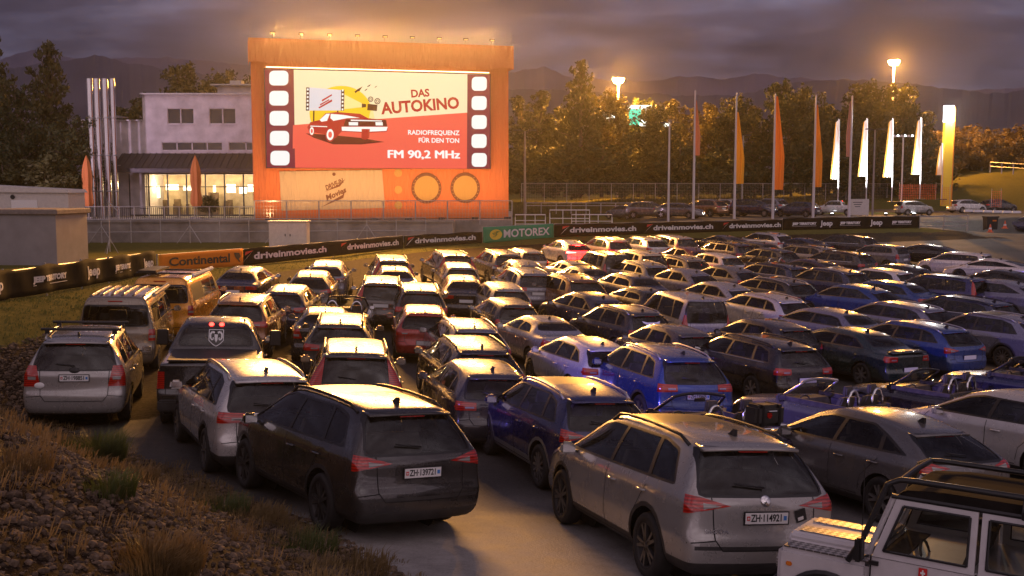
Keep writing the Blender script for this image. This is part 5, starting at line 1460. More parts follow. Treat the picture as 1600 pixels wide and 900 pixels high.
for sg in (-1, 1):
    bm = bmesh.new(); add_box(bm, (sg * .55, -.008, .78), (1.06, .03, 1.4)); add_box(bm, (sg * .15, -.03, .8), (.05, .03, .14), mi=1); part('door', bm, [M['offwhite'], M['darkmetal']], c)

# ------------------------------------------------------------------ steel barrier frames right of the screen
def gate(u0, u1, v, s, hgt, label):
    A, B = bpt(u0, v, s), bpt(u1, v, s); d = B - A; Ln = d.length; root = empty('barrier_frame', A); tag(root, label, 'barrier', 'galvanised barrier frames by the screen')
    bm = bmesh.new()
    add_tube(bm, [(0, 0, 0), (0, 0, hgt), (Ln, 0, hgt), (Ln, 0, 0)], .05, 6); add_tube(bm, [(0, 0, hgt * .45), (Ln, 0, hgt * .45)], .035, 6); add_tube(bm, [(0, 0, .1), (Ln, 0, .1)], .035, 6)
    for t in (.33, .66): add_tube(bm, [(Ln * t, 0, 0), (Ln * t, 0, hgt)], .035, 6)
    part('frame', bm, M['plate'], root)
    for x in (0, Ln):
        bm = bmesh.new(); add_tube(bm, [(x, -.5, 0), (x, 0, hgt * .8)], .03, 5); part('brace', bm, M['plate'], root)
gate(859, 921, 352, 19.0, 1.25, 'tall galvanised barrier frame behind the green banner'); gate(893, 956, 354, 18.6, 1.0, 'lower galvanised barrier frame overlapping the taller one')
gate(805, 852, 352, 19.4, .85, 'low galvanised barrier frame touching the screen corner')

# ------------------------------------------------------------------ flagpoles, lamp posts, beach flags, pylon
M['pole_white'] = simple('white_pole', (.66, .62, .62), .4); M['pole_grey'] = simple('grey_pole', (.30, .27, .25), .5, .3)
FLAGM = {k: cloth('flag_' + k, c_, .8, .8, .5) for k, c_ in dict(red=(.60, .26, .20), yellow=(.78, .40, .05), orange=(.78, .25, .05), amber=(.80, .33, .05), mauve=(.40, .22, .24), white=(.80, .78, .80)).items()}
def pole_at(u, vb, s): return bpt(u, vb, s)
def flagpole(u, vt, side, f0, f1, wpx, m, label, s=17.3):
    p = pole_at(u, 348, s); root = empty('flagpole', (p.x, p.y, BACKLOT)); tag(root, label, 'flagpole', 'flagpoles behind the banners')
    hh = CAMZ + (286 - vt) / s - BACKLOT
    bm = bmesh.new(); add_tube(bm, [(0, 0, -.1), (0, 0, hh * .5), (0, 0, hh)], [.13, .10, .07], 10); part('pole', bm, M['pole_white'], root)
    bm = bmesh.new(); add_lathe(bm, [(.0, hh + .14), (.07, hh + .08), (.08, hh), (.0, hh - .02)], 10); part('pole_cap', bm, M['pole_white'], root)
    z1 = CAMZ + (286 - f0) / s - BACKLOT; z0 = CAMZ + (286 - f1) / s - BACKLOT; w = wpx / s
    bm = bmesh.new(); G = {}
    for j in range(17):
        t = j / 16; z = z1 + (z0 - z1) * t
        ww = w * (.22 + .78 * min(1, t * 1.6)) * (1 - .25 * max(0, t - .7))
        for i in range(13):
            q = i / 12; G[i, j] = bm.verts.new((side * (.09 + ww * q), .16 * math.sin(q * 9 + t * 2.0) * (.3 + q), z - .25 * q * (1 - t) * ww))
    for i in range(12):
        for j in range(16): bm.faces.new((G[i, j], G[i + 1, j], G[i + 1, j + 1], G[i, j + 1]))
    part('flag', bm, FLAGM[m], root, True)
flagpole(1083, 145, 1, 158, 243, 7, 'red', 'tall white flagpole with a narrow drooping red flag, leftmost of its row')
flagpole(1147, 148, 1, 176, 287, 12, 'yellow', 'flagpole with a long drooping yellow flag')
flagpole(1207, 150, 1, 152, 296, 14, 'orange', 'flagpole with a long reddish orange flag')
flagpole(1270, 152, 1, 165, 292, 10, 'amber', 'flagpole with a long amber flag, left of the white beach flags')
flagpole(1326, 153, -1, 160, 245, 7, 'mauve', 'flagpole with a short dusky mauve flag, rightmost of its row')
def lamp_post(u, vt, vb, s, heads, label, lit=False, col='pole_grey'):
    p = bpt(u, vb, s); hh = (vb - vt) / s; root = empty('lamp_post', p); tag(root, label, 'lamp post', 'unlit lamp posts of the car park')
    bm = bmesh.new(); add_tube(bm, [(0, 0, 0), (0, 0, hh)], [.11, .07], 8); part('pole', bm, M[col], root)
    for sx, ln in heads:
        bm = bmesh.new(); add_tube(bm, [(0, 0, hh - .05), (sx * ln * .4, 0, hh + .05)], .04, 6); add_box(bm, (sx * ln * .65, 0, hh + .07), (ln * .7, .32, .10), taper=.8); part('lamp_head', bm, M['darkmetal'], root)
lamp_post(820, 206, 348, 19, ((-1, 1.0), (1, 1.0)), 'thin lamp post right beside the cinema screen')
lamp_post(1044, 194, 348, 17.8, ((-1, .9), (1, .9)), 'pale lamp post with two flat heads left of the flagpoles', col='pole_white')
lamp_post(1159, 213, 320, 13.5, ((-1, .7), (1, .9)), 'slim lamp post behind the yellow flag')
lamp_post(1363, 204, 337, 16.6, ((-1, .9), (1, .9)), 'brown lamp post among the white beach flags')
# twin-arm post with small white lamps
p = bpt(1408, 318, 14); root = empty('twin_arm_lamp', p); tag(root, 'white post with a cross arm of small lit lamps among the beach flags', 'lamp post')
bm = bmesh.new(); add_tube(bm, [(0, 0, 0), (0, 0, 7.3)], .09, 8); part('pole', bm, M['pole_white'], root)
bm = bmesh.new(); add_tube(bm, [(-1.05, 0, 7.4), (1.05, 0, 7.4)], .06, 6); part('cross_arm', bm, M['pole_white'], root)
M['coolglow'] = emat('cool_lamp_glow', (.85, .9, 1.0), 5)
for k in range(6):
    bm = bmesh.new(); add_lathe(bm, [(.0, 0), (.12, .02), (.10, .16), (.0, .2)], 10); part('lamp', bm, M['coolglow'] if k % 2 else M['pole_white'], root, True, (-1.0 + k * .4, 0, 7.42))
# beach flags with spotlights at their feet
BEACH = []
def beach_flag(u0, u1, vt, vm, vb, lean, label, s=15.6):
    p = bpt((u0 + u1) / 2, vb, s); root = empty('beach_flag', p); tag(root, label, 'beach flag', 'white beach flags with yellow edges')
    hh = (vb - vt) / s; zm = (vb - vm) / s; w = (u1 - u0) / s
    bm = bmesh.new(); add_tube(bm, [(w * .5, 0, 0), (w * .5, 0, zm), (w * .40, .0, hh * .9), (w * .3, 0, hh)], .045, 6); part('pole', bm, M['pole_white'], root)
    bm = bmesh.new(); G = {}
    for j in range(13):
        t = j / 12; z = hh - .05 + (zm - hh) * t
        for i in range(6):
            q = i / 5; x = w * .46 - (w * (.55 + .45 * t)) * q + lean * (1 - t) * .0
            G[i, j] = bm.verts.new((x, .07 * math.sin(q * 5 + t * 3), z - (.32 * q if j == 0 else 0)))
    for i in range(5):
        for j in range(12):
            f = bm.faces.new((G[i, j], G[i + 1, j], G[i + 1, j + 1], G[i, j + 1])); f.material_index = 1 if i == 4 else 0
    part('flag', bm, [FLAGM['white'], FLAGM['yellow']], root, True)
    bm = bmesh.new(); add_box(bm, (w * .5, 0, .04), (.8, .8, .08)); part('base', bm, M['darkmetal'], root)
    BEACH.append(p)
beach_flag(1297, 1309, 187, 279, 318, 0, 'white beach flag at the front of the white pickup, leftmost of five')
beach_flag(1340, 1353, 186, 275, 316, 0, 'slim white beach flag next to the brown lamp post')
beach_flag(1379, 1393, 186, 276, 316, 0, 'broad white beach flag, middle one of five')
beach_flag(1423, 1437, 185, 272, 312, 0, 'white beach flag rising behind the small silver car')
beach_flag(1461, 1471, 224, 273, 312, 0, 'white beach flag half hidden by the yellow pylon')
p = bpt(1477, 322, 15.5); root = empty('advertising_pylon', p); tag(root, 'tall yellow advertising pylon with a glaring white lit top', 'pylon')
M['pylon_yellow'] = simple('pylon_yellow', (.80, .50, .03), .45); M['pylonglow'] = emat('pylon_light', (1.0, .98, 1.0), 9)
bm = bmesh.new(); add_box(bm, (0, 0, 4.2), (.84, .6, 8.4)); part('column', bm, M['pylon_yellow'], root)
bm = bmesh.new()
me = text_mesh('WILLKOMMEN', .5, 0, .01) if False else None
add_box(bm, (.475, 0, 4.9), (.10, .64, 9.8)); part('side_fin', bm, M['amber'], root)
bm = bmesh.new(); add_box(bm, (-.01, 0, 9.2), (.82, .58, 1.6)); part('light_box', bm, M['pylonglow'], root)
# ------------------------------------------------------------------ far right: fences, netting, bin, cones, kerb stones
M['net'] = simple('orange_net', (.75, .14, .05), .7)
def netting(u0, u1, vt, vb, s, label):
    A = bpt(u0, vb, s); w = (u1 - u0) / s; hh = (vb - vt) / s; root = empty('safety_net', A); tag(root, label, 'safety net', 'orange safety nets')
    bm = bmesh.new(); n = max(4, int(w / .18))
    for k in range(n + 1): add_box(bm, (w * k / n, 0, hh / 2), (.016, .02, hh))
    for k in range(9): add_box(bm, (w / 2, .003, hh * (k + .5) / 9), (w, .02, .022))
    part('net', bm, M['net'], root)
    bm = bmesh.new()
    for x in (0, w): add_tube(bm, [(x, .05, 0), (x, .05, hh + .2)], .03, 6)
    part('post', bm, M['galv'], root)
netting(1405, 1462, 288, 312, 15.2, 'orange safety net behind the small silver car'); netting(1472, 1484, 292, 320, 15.8, 'narrow orange safety net at the foot of the yellow pylon'); netting(1549, 1564, 298, 324, 16, 'small orange safety net right of the white hatchback')
rail_fence('timber_fence', bpt(1547, 268, 11), bpt(1640, 274, 11.6), 1.3, 5, 'pale timber rail fence on the grassy rise', 'fence', (1.0, .55), False, .09)
rail_fence('wire_fence', bpt(815, 313, 12.6), bpt(1480, 312, 11.8), 2.1, 20, 'tall thin wire fence running before the dark trees', 'fence', (1.0,), True, .04)
rail_fence('kerb_rail', bpt(822, 331, 15.4), bpt(985, 331, 15.2), .9, 7, 'low guard rail at the back of the upper car park', 'railing', (1.0, .7), False, .05)
p = bpt(1547, 360, 18.2); root = empty('waste_bin', p); tag(root, 'black wheeled waste bin at the end of the gravel strip', 'bin')
bm = bmesh.new(); add_box(bm, (0, 0, .60), (.86, .8, 1.0), taper=1.12); part('body', bm, M['black'], root)
bm = bmesh.new(); add_box(bm, (0, 0, 1.16), (1.08, 1.0, .12)); part('lid', bm, M['black'], root)
for sg in (-1, 1): bm = bmesh.new(); add_lathe(bm, [(.0, -.03), (.11, -.03), (.11, .03), (.0, .03)], 12, 'x', c=(sg * .36, .42, .11)); part('wheel', bm, M['tyre'], root)
bm = bmesh.new(); add_box(bm, (.15, -.46, .85), (.32, .02, .12)); part('sticker', bm, M['amber'], root)
for u, v, s, lab in ((1547, 363, 18.6, 'orange traffic cone in front of the black bin'), (1570, 357, 17.6, 'orange traffic cone alone on the tarmac right of the bin')):
    p = bpt(u, v, s); root = empty('traffic_cone', p); tag(root, lab, 'traffic cone', 'traffic cones')
    bm = bmesh.new(); add_lathe(bm, [(.17, .05), (.035, .68), (.0, .69)], 14); part('cone', bm, M['net'], root)
    bm = bmesh.new(); add_lathe(bm, [(.128, .26), (.095, .40)], 14); part('reflective_band', bm, M['white_print'], root)
    bm = bmesh.new(); add_box(bm, (0, 0, .025), (.42, .42, .05)); part('base', bm, M['net'], root)
for k in range(6):
    p = bpt(1513 + k * 15, 331 + k * .4, 17); bm = bmesh.new(); add_box(bm, (0, 0, .10), (.8, .3, .2), taper=.9); o = part('kerb_stone', bm, M['plate'], None, loc=p); tag(o, 'low white kerb stone in the row at the car park entrance', 'kerb stone', 'white kerb stones at the car park entrance')
p = bpt(1484, 300, 14); 
# info panel by the mauve flagpole
p = bpt(1341, 338, 16.8); root = empty('info_panel', p); tag(root, 'pale freestanding notice panel between two poles behind the banner', 'notice board')
bm = bmesh.new(); add_box(bm, (0, 0, .85), (1.9, .08, 1.5)); part('panel', bm, M['offwhite'], root)
bm = bmesh.new()
for k in range(3): add_box(bm, (-.1, -.045, 1.3 - .2 * k), (.9 - .2 * k, .01, .06))
part('print', bm, M['ink'], root)
for sg in (-1, 1): bm = bmesh.new(); add_box(bm, (sg * .8, .02, .1), (.08, .08, .4)); part('leg', bm, M['galv'], root)
# grass island under the beach flags
bm = bmesh.new(); pts = [bpt(1275, 327, 15), bpt(1300, 329, 15.2), bpt(1400, 324, 15.2), bpt(1462, 318, 15), bpt(1440, 313, 14.4), bpt(1330, 315, 14.4)]
bm.faces.new([bm.verts.new((q.x, q.y, gz(q.x, q.y) + .05)) for q in pts]); bm.normal_update()
o = part('lawn', bm, simple('lawn_green', (.06, .10, .015), .95, var=.4, vscale=2)); tag(o, kind='structure')

# ------------------------------------------------------------------ trees
def tree_meshes(kind, seed):
    rr = random.Random(seed)
    H, Rr = dict(birch=(15, 3.4), round=(11, 4.0), tall=(14, 2.8), bush=(6, 2.8))[kind]
    bm = bmesh.new(); wob = [Vector((rr.uniform(-.3, .3), rr.uniform(-.3, .3), 0)) for _ in range(6)]
    spine = [Vector((0, 0, -.3))] + [Vector((0, 0, H * .92 * k / 5)) + wob[k] * (k / 3) for k in range(1, 6)]
    r0 = H * .017 + .06
    add_tube(bm, spine, [r0 * (1 - .17 * k) for k in range(6)], 8)
    def at(z):
        t = max(0, min(4.999, z / (H * .92) * 5)); k = int(t); return spine[k].lerp(spine[k + 1], t - k)
    clumps = []
    nb = dict(birch=34, round=36, tall=30, bush=22)[kind]
    for k in range(nb):
        f = (k + rr.random()) / nb
        z = H * (.16 + .80 * f) if kind != 'bush' else H * (.05 + .8 * f)
        prof = {'birch': (math.sin(math.pi * min(1, (f * .86 + .14))) ** .7) * (1 - .35 * f), 'round': math.sqrt(max(.02, 1 - (2 * f - 0.95) ** 2)), 'tall': math.sin(math.pi * (f * .8 + .15)) ** .8 * (1 - .3 * f), 'bush': math.sqrt(max(.05, 1 - (1.3 * f - .4) ** 2))}[kind]
        a = k * 2.4 + rr.uniform(-.5, .5); ln = Rr * prof * rr.uniform(.55, 1.12)
        b0 = at(z * .82); tip = at(z) + Vector((ln * math.cos(a), ln * math.sin(a), rr.uniform(-.2, .6)))
        add_tube(bm, [b0, b0.lerp(tip, .5) + Vector((0, 0, .25)), tip], [r0 * .34 * (1 - .6 * f), r0 * .2, .015], 5)
        m = 3 if ln > 1.4 else 2
        for q in range(m):
            clumps.append((b0.lerp(tip, (q + 1.3) / (m + .3)), rr.uniform(.55, 1.05) * (.55 + .45 * prof) * (Rr / 3.4)))
    clumps.append((at(H * .97), .45 * Rr / 3.4))
    trunk = mesh_of(bm, M['bark'], 'trunk', True)
    verts, faces = [], []
    for c, r in clumps:
        n = int(46 * (r / .8) ** 1.6) + 12
        for _ in range(n):
            d = Vector((rr.gauss(0, 1), rr.gauss(0, 1), rr.gauss(0, .8))); d = d.normalized() * r * rr.random() ** .45
            p = c + d + (Vector((0, 0, -.35 * rr.random() * r)) if kind == 'birch' else Vector())
            u = Vector((rr.uniform(-1, 1), rr.uniform(-1, 1), rr.uniform(-1, .6) - (.8 if kind == 'birch' else 0))).normalized(); w = u.orthogonal().normalized(); w.rotate(Matrix.Rotation(rr.uniform(0, 6.28), 3, u))
            s = rr.uniform(.13, .30)
            i = len(verts); verts += [p - u * s, p + w * s * .5, p + u * s, p - w * s * .5]; faces.append((i, i + 1, i + 2, i + 3))
    me = bpy.data.meshes.new('crown'); me.from_pydata([tuple(v) for v in verts], [], faces)
    return trunk, me, H
TREEM = {(k, s): tree_meshes(k, s) for k, s in (('birch', 1), ('birch', 2), ('round', 3), ('round', 4), ('tall', 5), ('bush', 6), ('bush', 7))}
def tree(key, u, vt, vb, s, mat, label, group=None, wide=1.0, rz=None, zbase=None):
    tr, cr, H = TREEM[key]
    p = bpt(u, vb, s); hh = (vb - vt) / s; k = hh / H
    root = empty('tree' if key[0] != 'bush' else 'bush', (p.x, p.y, p.z if zbase is None else zbase), rz if rz is not None else (u * 1.7) % 6.28); root.scale = (k * wide, k * wide, k)
    tag(root, label, 'tree' if key[0] != 'bush' else 'bush', group)
    obj('trunk', tr, root)
    cm = cr if mat == cr.get('_m') else None
    kk = (key, mat)
    if kk not in CROWN: c = cr.copy(); c.materials.clear(); c.materials.append(M[mat]); CROWN[kk] = c
    obj('crown', CROWN[kk], root)
CROWN = {}
G1 = 'tall birches on the left edge'
tree(('birch', 1), -8, 34, 330, 17, 'leaf_b', 'tall dark birch cut by the left edge of the picture', G1, 1.0)
tree(('birch', 2), 82, 62, 330, 18, 'leaf_b', 'tall pointed birch left of the steel flue pipes', G1, 1.0)
tree(('birch', 1), 40, 130, 335, 19, 'leaf_a', 'shorter dark birch between the two tall ones', G1, 1.15)
tree(('round', 3), 122, 178, 335, 19, 'leaf_a', 'low dark tree against the left end of the restaurant', G1, .9)
tree(('round', 4), -40, 200, 345, 20, 'leaf_a', 'low bushy tree below the leftmost birch', G1)
tree(('bush', 6), 70, 240, 335, 20, 'leaf_b', 'leafy bush under the tall birches behind the hut', 'bushes on the left', 1.3)
tree(('bush', 7), 15, 245, 335, 20, 'leaf_b', 'leafy bush left of the other one behind the hut', 'bushes on the left', 1.3)
G2 = 'trees behind the restaurant roof'
tree(('round', 3), 305, 96, 300, 13, 'leaf_b', 'round tree showing above the restaurant roof', G2, .8)
tree(('round', 4), 365, 112, 300, 13, 'leaf_b', 'lower tree above the restaurant roof next to the screen', G2, .8)
tree(('bush', 6), 214, 152, 300, 13, 'leaf_a', 'small tree rising behind the left wing of the restaurant', G2)
G3 = 'trees of the wood behind the upper car park'
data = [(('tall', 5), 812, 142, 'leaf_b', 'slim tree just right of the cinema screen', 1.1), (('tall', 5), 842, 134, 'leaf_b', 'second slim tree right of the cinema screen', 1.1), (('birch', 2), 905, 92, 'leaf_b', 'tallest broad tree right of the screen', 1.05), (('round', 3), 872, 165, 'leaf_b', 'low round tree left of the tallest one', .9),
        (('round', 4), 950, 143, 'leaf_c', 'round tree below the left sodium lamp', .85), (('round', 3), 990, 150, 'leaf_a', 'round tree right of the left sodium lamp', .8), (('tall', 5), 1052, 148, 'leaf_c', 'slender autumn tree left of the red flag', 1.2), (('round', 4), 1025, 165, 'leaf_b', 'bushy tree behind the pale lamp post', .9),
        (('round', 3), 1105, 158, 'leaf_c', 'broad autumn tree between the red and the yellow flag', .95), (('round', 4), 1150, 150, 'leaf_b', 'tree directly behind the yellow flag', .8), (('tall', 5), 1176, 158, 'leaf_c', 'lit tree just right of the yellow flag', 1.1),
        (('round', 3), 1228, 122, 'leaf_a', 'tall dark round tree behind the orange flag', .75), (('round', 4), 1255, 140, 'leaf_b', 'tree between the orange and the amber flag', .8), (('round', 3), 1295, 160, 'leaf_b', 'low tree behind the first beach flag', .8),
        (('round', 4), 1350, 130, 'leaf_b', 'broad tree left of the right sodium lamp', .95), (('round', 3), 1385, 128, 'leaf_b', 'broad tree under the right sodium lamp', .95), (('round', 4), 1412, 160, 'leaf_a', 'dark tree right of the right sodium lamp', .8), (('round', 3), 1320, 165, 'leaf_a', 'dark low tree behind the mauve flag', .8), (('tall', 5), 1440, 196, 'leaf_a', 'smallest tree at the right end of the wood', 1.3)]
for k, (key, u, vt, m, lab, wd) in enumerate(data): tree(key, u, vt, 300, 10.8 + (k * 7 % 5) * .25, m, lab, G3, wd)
for k in range(22):
    u = 815 + k * 30 + (k * 37 % 11); tree(('bush', 6 + k % 2), u, 216 + (k * 53 % 30), 304, 11.6 + (k % 3) * .15, 'leaf_a' if k % 3 else 'leaf_b', 'dark bush of the undergrowth below the wood', 'bushes under the wood', 1.3)
# tall reed hedge lit orange on the right
def stalks(name, fn, n, size, mat, label, cat, kind=None, seed=1):
    rr = random.Random(seed); V, F = [], []
    for _ in range(n):
        b, hgt, lean = fn(rr); p = Vector(b); w = size * rr.uniform(.6, 1.3); a = rr.uniform(0, 3.14); d = Vector((math.cos(a), math.sin(a), 0)) * w
        m = p + Vector((lean[0] * .4, lean[1] * .4, hgt * .6)); t = p + Vector((lean[0], lean[1], hgt))
        i = len(V); V += [p - d, p + d, m + d * .8, m - d * .8, t]; F += [(i, i + 1, i + 2, i + 3), (i + 3, i + 2, i + 4)]
    me = bpy.data.meshes.new(name); me.from_pydata([tuple(v) for v in V], [], F); me.materials.append(mat)
    o = obj(name, me); tag(o, label, cat, None, kind); return o
M['reed'] = leaf_mat('reed', (.12, .085, .022), (.24, .16, .05))
for k in range(11):
    u = 1432 + k * 20 + (k * 13 % 7); tree(('bush', 6 + k % 2), u, 203 - (k * 29 % 9), 264, 10.0 + (k % 3) * .2, 'reed', 'orange-lit bush in the dense tall hedge right of the yellow pylon', 'bushes of the tall orange hedge', 1.25)
def bank_fn(rr):
    u = rr.uniform(800, 1300); s = rr.uniform(12.2, 13.6); p = bpt(u, 318, s); return (p.x, p.y, gz(p.x, p.y) - .1), rr.uniform(.5, 1.5), (rr.uniform(-.3, .3), rr.uniform(-.2, .2))
stalks('tall_grass', bank_fn, 5000, .035, M['leaf_c'], 'strip of tall dry grass behind the upper car park', 'grass', 'stuff', 6)

# petrol station signs glinting through the wood
p = bpt(992, 188, 11.6); root = empty('petrol_station_sign', (p.x, p.y, gz(p.x, p.y))); tag(root, 'green and white lit station sign glinting through the trees under the left sodium lamp', 'sign'); hh = p.z - gz(p.x, p.y)
M['greenglow'] = emat('green_sign_glow', (.10, .9, .55), .9); M['whiteglow'] = emat('white_sign_glow', (.95, 1.0, .85), 2)
bm = bmesh.new()
for x in (-1.5, 1.5): add_tube(bm, [(x, .3, -.2), (x, .3, hh + 1.6)], .12, 8)
part('mast', bm, M['pole_grey'], root)
bm = bmesh.new(); add_box(bm, (0, 0, hh + .5), (1.6, .3, 2.2)); part('green_panel', bm, M['greenglow'], root)
bm = bmesh.new(); add_box(bm, (.5, -.02, hh + 1.75), (3.4, .34, .5)); add_box(bm, (1.2, -.01, hh - .3), (1.1, .3, .9)); add_box(bm, (-3.9, -.01, hh + .5), (2.4, .3, .5)); add_box(bm, (3.9, -.01, hh - .6), (1.6, .3, .5)); part('white_panel', bm, M['whiteglow'], root)
# ------------------------------------------------------------------ lit lamps
def spot(name, loc, target, power, col, angle, blend=.6, size=.3, parent=None):
    d = bpy.data.lights.new(name, 'SPOT'); d.energy = power; d.color = col; d.spot_size = R(angle); d.spot_blend = blend; d.shadow_soft_size = size
    o = bpy.data.objects.new(name, d); COL.objects.link(o)
    o.location = loc; o.rotation_euler = (Vector(target) - Vector(loc)).to_track_quat('-Z', 'Y').to_euler()
    return o
def point(name, loc, power, col, size=.3):
    d = bpy.data.lights.new(name, 'POINT'); d.energy = power; d.color = col; d.shadow_soft_size = size
    o = bpy.data.objects.new(name, d); COL.objects.link(o); o.location = loc; return o
POW_FLOOD, POW_SODIUM, POW_BLUE = 15000, 48000, 10000
SM = Matrix.Translation(scr.location) @ Matrix.Rotation(scr.rotation_euler[2], 4, 'Z')
for k, f in enumerate(FLOODS):
    w = SM @ Vector(f); tx = -18 + k * 5.2
    spot('screen_flood_light', w, (tx, 34, 0), POW_FLOOD, (1.0, .45, .11), 75, .5, .5)
# wash of the cloth: lamps on the ground shine up at the frame
for k in range(8):
    x = 1.0 + k * 2.5; a = SM @ Vector((x, -3.4, .4)); b = SM @ Vector((x, .0, 6.0))
    f = empty('uplighter', a - Vector((0, 0, .25))); tag(f, 'small ground lamp in the row at the foot of the orange screen frame', 'floodlight', 'ground lamps lighting the screen cloth')
    bm = bmesh.new(); add_box(bm, (0, 0, .0), (.5, .3, .16)); part('lamp_housing', bm, M['darkmetal'], f)
    spot('uplighter_light', a, b, 480, (1.0, .56, .25), 135, 1.0, .3)
M['sodium'] = emat('sodium_glow', (1.0, .50, .10), 160)
for u, v, s, lab in ((966, 123, 11.0, 'left one of two blazing orange sodium lamps on tall masts'), (1397, 95, 10.4, 'right one of two blazing orange sodium lamps on tall masts')):
    top = bpt(u, v, s); g0 = gz(top.x, top.y); root = empty('sodium_lamp', (top.x, top.y, g0)); tag(root, lab, 'street lamp', 'sodium lamps over the wood'); hh = top.z - g0
    bm = bmesh.new(); add_tube(bm, [(0, 0, -.2), (0, 0, hh * .6), (0, 0, hh - .2)], [.22, .18, .13], 10); part('mast', bm, M['pole_white'], root)
    bm = bmesh.new(); add_box(bm, (0, 0, hh + .15), (1.6, .9, .22), taper=.7); part('lamp_head', bm, M['darkmetal'], root)
    bm = bmesh.new(); add_lathe(bm, [(.0, -.72), (.60, -.58), (.86, -.10), (.82, .06), (.0, .06)], 18); part('lamp_globe', bm, M['sodium'], root, True, (0, 0, hh - .02))
    point('sodium_light', (top.x, top.y - .9, top.z - .5), POW_SODIUM, (1.0, .42, .07), .6)
for p in BEACH[:4]:
    root = empty('ground_spotlight', (p.x - .5, p.y - 1.2, gz(p.x, p.y - 1.2))); tag(root, 'small white spotlight on the ground at the foot of a beach flag', 'spotlight', 'ground spotlights of the beach flags')
    bm = bmesh.new(); add_box(bm, (0, 0, .12), (.3, .22, .22)); part('lamp_housing', bm, M['darkmetal'], root)
    bm = bmesh.new(); add_box(bm, (0, 0, .24), (.24, .16, .02)); part('lamp_pane', bm, emat('spot_pane', (.9, .93, 1), 12), root)
    spot('beach_flag_light', (p.x - .5, p.y - 1.2, p.z + .35), (p.x, p.y, p.z + 5.5), 6000, (.95, .95, 1.0), 80, .7, .1)
pyl = bpt(1477, 322, 15.5); point('pylon_top_light', (pyl.x, pyl.y - .9, pyl.z + 9.2), 2200, (1, .96, .9), .4)
# warm light of the restaurant interior
for u in (235, 290, 345, 385): point('restaurant_light', (bx(u), BY + 2.4, BZ + 2.6), 170, (1.0, .70, .34), .2)
# a blue party floodlight on a stand at the left edge of the lot, and its twin for the restaurant front
def led_stand(loc, target, power, col, ang, label):
    root = empty('blue_floodlight', (loc[0], loc[1], gz(loc[0], loc[1]))); tag(root, label, 'floodlight'); hh = loc[2] - gz(loc[0], loc[1])
    bm = bmesh.new(); add_tube(bm, [(0, 0, 0), (0, 0, hh - .3)], .035, 8); part('mast', bm, M['darkmetal'], root)
    for k in range(3):
        bm = bmesh.new(); add_tube(bm, [(0, 0, .9), (.6 * math.cos(k * 2.09), .6 * math.sin(k * 2.09), 0)], .02, 6); part('leg', bm, M['darkmetal'], root)
    bm = bmesh.new(); add_box(bm, (0, 0, hh), (.5, .5, .4)); part('lamp_housing', bm, M['darkmetal'], root)
    d = (Vector(target) - Vector(loc)).normalized()
    spot('blue_flood_beam', Vector(loc) + d * .6, target, power, col, ang, .6, .35)
led_stand((-9, 8, 7.5), (27, 52, .5), POW_BLUE, (.20, .14, 1.0), 40, 'blue floodlight on a tripod mast left of the gravel bank')
led_stand((-39, 72, 6.5), (-24, 92, 10.5), 4500, (.85, .58, .80), 75, 'violet floodlight on a tripod mast facing the restaurant')

# ------------------------------------------------------------------ haze: one even volume round everything
HAZE = 0.00019
bm = bmesh.new(); add_box(bm, (0, 1500, 340), (5400, 3300, 780 + 100))
m, nt = mat_new('haze_air'); out = N(nt, 'ShaderNodeOutputMaterial'); pv = N(nt, 'ShaderNodeVolumePrincipled')
pv.inputs['Color'].default_value = (.95, .93, .92, 1); pv.inputs['Density'].default_value = HAZE; pv.inputs['Anisotropy'].default_value = .84
L(nt, pv.outputs[0], out.inputs['Volume'])
if HAZE > 0:
    hz = part('haze', bm, m); tag(hz, kind='stuff'); hz['label'] = 'thin evening haze over the whole lot'

# ------------------------------------------------------------------ gravel bank in the foreground
def bank_points(n, seed, box, fn=None):
    rr = random.Random(seed); out = []
    while len(out) < n:
        x, y = rr.uniform(box[0], box[1]), rr.uniform(box[2], box[3])
        d = poly_side(TOE, x, y)
        if d < -.25: continue
        if fn and not fn(x, y, d, rr): continue
        out.append((x, y, gz(x, y), d))
    return out
ICO = None
def stones(name, pts, smin, smax, mat, label, seed):
    rr = random.Random(seed)
    b = bmesh.new(); bmesh.ops.create_icosphere(b, subdivisions=1, radius=1); b.verts.ensure_lookup_table()
    V0 = [v.co.copy() for v in b.verts]; F0 = [[v.index for v in f.verts] for f in b.faces]; b.free()
    V, F, C = [], [], []
    for x, y, z, d in pts:
        s = smin + (smax - smin) * rr.random() ** 5; sc = Vector((rr.uniform(.7, 1.4), rr.uniform(.6, 1.1), rr.uniform(.4, .8))) * s; a = rr.uniform(0, 6.28); ca, sa = math.cos(a), math.sin(a)
        i = len(V); g = rr.uniform(.35, 1.25)
        for v in V0:
            q = Vector((v.x * sc.x, v.y * sc.y, v.z * sc.z)) * rr.uniform(.82, 1.12); V.append((x + q.x * ca - q.y * sa, y + q.x * sa + q.y * ca, z + q.z + s * .12)); C += [g, g * rr.uniform(.97, 1.0), g * .93, 1]
        F += [[i + k for k in f] for f in F0]
    me = bpy.data.meshes.new(name); me.from_pydata(V, [], F); at = me.color_attributes.new('tone', 'FLOAT_COLOR', 'POINT'); at.data.foreach_set('color', C); me.materials.append(mat)
    o = obj(name, me); tag(o, label, 'gravel', None, 'stuff'); return o
m, nt = mat_new('stone'); out = N(nt, 'ShaderNodeOutputMaterial'); b = N(nt, 'ShaderNodeBsdfPrincipled'); at = N(nt, 'ShaderNodeAttribute'); at.attribute_name = 'tone'
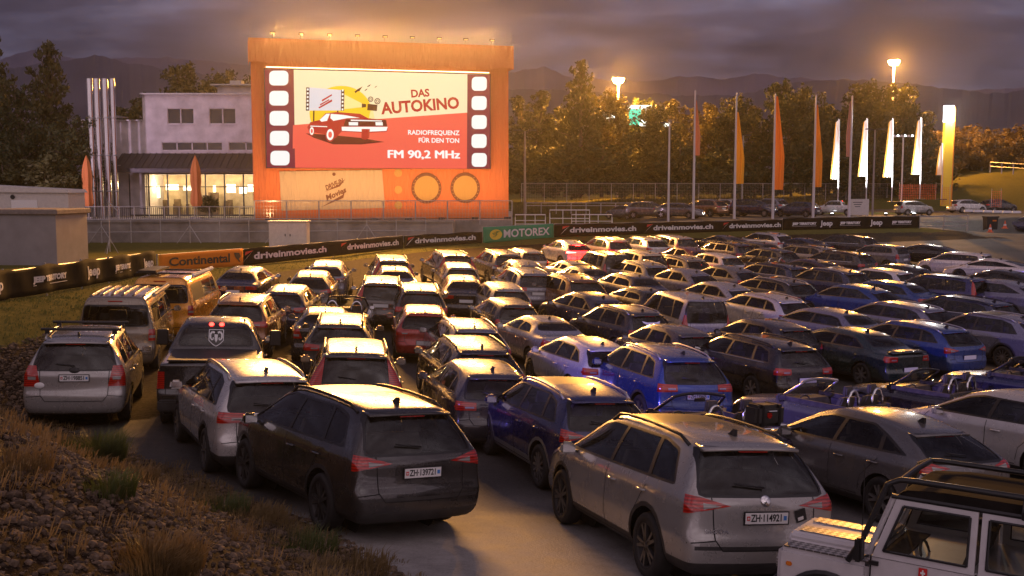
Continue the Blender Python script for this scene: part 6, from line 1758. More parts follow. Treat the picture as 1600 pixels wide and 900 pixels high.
tc = N(nt, 'ShaderNodeTexCoord'); r = ramp(nt, noise(nt, tc.outputs['Object'], 25, 4), [(.3, (.085, .058, .040)), (.7, (.21, .155, .115))]); L(nt, mix(nt, 1.0, r.outputs[0], at.outputs['Color'], 'MULTIPLY'), b.inputs['Base Color']); b.inputs['Roughness'].default_value = .95; b.inputs['Specular IOR Level'].default_value = .2; L(nt, b.outputs[0], out.inputs[0]); M['stone'] = m
stones('gravel', bank_points(30000, 21, (-13, 1.2, 3.5, 25), lambda x, y, d, rr: -60 < 800 + x / y * FPX < 690 and (CAMZ - gz(x, y)) / y * FPX < 650 and rr.random() < min(1, 10 / y)), .005, .06, M['stone'], 'loose grey stones over the near bank', 3)
rr = random.Random(8)
shp = []
while len(shp) < 7000:
    y = rr.uniform(20, 62); x = -9.0 - (y - 20) * .16 - rr.uniform(-.2, 16)
    db, zb = ban_eval(x, y)
    if db > -2.6: continue
    if rr.random() > min(1, (26 / y) ** 1.5): continue
    shp.append((x, y, gz(x, y), 0))
stones('gravel_shoulder', shp, .02, .10, M['stone'], 'coarse grey gravel left of the parked cars', 4)
M['drygrass'] = leaf_mat('dry_grass', (.12, .075, .025), (.28, .19, .07)); M['greengrass'] = leaf_mat('green_grass', (.05, .075, .015), (.13, .14, .035))
def blades(V, F, p, n, rad, h, rr, spread=.5, wk=1.0):
    for _ in range(n):
        a = rr.uniform(0, 6.28); r = rad * rr.random() ** .6; b0 = Vector((p[0] + r * math.cos(a), p[1] + r * math.sin(a), 0)); b0.z = p[2] - .03
        hh = h * rr.uniform(.45, 1.1); lean = Vector((math.cos(a), math.sin(a), 0)) * hh * spread * rr.uniform(.1, 1.0) + Vector((rr.uniform(-.1, .1), rr.uniform(-.1, .1), 0)) * hh
        w = Vector((-math.sin(a + 1), math.cos(a + 1), 0)) * rr.uniform(.003, .006) * wk
        i = len(V); m1 = b0 + lean * .35 + Vector((0, 0, hh * .6)); t = b0 + lean + Vector((0, 0, hh * (1 - spread * .3)))
        V += [tuple(b0 - w), tuple(b0 + w), tuple(m1 + w * .8), tuple(m1 - w * .8), tuple(t)]; F += [(i, i + 1, i + 2, i + 3), (i + 3, i + 2, i + 4)]
def tuft(name, u, v, n, rad, h, mat, label, group, sp=.6):
    rr = random.Random(int(u)); Zs = None
    for k in range(400):        # find the ground under this photo point
        Z = 3.5 + k * .05; q = pix(u, v, Z)
        if q.z <= gz(q.x, q.y): Zs = q; break
    if Zs is None: return
    V, F = [], []; blades(V, F, (0, 0, 0), n, rad, h, rr, sp)
    me = bpy.data.meshes.new(name); me.from_pydata(V, [], F); me.materials.append(M[mat]); o = obj(name, me, None, (Zs.x, Zs.y, gz(Zs.x, Zs.y))); tag(o, label, 'grass tuft', group)
GT = 'grass tufts on the near bank'
tuft('grass_tuft', 150, 720, 1500, .42, .55, 'greengrass', 'biggest green grass tuft on the bank, below the silver boxy car', GT)
tuft('grass_tuft', 232, 892, 1500, .42, .32, 'drygrass', 'dense straw-coloured tuft at the bottom of the bank', GT)
tuft('grass_tuft', 165, 775, 420, .25, .28, 'greengrass', 'small green tuft just below the biggest one', GT)
tuft('grass_tuft', 215, 752, 420, .28, .25, 'drygrass', 'dry tuft at the toe of the bank right of the biggest tuft', GT)
tuft('grass_tuft', 12, 735, 500, .35, .25, 'drygrass', 'dry tuft cut by the left picture edge', GT)
tuft('grass_tuft', 345, 800, 420, .35, .28, 'greengrass', 'tuft beside the front wheel of the dark brown sport utility', GT)
tuft('grass_tuft', 395, 812, 420, .4, .24, 'drygrass', 'dry tuft in front of the rear wheel of the dark sport utility', GT)
tuft('grass_tuft', 470, 862, 420, .4, .28, 'greengrass', 'tuft under the rear bumper of the dark sport utility', GT)
tuft('grass_tuft', 550, 892, 500, .4, .25, 'drygrass', 'dry tuft at the right end of the bank by the picture bottom', GT)
rr = random.Random(31); V, F = [], []
for x, y, z, d in bank_points(1500, 5, (-12, 1.1, 4, 24), lambda x, y, d, r_: r_.random() < (1.0 if d < 1.2 else .35)):
    blades(V, F, (x, y, z), rr.randint(12, 60), rr.uniform(.1, .4), rr.uniform(.05, .22), rr, 1.1)
me = bpy.data.meshes.new('bank_grass'); me.from_pydata(V, [], F); me.materials.append(M['drygrass']); tag(obj('bank_grass', me), 'thin dry grass scattered over the near bank', 'grass', None, 'stuff')
V, F = [], []
for _ in range(2600):
    t = rr.random(); u = rr.uniform(-20, 760); 
    i = rr.randrange(0, 7); A, B = BANP[i], BANP[i + 1]; q = A.lerp(B, rr.random()); dd = Vector((B.y - A.y, A.x - B.x, 0)).normalized(); off = rr.uniform(-2.6, .3) if rr.random() < .6 else rr.uniform(-3, 9)
    p = q - dd * off if off > 0 else q + dd * (-off)
    blades(V, F, (p.x, p.y, gz(p.x, p.y)), 9, .35, rr.uniform(.04, .12), rr, .5, 2.6)
for k, v in enumerate(V): pass
me = bpy.data.meshes.new('verge_grass'); me.from_pydata(V, [], F); me.materials.append(M['greengrass']); tag(obj('verge_grass', me), 'short grass on the verge around the banners', 'grass', None, 'stuff')
# ------------------------------------------------------------------ the parked cars
C = dict(silver=(.36, .35, .335), silverblue=(.19, .19, .225), white=(.60, .58, .56), cream=(.62, .52, .38), black=(.010, .010, .011), char=(.030, .029, .030), grey=(.13, .125, .125), steel=(.15, .15, .165), blue=(.010, .05, .20), navy=(.008, .014, .055),
         royal=(.012, .016, .10), red=(.34, .014, .010), maroon=(.085, .010, .014), brown=(.075, .038, .020), bronze=(.26, .10, .030), orange=(.80, .33, .015), green=(.010, .030, .026), beige=(.215, .175, .125), purple=(.020, .008, .030), mink=(.065, .056, .050))
PR = {}
def proto(t):
    if t not in PR: PR[t] = build_type(t, TYPES[t])
    return PR[t]
def head_dir(h): return Vector((-math.sin(R(h)), math.cos(R(h)), 0))
def hash_(x, y): return (math.sin(x * 12.99 + y * 78.2) * 437.5) % 1.0
def seat_car(root, x, y, h, sc, wb=2.6, tw=1.5):
    """stand the car on the ground: height and tilt from the ground under its wheels"""
    f = head_dir(h); l = Vector((-f.y, f.x, 0))
    z = {}
    for a in (-1, 1):
        for b in (-1, 1):
            q = Vector((x, y, 0)) + f * (a * wb / 2) + l * (b * tw / 2); z[a, b] = lot(q.x, q.y)
    zc = sum(z.values()) / 4
    fx = (f * wb + Vector((0, 0, (z[1, 1] + z[1, -1] - z[-1, 1] - z[-1, -1]) / 2))).normalized()
    ly = (l * tw + Vector((0, 0, (z[1, 1] + z[-1, 1] - z[1, -1] - z[-1, -1]) / 2))).normalized()
    up = fx.cross(ly).normalized(); ly = up.cross(fx)
    Mx = Matrix((fx, ly, up)).transposed().to_4x4(); Mx.translation = (x, y, zc + .004)
    k = (hash_(x, y) - .5) if sc == 1.0 else 0; root.matrix_world = Mx @ Matrix.Diagonal((sc * (1 + .05 * k), sc * (1 - .02 * k), sc, 1))
def find_spot(pr, u, v, h, sc):
    f = head_dir(h); rx, rz = pr.ref[0] * sc, pr.ref[1] * sc
    def g(Z): q = pix(u, v, Z); p = q - f * rx; return q.z - (lot(p.x, p.y) + rz), p
    Z = 4.0; last = g(Z)[0]
    while Z < 140:
        Z2 = Z + .5; cur = g(Z2)[0]
        if last > 0 and cur <= 0:
            a, b = Z, Z2
            for _ in range(20):
                m_ = (a + b) / 2
                if g(m_)[0] > 0: a = m_
                else: b = m_
            return g(a)[1], a
        Z, last = Z2, cur
    return g(60)[1], 60
def default_heading(x, y): return math.degrees(math.atan2(x + 10, 100 - y))
LOG = []
def car(u, v, typ, colr, name, label, h=None, sc=1.0, group='cars parked in the drive-in lot', skip=()):
    pr = proto(typ)
    hh = h
    if h is None:
        hh = 12
        for _ in range(3):
            p, Z = find_spot(pr, u, v, hh, sc); hh = default_heading(p.x, p.y)
    p, Z = find_spot(pr, u, v, hh, sc)
    sk = set(skip)
    if Z > 40: sk |= {'door_handle', 'rear_wiper', 'underbody', 'reverse_lens'}
    root, made = instance(pr, name, (p.x, p.y, 0), hh, C[colr], sc, sk)
    seat_car(root, p.x, p.y, hh, sc)
    tag(root, label, {'camper_van': 'van', 'panel_van': 'van', 'small_van': 'van', 'pickup': 'pickup'}.get(typ, 'convertible' if typ.startswith('roadster') else 'car'), group)
    LOG.append((label[:38], round(Z, 1), round(p.x, 1), round(p.y, 1), round(hh)))
    return root, pr, made
S_, H_, E_, V_ = 'parked_suv', 'parked_hatchback', 'parked_estate', 'parked_saloon'
CARS = [
 # left block, near to far
 (114, 534, 'boxy_suv', 'silver', S_, 'silver boxy sport utility with roof bars and a CH oval, leftmost near car', 14),
 (178, 465, 'camper_van', 'beige', 'camper_van', 'beige camper van with ribbed roof and rolled awning', 11),
 (249, 434, 'panel_van', 'orange', 'panel_van', 'orange van with roof bars and a rolled white awning, behind the camper van', 4, 1.03),
 (332, 506, 'pickup', 'char', 'pickup_truck', 'dark pickup with a ram head on its rear pane and lit red roof lights', 13),
 (413, 594, 'compact_suv', 'white', S_, 'white sport utility with black roof rails behind the pickup', 26),
 (622, 649, 'big_suv', 'char', S_, 'big dark brown sport utility with plate ZH 139721 beside the bank', 33),
 (550, 556, 'tall_suv', 'mink', S_, 'dark sport utility with tall boomerang tail lights and roof rails', 9),
 (527, 508, 'dark_estate', 'mink', E_, 'dark estate with shiny roof rails, ahead of the one with boomerang tail lights', 7),
 (505, 489, 'soft_top', 'char', 'parked_convertible', 'dark low car with a closed cloth roof peeping out left of the estate', 9),
 (370, 472, 'compact_suv', 'bronze', S_, 'bronze sport utility directly ahead of the pickup', 4),
 (440, 454, 'hatchback', 'navy', H_, 'dark blue hatchback between the bronze one and the open convertible', 2),
 (374, 422, 'saloon', 'navy', V_, 'dark saloon just right of the orange van', 0),
 (482, 431, 'sporty_hatch', 'mink', H_, 'dark brown hatchback beside the gravel, behind the pale blue one', 4),
 (507, 414, 'coupe_suv', 'silverblue', H_, 'pale blue-silver hatchback nearest the gravel under the driveinmovies banner', 4),
 (540, 464, 'roadster', 'mink', 'open_convertible', 'open dark convertible seen from behind in the left block', 4),
 (613, 404, 'tall_suv', 'silverblue', S_, 'pale silver sport utility at the head of its column beside the gravel', 10),
 (616, 420, 'saloon', 'silverblue', V_, 'silver saloon close behind the pale silver sport utility', 9),
 (593, 440, 'tall_suv', 'mink', S_, 'tall dark van-like car behind the silver saloon', 6),
 (655, 452, 'compact_suv', 'mink', S_, 'dark sport utility with its roof rails ahead of the red hatchback', 8),
 (661, 489, 'hatchback', 'red', H_, 'red hatchback in the middle of the left block', 7),
 (712, 396, 'tall_suv', 'mink', S_, 'dark brown sport utility at the head of its column, left side lit', 16),
 (719, 416, 'city_hatch', 'silverblue', H_, 'pale hatchback directly ahead of the black saloon', 10),
 (723, 436, 'saloon', 'black', V_, 'black saloon with a bright rear pane in the centre left column', 7),
 (792, 395, 'compact_suv', 'grey', S_, 'grey sport utility under the green banner', 18),
 (740, 514, 'estate', 'silverblue', E_, 'silver-blue estate with roof rails in the centre column', 13),
 (751, 549, 'dark_estate', 'black', E_, 'black estate with roof rails in the centre column', 13),
 (768, 588, 'hatchback', 'char', H_, 'dark hatchback with red tail lights left of the bright blue crossover', 14),
 (793, 449, 'city_hatch', 'silver', H_, 'silver hatchback behind the silver-blue sport utility', 14),
 (805, 475, 'small_hatch', 'char', 'small_hatchback', 'small dark rounded hatchback left of the silver hardtop', 16),
 (859, 501, 'hardtop_cabrio', 'silver', 'hardtop_convertible', 'silver hardtop convertible with a bare aisle behind it', 20),
 (944, 543, 'hatchback', 'white', H_, 'white three-door hatchback left of the royal blue one', 20, .97),
 (1069, 560, 'compact_suv', 'blue', S_, 'bright blue sport utility with wide rear lights, plate ZH 230605', 17),
 (929, 626, 'crossover', 'royal', S_, 'bright blue crossover with grey sills and an open glass roof', 19),
 (1156, 716, 'big_suv', 'silver', S_, 'big silver sport utility with plate ZH 114921, nearest of all', 17),
 (1459, 678, 'sporty_hatch', 'grey', H_, 'grey five-door hatchback right of the big silver one', 24),
 (1700, 640, 'hatchback', 'white', H_, 'white hatchback cut by the right picture edge', 27, 1.03),
 # centre
 (831, 391, 'small_hatch', 'cream', 'small_hatchback', 'cream small hatchback left of the car with lit brake lights', 20),
 (899, 379, 'coupe_suv', 'white', H_, 'white hatchback flooded red by its lit brake lights', 22),
 (903, 410, 'hardtop_cabrio', 'cream', 'hardtop_convertible', 'cream low coupe just behind the car with lit brake lights', 24),
 (965, 374, 'compact_suv', 'cream', S_, 'cream sport utility with a maroon-looking rear pane in the farthest row', 22),
 (1022, 373, 'estate', 'white', E_, 'white estate in the farthest row, below the first of the long banner words', 24),
 (1018, 395, 'people_carrier', 'cream', S_, 'cream sport utility one row nearer than the white estate', 24),
 (963, 396, 'small_van', 'grey', 'small_van', 'grey tall car with its left side lit, behind the cream coupe', 20, .92),
 (826, 412, 'sporty_hatch', 'steel', H_, 'steel grey hatchback with a dark rear pane, left of the low dark soft top', 18),
 (833, 425, 'compact_suv', 'silverblue', S_, 'silver-blue sport utility with a wide dark rear pane', 16),
 (924, 419, 'soft_top', 'mink', 'parked_convertible', 'dark brown convertible with its cloth roof closed, behind the cream coupe', 24),
 (911, 435, 'compact_suv', 'bronze', S_, 'bronze sport utility with side steps in the centre', 22),
 (945, 466, 'sporty_hatch', 'navy', H_, 'navy coupe-like hatchback ahead of the silver hardtop', 26),
 (1001, 432, 'saloon', 'navy', V_, 'navy saloon right of the bronze one with side steps', 24),
 (1022, 413, 'estate', 'silverblue', E_, 'silver estate with a blue-lit rear corner', 25),
 (1020, 454, 'soft_top', 'black', 'parked_convertible', 'black convertible with a closed brown cloth roof left of the tall silver van', 26),
 (1007, 488, 'compact_suv', 'char', H_, 'dark hatchback with a pale winged sticker on its rear pane', 25, .95),
 (1101, 466, 'small_van', 'silver', 'small_van', 'tall silver passenger van in the middle of the lot', 17),
 (1070, 370, 'people_carrier', 'silver', H_, 'silver hatchback in the farthest row, left of a dark coupe', 26),
 (1140, 369, 'sports_coupe', 'mink', 'parked_coupe', 'dark brown low coupe in the farthest row', 32),
 (1221, 366, 'estate', 'white', E_, 'white estate in the farthest row, below the black Jeep banner start', 32),
 (1265, 373, 'sports_coupe', 'navy', 'parked_coupe', 'navy low coupe in the farthest row, right of the white estate', 34),
 (1162, 381, 'dark_estate', 'purple', E_, 'dark purple estate with a glowing magenta flank', 31),
 (1198, 380, 'saloon', 'char', V_, 'charcoal saloon right of the purple estate', 33),
 (1091, 390, 'sporty_hatch', 'maroon', H_, 'maroon hatchback ahead of the white blue-lit one', 30),
 (1228, 391, 'city_hatch', 'char', H_, 'charcoal hatchback right of the open car full of seats', 33),
 (1293, 386, 'dark_estate', 'steel', E_, 'steel grey estate in the second farthest row', 36),
 (1085, 404, 'estate', 'beige', E_, 'beige-roofed estate left of the white blue-lit hatchback', 27),
 (1140, 399, 'city_hatch', 'white', H_, 'white hatchback with blue light on its left pillar', 28),
 (1190, 400, 'roadster', 'char', 'open_convertible', 'far open convertible with its seats showing, near the lot middle', 33),
 (1247, 416, 'dark_estate', 'navy', E_, 'navy estate with a pale line round its side windows', 32),
 (1280, 407, 'sports_coupe', 'purple', 'parked_coupe', 'dark violet coupe behind the pale-lined navy estate', 36),
 (1160, 421, 'sporty_hatch', 'grey', H_, 'grey rounded hatchback with red side tail lights', 29),
 (1092, 426, 'sporty_hatch', 'silverblue', H_, 'silver-blue hatchback with an orange-lit rear spoiler', 27),
 (1151, 448, 'sporty_hatch', 'silver', H_, 'silver hatchback behind the tall silver van', 27),
 (1245, 440, 'estate', 'black', E_, 'black estate with pale window frames, right of the silver hatchback', 29),
 (1335, 424, 'compact_suv', 'navy', S_, 'navy sport utility with a bright blue roof edge', 33),
 (1234, 467, 'estate', 'white', E_, 'white estate with silver roof rails beside the tall silver van', 25),
 (1238, 511, 'city_hatch', 'char', H_, 'charcoal hatchback with a matt roof, left of the white black-roofed saloon', 26),
 (1329, 489, 'saloon', 'silverblue', V_, 'silver-lilac saloon with a black glass roof', 31),
 (1240, 542, 'dark_estate', 'black', E_, 'black estate with a bright blue spark on its flank', 23),
 (1362, 521, 'old_saloon', 'green', V_, 'dark green older saloon with a boot spoiler', 27),
 (1489, 515, 'estate', 'blue', E_, 'blue estate with silver rails and a number plate, right of the green saloon', 28),
 (1457, 481, 'estate', 'silverblue', E_, 'silver-lilac estate with silver rails, behind the blue estate', 33),
 (1082, 521, 'city_hatch', 'mink', H_, 'dark brown hatchback ahead of the bright blue one', 22, .96),
 (1563, 472, 'dark_estate', 'navy', E_, 'navy estate with a blue-lit spoiler near the right edge', 35),
 (1610, 500, 'crossover', 'silverblue', S_, 'silver-blue crossover at the right edge, red tail light showing', 32),
 (1600, 444, 'coupe_suv', 'silverblue', S_, 'lilac-silver sport utility cut by the right edge', 38),
 (1421, 443, 'saloon', 'blue', V_, 'blue saloon with a long sloping tail', 38),
 (1372, 452, 'coupe_suv', 'blue', H_, 'blue hatchback left of the long blue saloon', 34),
 (1527, 434, 'tall_suv', 'royal', S_, 'royal blue sport utility with pale side windows behind the lilac-silver one', 42),
 (1540, 396, 'boxy_hatch', 'white', 'small_hatchback', 'white small hatchback with flared wheel arches bathed in violet light', 48, 1.02),
 (1570, 406, 'sports_coupe', 'white', 'parked_coupe', 'white low coupe with a red tail behind the violet-lit hatchback', 50),
 (1585, 424, 'sports_coupe', 'black', 'parked_coupe', 'glossy black coupe cut by the right edge', 44),
 (1462, 383, 'sports_coupe', 'black', 'parked_coupe', 'black sports coupe left of the violet-lit white hatchback', 50),
 (1406, 384, 'small_hatch', 'steel', 'small_hatchback', 'steel grey small hatchback left of the black sports coupe', 42),
 (1436, 418, 'sporty_hatch', 'black', H_, 'black hatchback with a triangle mark on its rear pane', 42),
 (1411, 424, 'city_hatch', 'white', H_, 'white hatchback with tall red lights beside its rear pane', 37),
 (1349, 396, 'dark_estate', 'char', E_, 'charcoal estate in the third row from the banners on the right', 38),
 (1355, 370, 'dark_estate', 'char', E_, 'charcoal estate with pale window frames, last of the farthest row', 40),
 # open roadsters in the foreground right
 (1086, 617, 'roadster', 'purple', 'open_convertible', 'open dark violet roadster with a luggage rack on its boot', 27),
 (1277, 594, 'roadster_silver', 'grey', 'open_convertible', 'open grey roadster with a silver windscreen frame and silver hoops', 36),
 (1442, 579, 'roadster_black', 'black', 'open_convertible', 'open black roadster with chrome hoops, right of the grey one', 38),
 (1590, 560, 'roadster_black', 'navy', 'open_convertible', 'open dark roadster cut by the right edge', 42),
]
PLACED = {}
for row in CARS:
    u, v, ty, co, nm, lab = row[:6]; h = row[6] if len(row) > 6 else None; sc = row[7] if len(row) > 7 else 1.0
    PLACED[lab] = car(u, v, ty, co, nm, lab, h, sc)
def backlot(u, vb, s, typ, colr, name, label, h, sc=1.0):
    pr = proto(typ); p = bpt(u, vb, s)
    root, made = instance(pr, name, (p.x, p.y, gz(p.x, p.y) + .005), h, C[colr], sc, {'door_handle', 'rear_wiper', 'underbody', 'reverse_lens'})
    tag(root, label, 'pickup' if typ == 'pickup' else 'car', 'cars on the upper car park')
    return root
backlot(975, 333, 15.4, 'hatchback', 'grey', H_, 'grey hatchback at the left end of the upper car park', 40)
backlot(1014, 340, 16.2, 'compact_suv', 'grey', S_, 'grey sport utility facing the viewer on the upper car park', -115)
backlot(1062, 348, 17.0, 'saloon', 'grey', V_, 'grey car with its windscreen just above the banner', -125)
backlot(1102, 340, 16.2, 'compact_suv', 'bronze', S_, 'dark bronze sport utility behind the leftmost flagpoles', 40)
backlot(1098, 330, 14.6, 'estate', 'char', E_, 'dark estate behind the bronze sport utility', 48)
backlot(1132, 336, 15.6, 'compact_suv', 'white', S_, 'white sport utility left of the yellow flag pole', 32)
backlot(1178, 341, 16.2, 'tall_suv', 'navy', S_, 'dark sport utility facing the viewer right of the yellow flag', -125)
backlot(1200, 334, 15.2, 'compact_suv', 'silverblue', S_, 'pale sport utility behind the dark one facing the viewer', 36)
backlot(1246, 341, 16.4, 'hatchback', 'navy', H_, 'dark hatchback between the orange and amber flags', 48)
backlot(1306, 322, 15.6, 'pickup', 'white', 'pickup_truck', 'white pickup standing on the grass among the beach flags', 62, .78)
backlot(1428, 322, 15.6, 'small_hatch', 'silver', 'small_hatchback', 'small silver car facing right under a beach flag', -78)
backlot(1511, 311, 14.4, 'hatchback', 'white', H_, 'white hatchback facing right beyond the yellow pylon', -72)
backlot(1560, 311, 14.2, 'hatchback', 'char', H_, 'dark hatchback facing right, farthest on the right', -70)
backlot(1606, 340, 16.8, 'saloon', 'navy', V_, 'dark saloon cut by the right edge on the tarmac', 70)

# ------------------------------------------------------------------ extra touches on single cars
def own_mesh(o, slots):
    o.data = o.data.copy()
    for i, m_ in slots.items(): o.data.materials[i] = m_
def find_part(lab, name): return [o for o in PLACED[lab][2] if o is not None and o.name.split('.')[0] == name]
M['bright_red'] = simple('lit_brake_light', (.6, .01, .01), .2, emit=(1.0, .02, .015), estr=70)
BR = 'white hatchback flooded red by its lit brake lights'
for o in find_part(BR, 'tail_light') + find_part(BR, 'brake_light'): own_mesh(o, {0: M['bright_red']})
r_ = PLACED[BR][0]; q = r_.matrix_world @ Vector((-2.9, 0, .95)); point('brake_light_glow', q, 650, (1, .0, .0), .3)
def plate_text(lab, txt, shield=True):
    root, pr, made = PLACED[lab]; o = find_part(lab, 'number_plate')[0]
    me = text_mesh(txt, .105, .0008, .002, spacing=.98); xs = [v.co.x for v in me.vertices]; w = max(xs) - min(xs)
    bm = bmesh.new(); bm_add_mesh(bm, me, Matrix.Translation((-.0085, 0, 0)) @ Matrix.Rotation(R(-90), 4, 'Z') @ Matrix.Rotation(R(90), 4, 'X') @ Matrix.Diagonal((.36 / w, 1, 1, 1)))
    part('plate_lettering', bm, M['ink'], o)
    bm = bmesh.new(); add_box(bm, (-.0075, .215, 0), (.004, .035, .045)); add_box(bm, (-.0105, .215, 0), (.003, .008, .026), mi=1); add_box(bm, (-.0108, .215, 0), (.003, .024, .008), mi=1); part('plate_shield', bm, [M['plate_red'], M['plate']], o)
    bm = bmesh.new(); add_box(bm, (-.0075, -.215, 0), (.004, .035, .045)); part('canton_shield', bm, M['plate_blue'], o)
SX = 'bright blue crossover with grey sills and an open glass roof'
for o in find_part(SX, 'body'): own_mesh(o, {2: M['silver']})
K1, K2 = 'big dark brown sport utility with plate ZH 139721 beside the bank', 'big silver sport utility with plate ZH 114921, nearest of all'
plate_text(K1, 'ZH·139721'); plate_text(K2, 'ZH·114921')
plate_text('silver boxy sport utility with roof bars and a CH oval, leftmost near car', 'ZH·198851'); plate_text('bright blue sport utility with wide rear lights, plate ZH 230605', 'ZH·230605')
def stick(lab, txt, y, z, size, wid, mat, name='lettering'):
    root, pr, made = PLACED[lab]; h = pr.S.hit((-6, y, z), (1, 0, 0))
    if h is None: return
    nn = pr.S.normal(h); me = text_mesh(txt, size, .002, .001); xs = [v.co.x for v in me.vertices]; w = max(xs) - min(xs)
    bm = bmesh.new(); bm_add_mesh(bm, me, Matrix.Translation(h + nn * .008) @ nn.to_track_quat('Z', 'Y').to_matrix().to_4x4() @ Matrix.Rotation(0, 4, 'Z') @ Matrix.Diagonal((wid / w, 1, 1, 1)))
    part(name, bm, mat, root)
def disc(lab, y, z, r, mat, name='emblem', rx=1.0):
    root, pr, made = PLACED[lab]; h = pr.S.hit((-6, y, z), (1, 0, 0)); nn = pr.S.normal(h)
    bm = bmesh.new(); add_lathe(bm, [(.0005, .012), (r * .8, .012), (r, .0), (r, -.01)], 20)
    o = part(name, bm, mat, root, True, h + nn * .004); o.rotation_euler = nn.to_track_quat('Z', 'Y').to_euler(); o.scale = (rx, 1, 1); return o
disc(K2, 0, 1.035, .062, M['chrome']); stick(K2, 'V', 0.004, 1.04, .07, .05, M['ink'], 'emblem_arrow'); stick(K2, 'SKODA', .56, .72, .06, .26, M['chrome'])
disc('white sport utility with black roof rails behind the pickup', 0, .98, .07, M['chrome']); stick('white sport utility with black roof rails behind the pickup', 'W', 0, .97, .08, .07, M['ink'], 'emblem_letter')
KI = 'silver boxy sport utility with roof bars and a CH oval, leftmost near car'
disc(KI, 0, 1.10, .055, M['ink'], 'emblem', 1.7); stick(KI, 'KIA', 0, 1.10, .055, .11, M['chrome'])
disc(KI, .60, .82, .06, M['plate'], 'country_oval', 1.5); stick(KI, 'CH', .60, .82, .075, .10, M['ink'], 'oval_lettering')
root, pr, made = PLACED[KI]
for k, x in enumerate((-1.35, .1)):
    bm = bmesh.new(); add_tube(bm, [(x, -.72, pr.ref[1] + .11), (x, .72, pr.ref[1] + .11)], .03, 6)
    for sg in (-1, 1): add_box(bm, (x, sg * .60, pr.ref[1] + .07), (.10, .08, .10))
    part('roof_bar', bm, M['black'], root)
# square dark sticker on the silver car's tailgate
h = PLACED[K2][1].S.hit((-6, -.42, .90), (1, 0, 0)); bm = bmesh.new(); add_box(bm, (0, 0, 0), (.006, .13, .13)); add_box(bm, (-.003, .01, -.03), (.004, .07, .035), mi=1)
o = part('sticker', bm, [M['ink'], M['plate']], PLACED[K2][0], False, (h.x - .012, -.42, .88)); o.rotation_euler = (R(-15), 0, R(6))
# winged sticker on the dark hatchback's pane
lab = 'dark hatchback with a pale winged sticker on its rear pane'; root, pr, made = PLACED[lab]
bm = bmesh.new()
for sg in (-1, 1):
    pts = [(0, .05), (.16, .05), (.34, .09), (.30, .03), (.20, -.02), (.08, -.06), (0, -.06)]
    vs = []
    for a, b in pts:
        hh = pr.S.hit((-6, a * sg, 1.24 + b), (1, 0, 0)); vs.append(bm.verts.new((hh.x - .008, a * sg, 1.24 + b)))
    bm.faces.new(vs)
part('winged_sticker', bm, M['plate'], root)
# suitcases strapped on the violet roadster's boot rack
lab = 'open dark violet roadster with a luggage rack on its boot'; root, pr, made = PLACED[lab]; hz_ = pr.S.hit((-1.45, 0, 4), (0, 0, -1)).z
bm = bmesh.new()
for y in (-.45, .45): add_tube(bm, [(-1.95, y, hz_ + .0), (-1.9, y, hz_ + .12), (-1.15, y, hz_ + .12), (-1.05, y, hz_ + .03)], .018, 6)
for x in (-1.8, -1.55, -1.3): add_tube(bm, [(x, -.5, hz_ + .12), (x, .5, hz_ + .12)], .016, 6)
part('luggage_rack', bm, M['chrome'], root)
case = empty('suitcase', (0, 0, 0)); tag(case, 'black suitcase strapped on the boot rack of the violet roadster', 'suitcase')
case.matrix_world = root.matrix_world @ Matrix.Translation((-1.52, 0, hz_ + .14))
bm = bmesh.new(); add_box(bm, (0, 0, .17), (.34, .60, .34)); bmesh.ops.bevel(bm, geom=bm.edges[:], offset=.05, segments=2, affect='EDGES'); part('shell', bm, M['clad'], case)
for y in (-.17, .17): bm = bmesh.new(); add_box(bm, (0, y, .17), (.355, .05, .355)); part('strap', bm, M['black'], case)
bm = bmesh.new(); add_lathe(bm, [(.0, 0), (.05, 0), (.05, -.012), (.0, -.012)], 16, 'x', c=(-.178, .05, .18)); part('round_reflector', bm, M['red'], case)
bm = bmesh.new(); add_tube(bm, [(-.17, -.08, .25), (-.21, -.07, .25), (-.21, .07, .25), (-.17, .08, .25)], .012, 6); part('handle', bm, M['chrome'], case)

# ------------------------------------------------------------------ the off-roader at the bottom right
M['offroad_white'] = simple('offroad_white', (.58, .56, .57), .35, coat=.5, var=.06)
m, nt = mat_new('chequer_plate'); out = N(nt, 'ShaderNodeOutputMaterial'); b = N(nt, 'ShaderNodeBsdfPrincipled'); tc = N(nt, 'ShaderNodeTexCoord')
ch = nt.nodes.new('ShaderNodeTexChecker'); ch.inputs['Scale'].default_value = 16; mp = N(nt, 'ShaderNodeMapping'); mp.inputs['Rotation'].default_value = (0, 0, R(45)); L(nt, tc.outputs['Object'], mp.inputs[0]); L(nt, mp.outputs[0], ch.inputs[0])
L(nt, mix(nt, ch.outputs['Fac'], (.16, .15, .14), (.62, .60, .57)), b.inputs['Base Color']); b.inputs['Metallic'].default_value = .8; b.inputs['Roughness'].default_value = .32
bp = N(nt, 'ShaderNodeBump'); bp.inputs['Strength'].default_value = .8; L(nt, ch.outputs['Fac'], bp.inputs['Height']); L(nt, bp.outputs[0], b.inputs['Normal']); L(nt, b.outputs[0], out.inputs[0]); M['chequer'] = m
DH = 57
dfd = empty('off_roader', (0, 0, 0)); tag(dfd, 'white boxy off-roader with a black roll cage and chequer plate bonnet, bottom right corner', 'car', 'cars parked in the drive-in lot')
W2 = .82; ZS, ZW, ZR = .55, 1.24, 2.0
def dpart(name, bm, mats, bev=0, par=None):
    if bev: bmesh.ops.bevel(bm, geom=bm.edges[:], offset=bev, segments=2, affect='EDGES')
    fix_normals(bm); return part(name, bm, mats, par or dfd)
bm = bmesh.new(); add_box(bm, (-.60, 0, .90), (3.1, 2 * W2 - .02, .68)); dpart('body', bm, M['offroad_white'], .03)
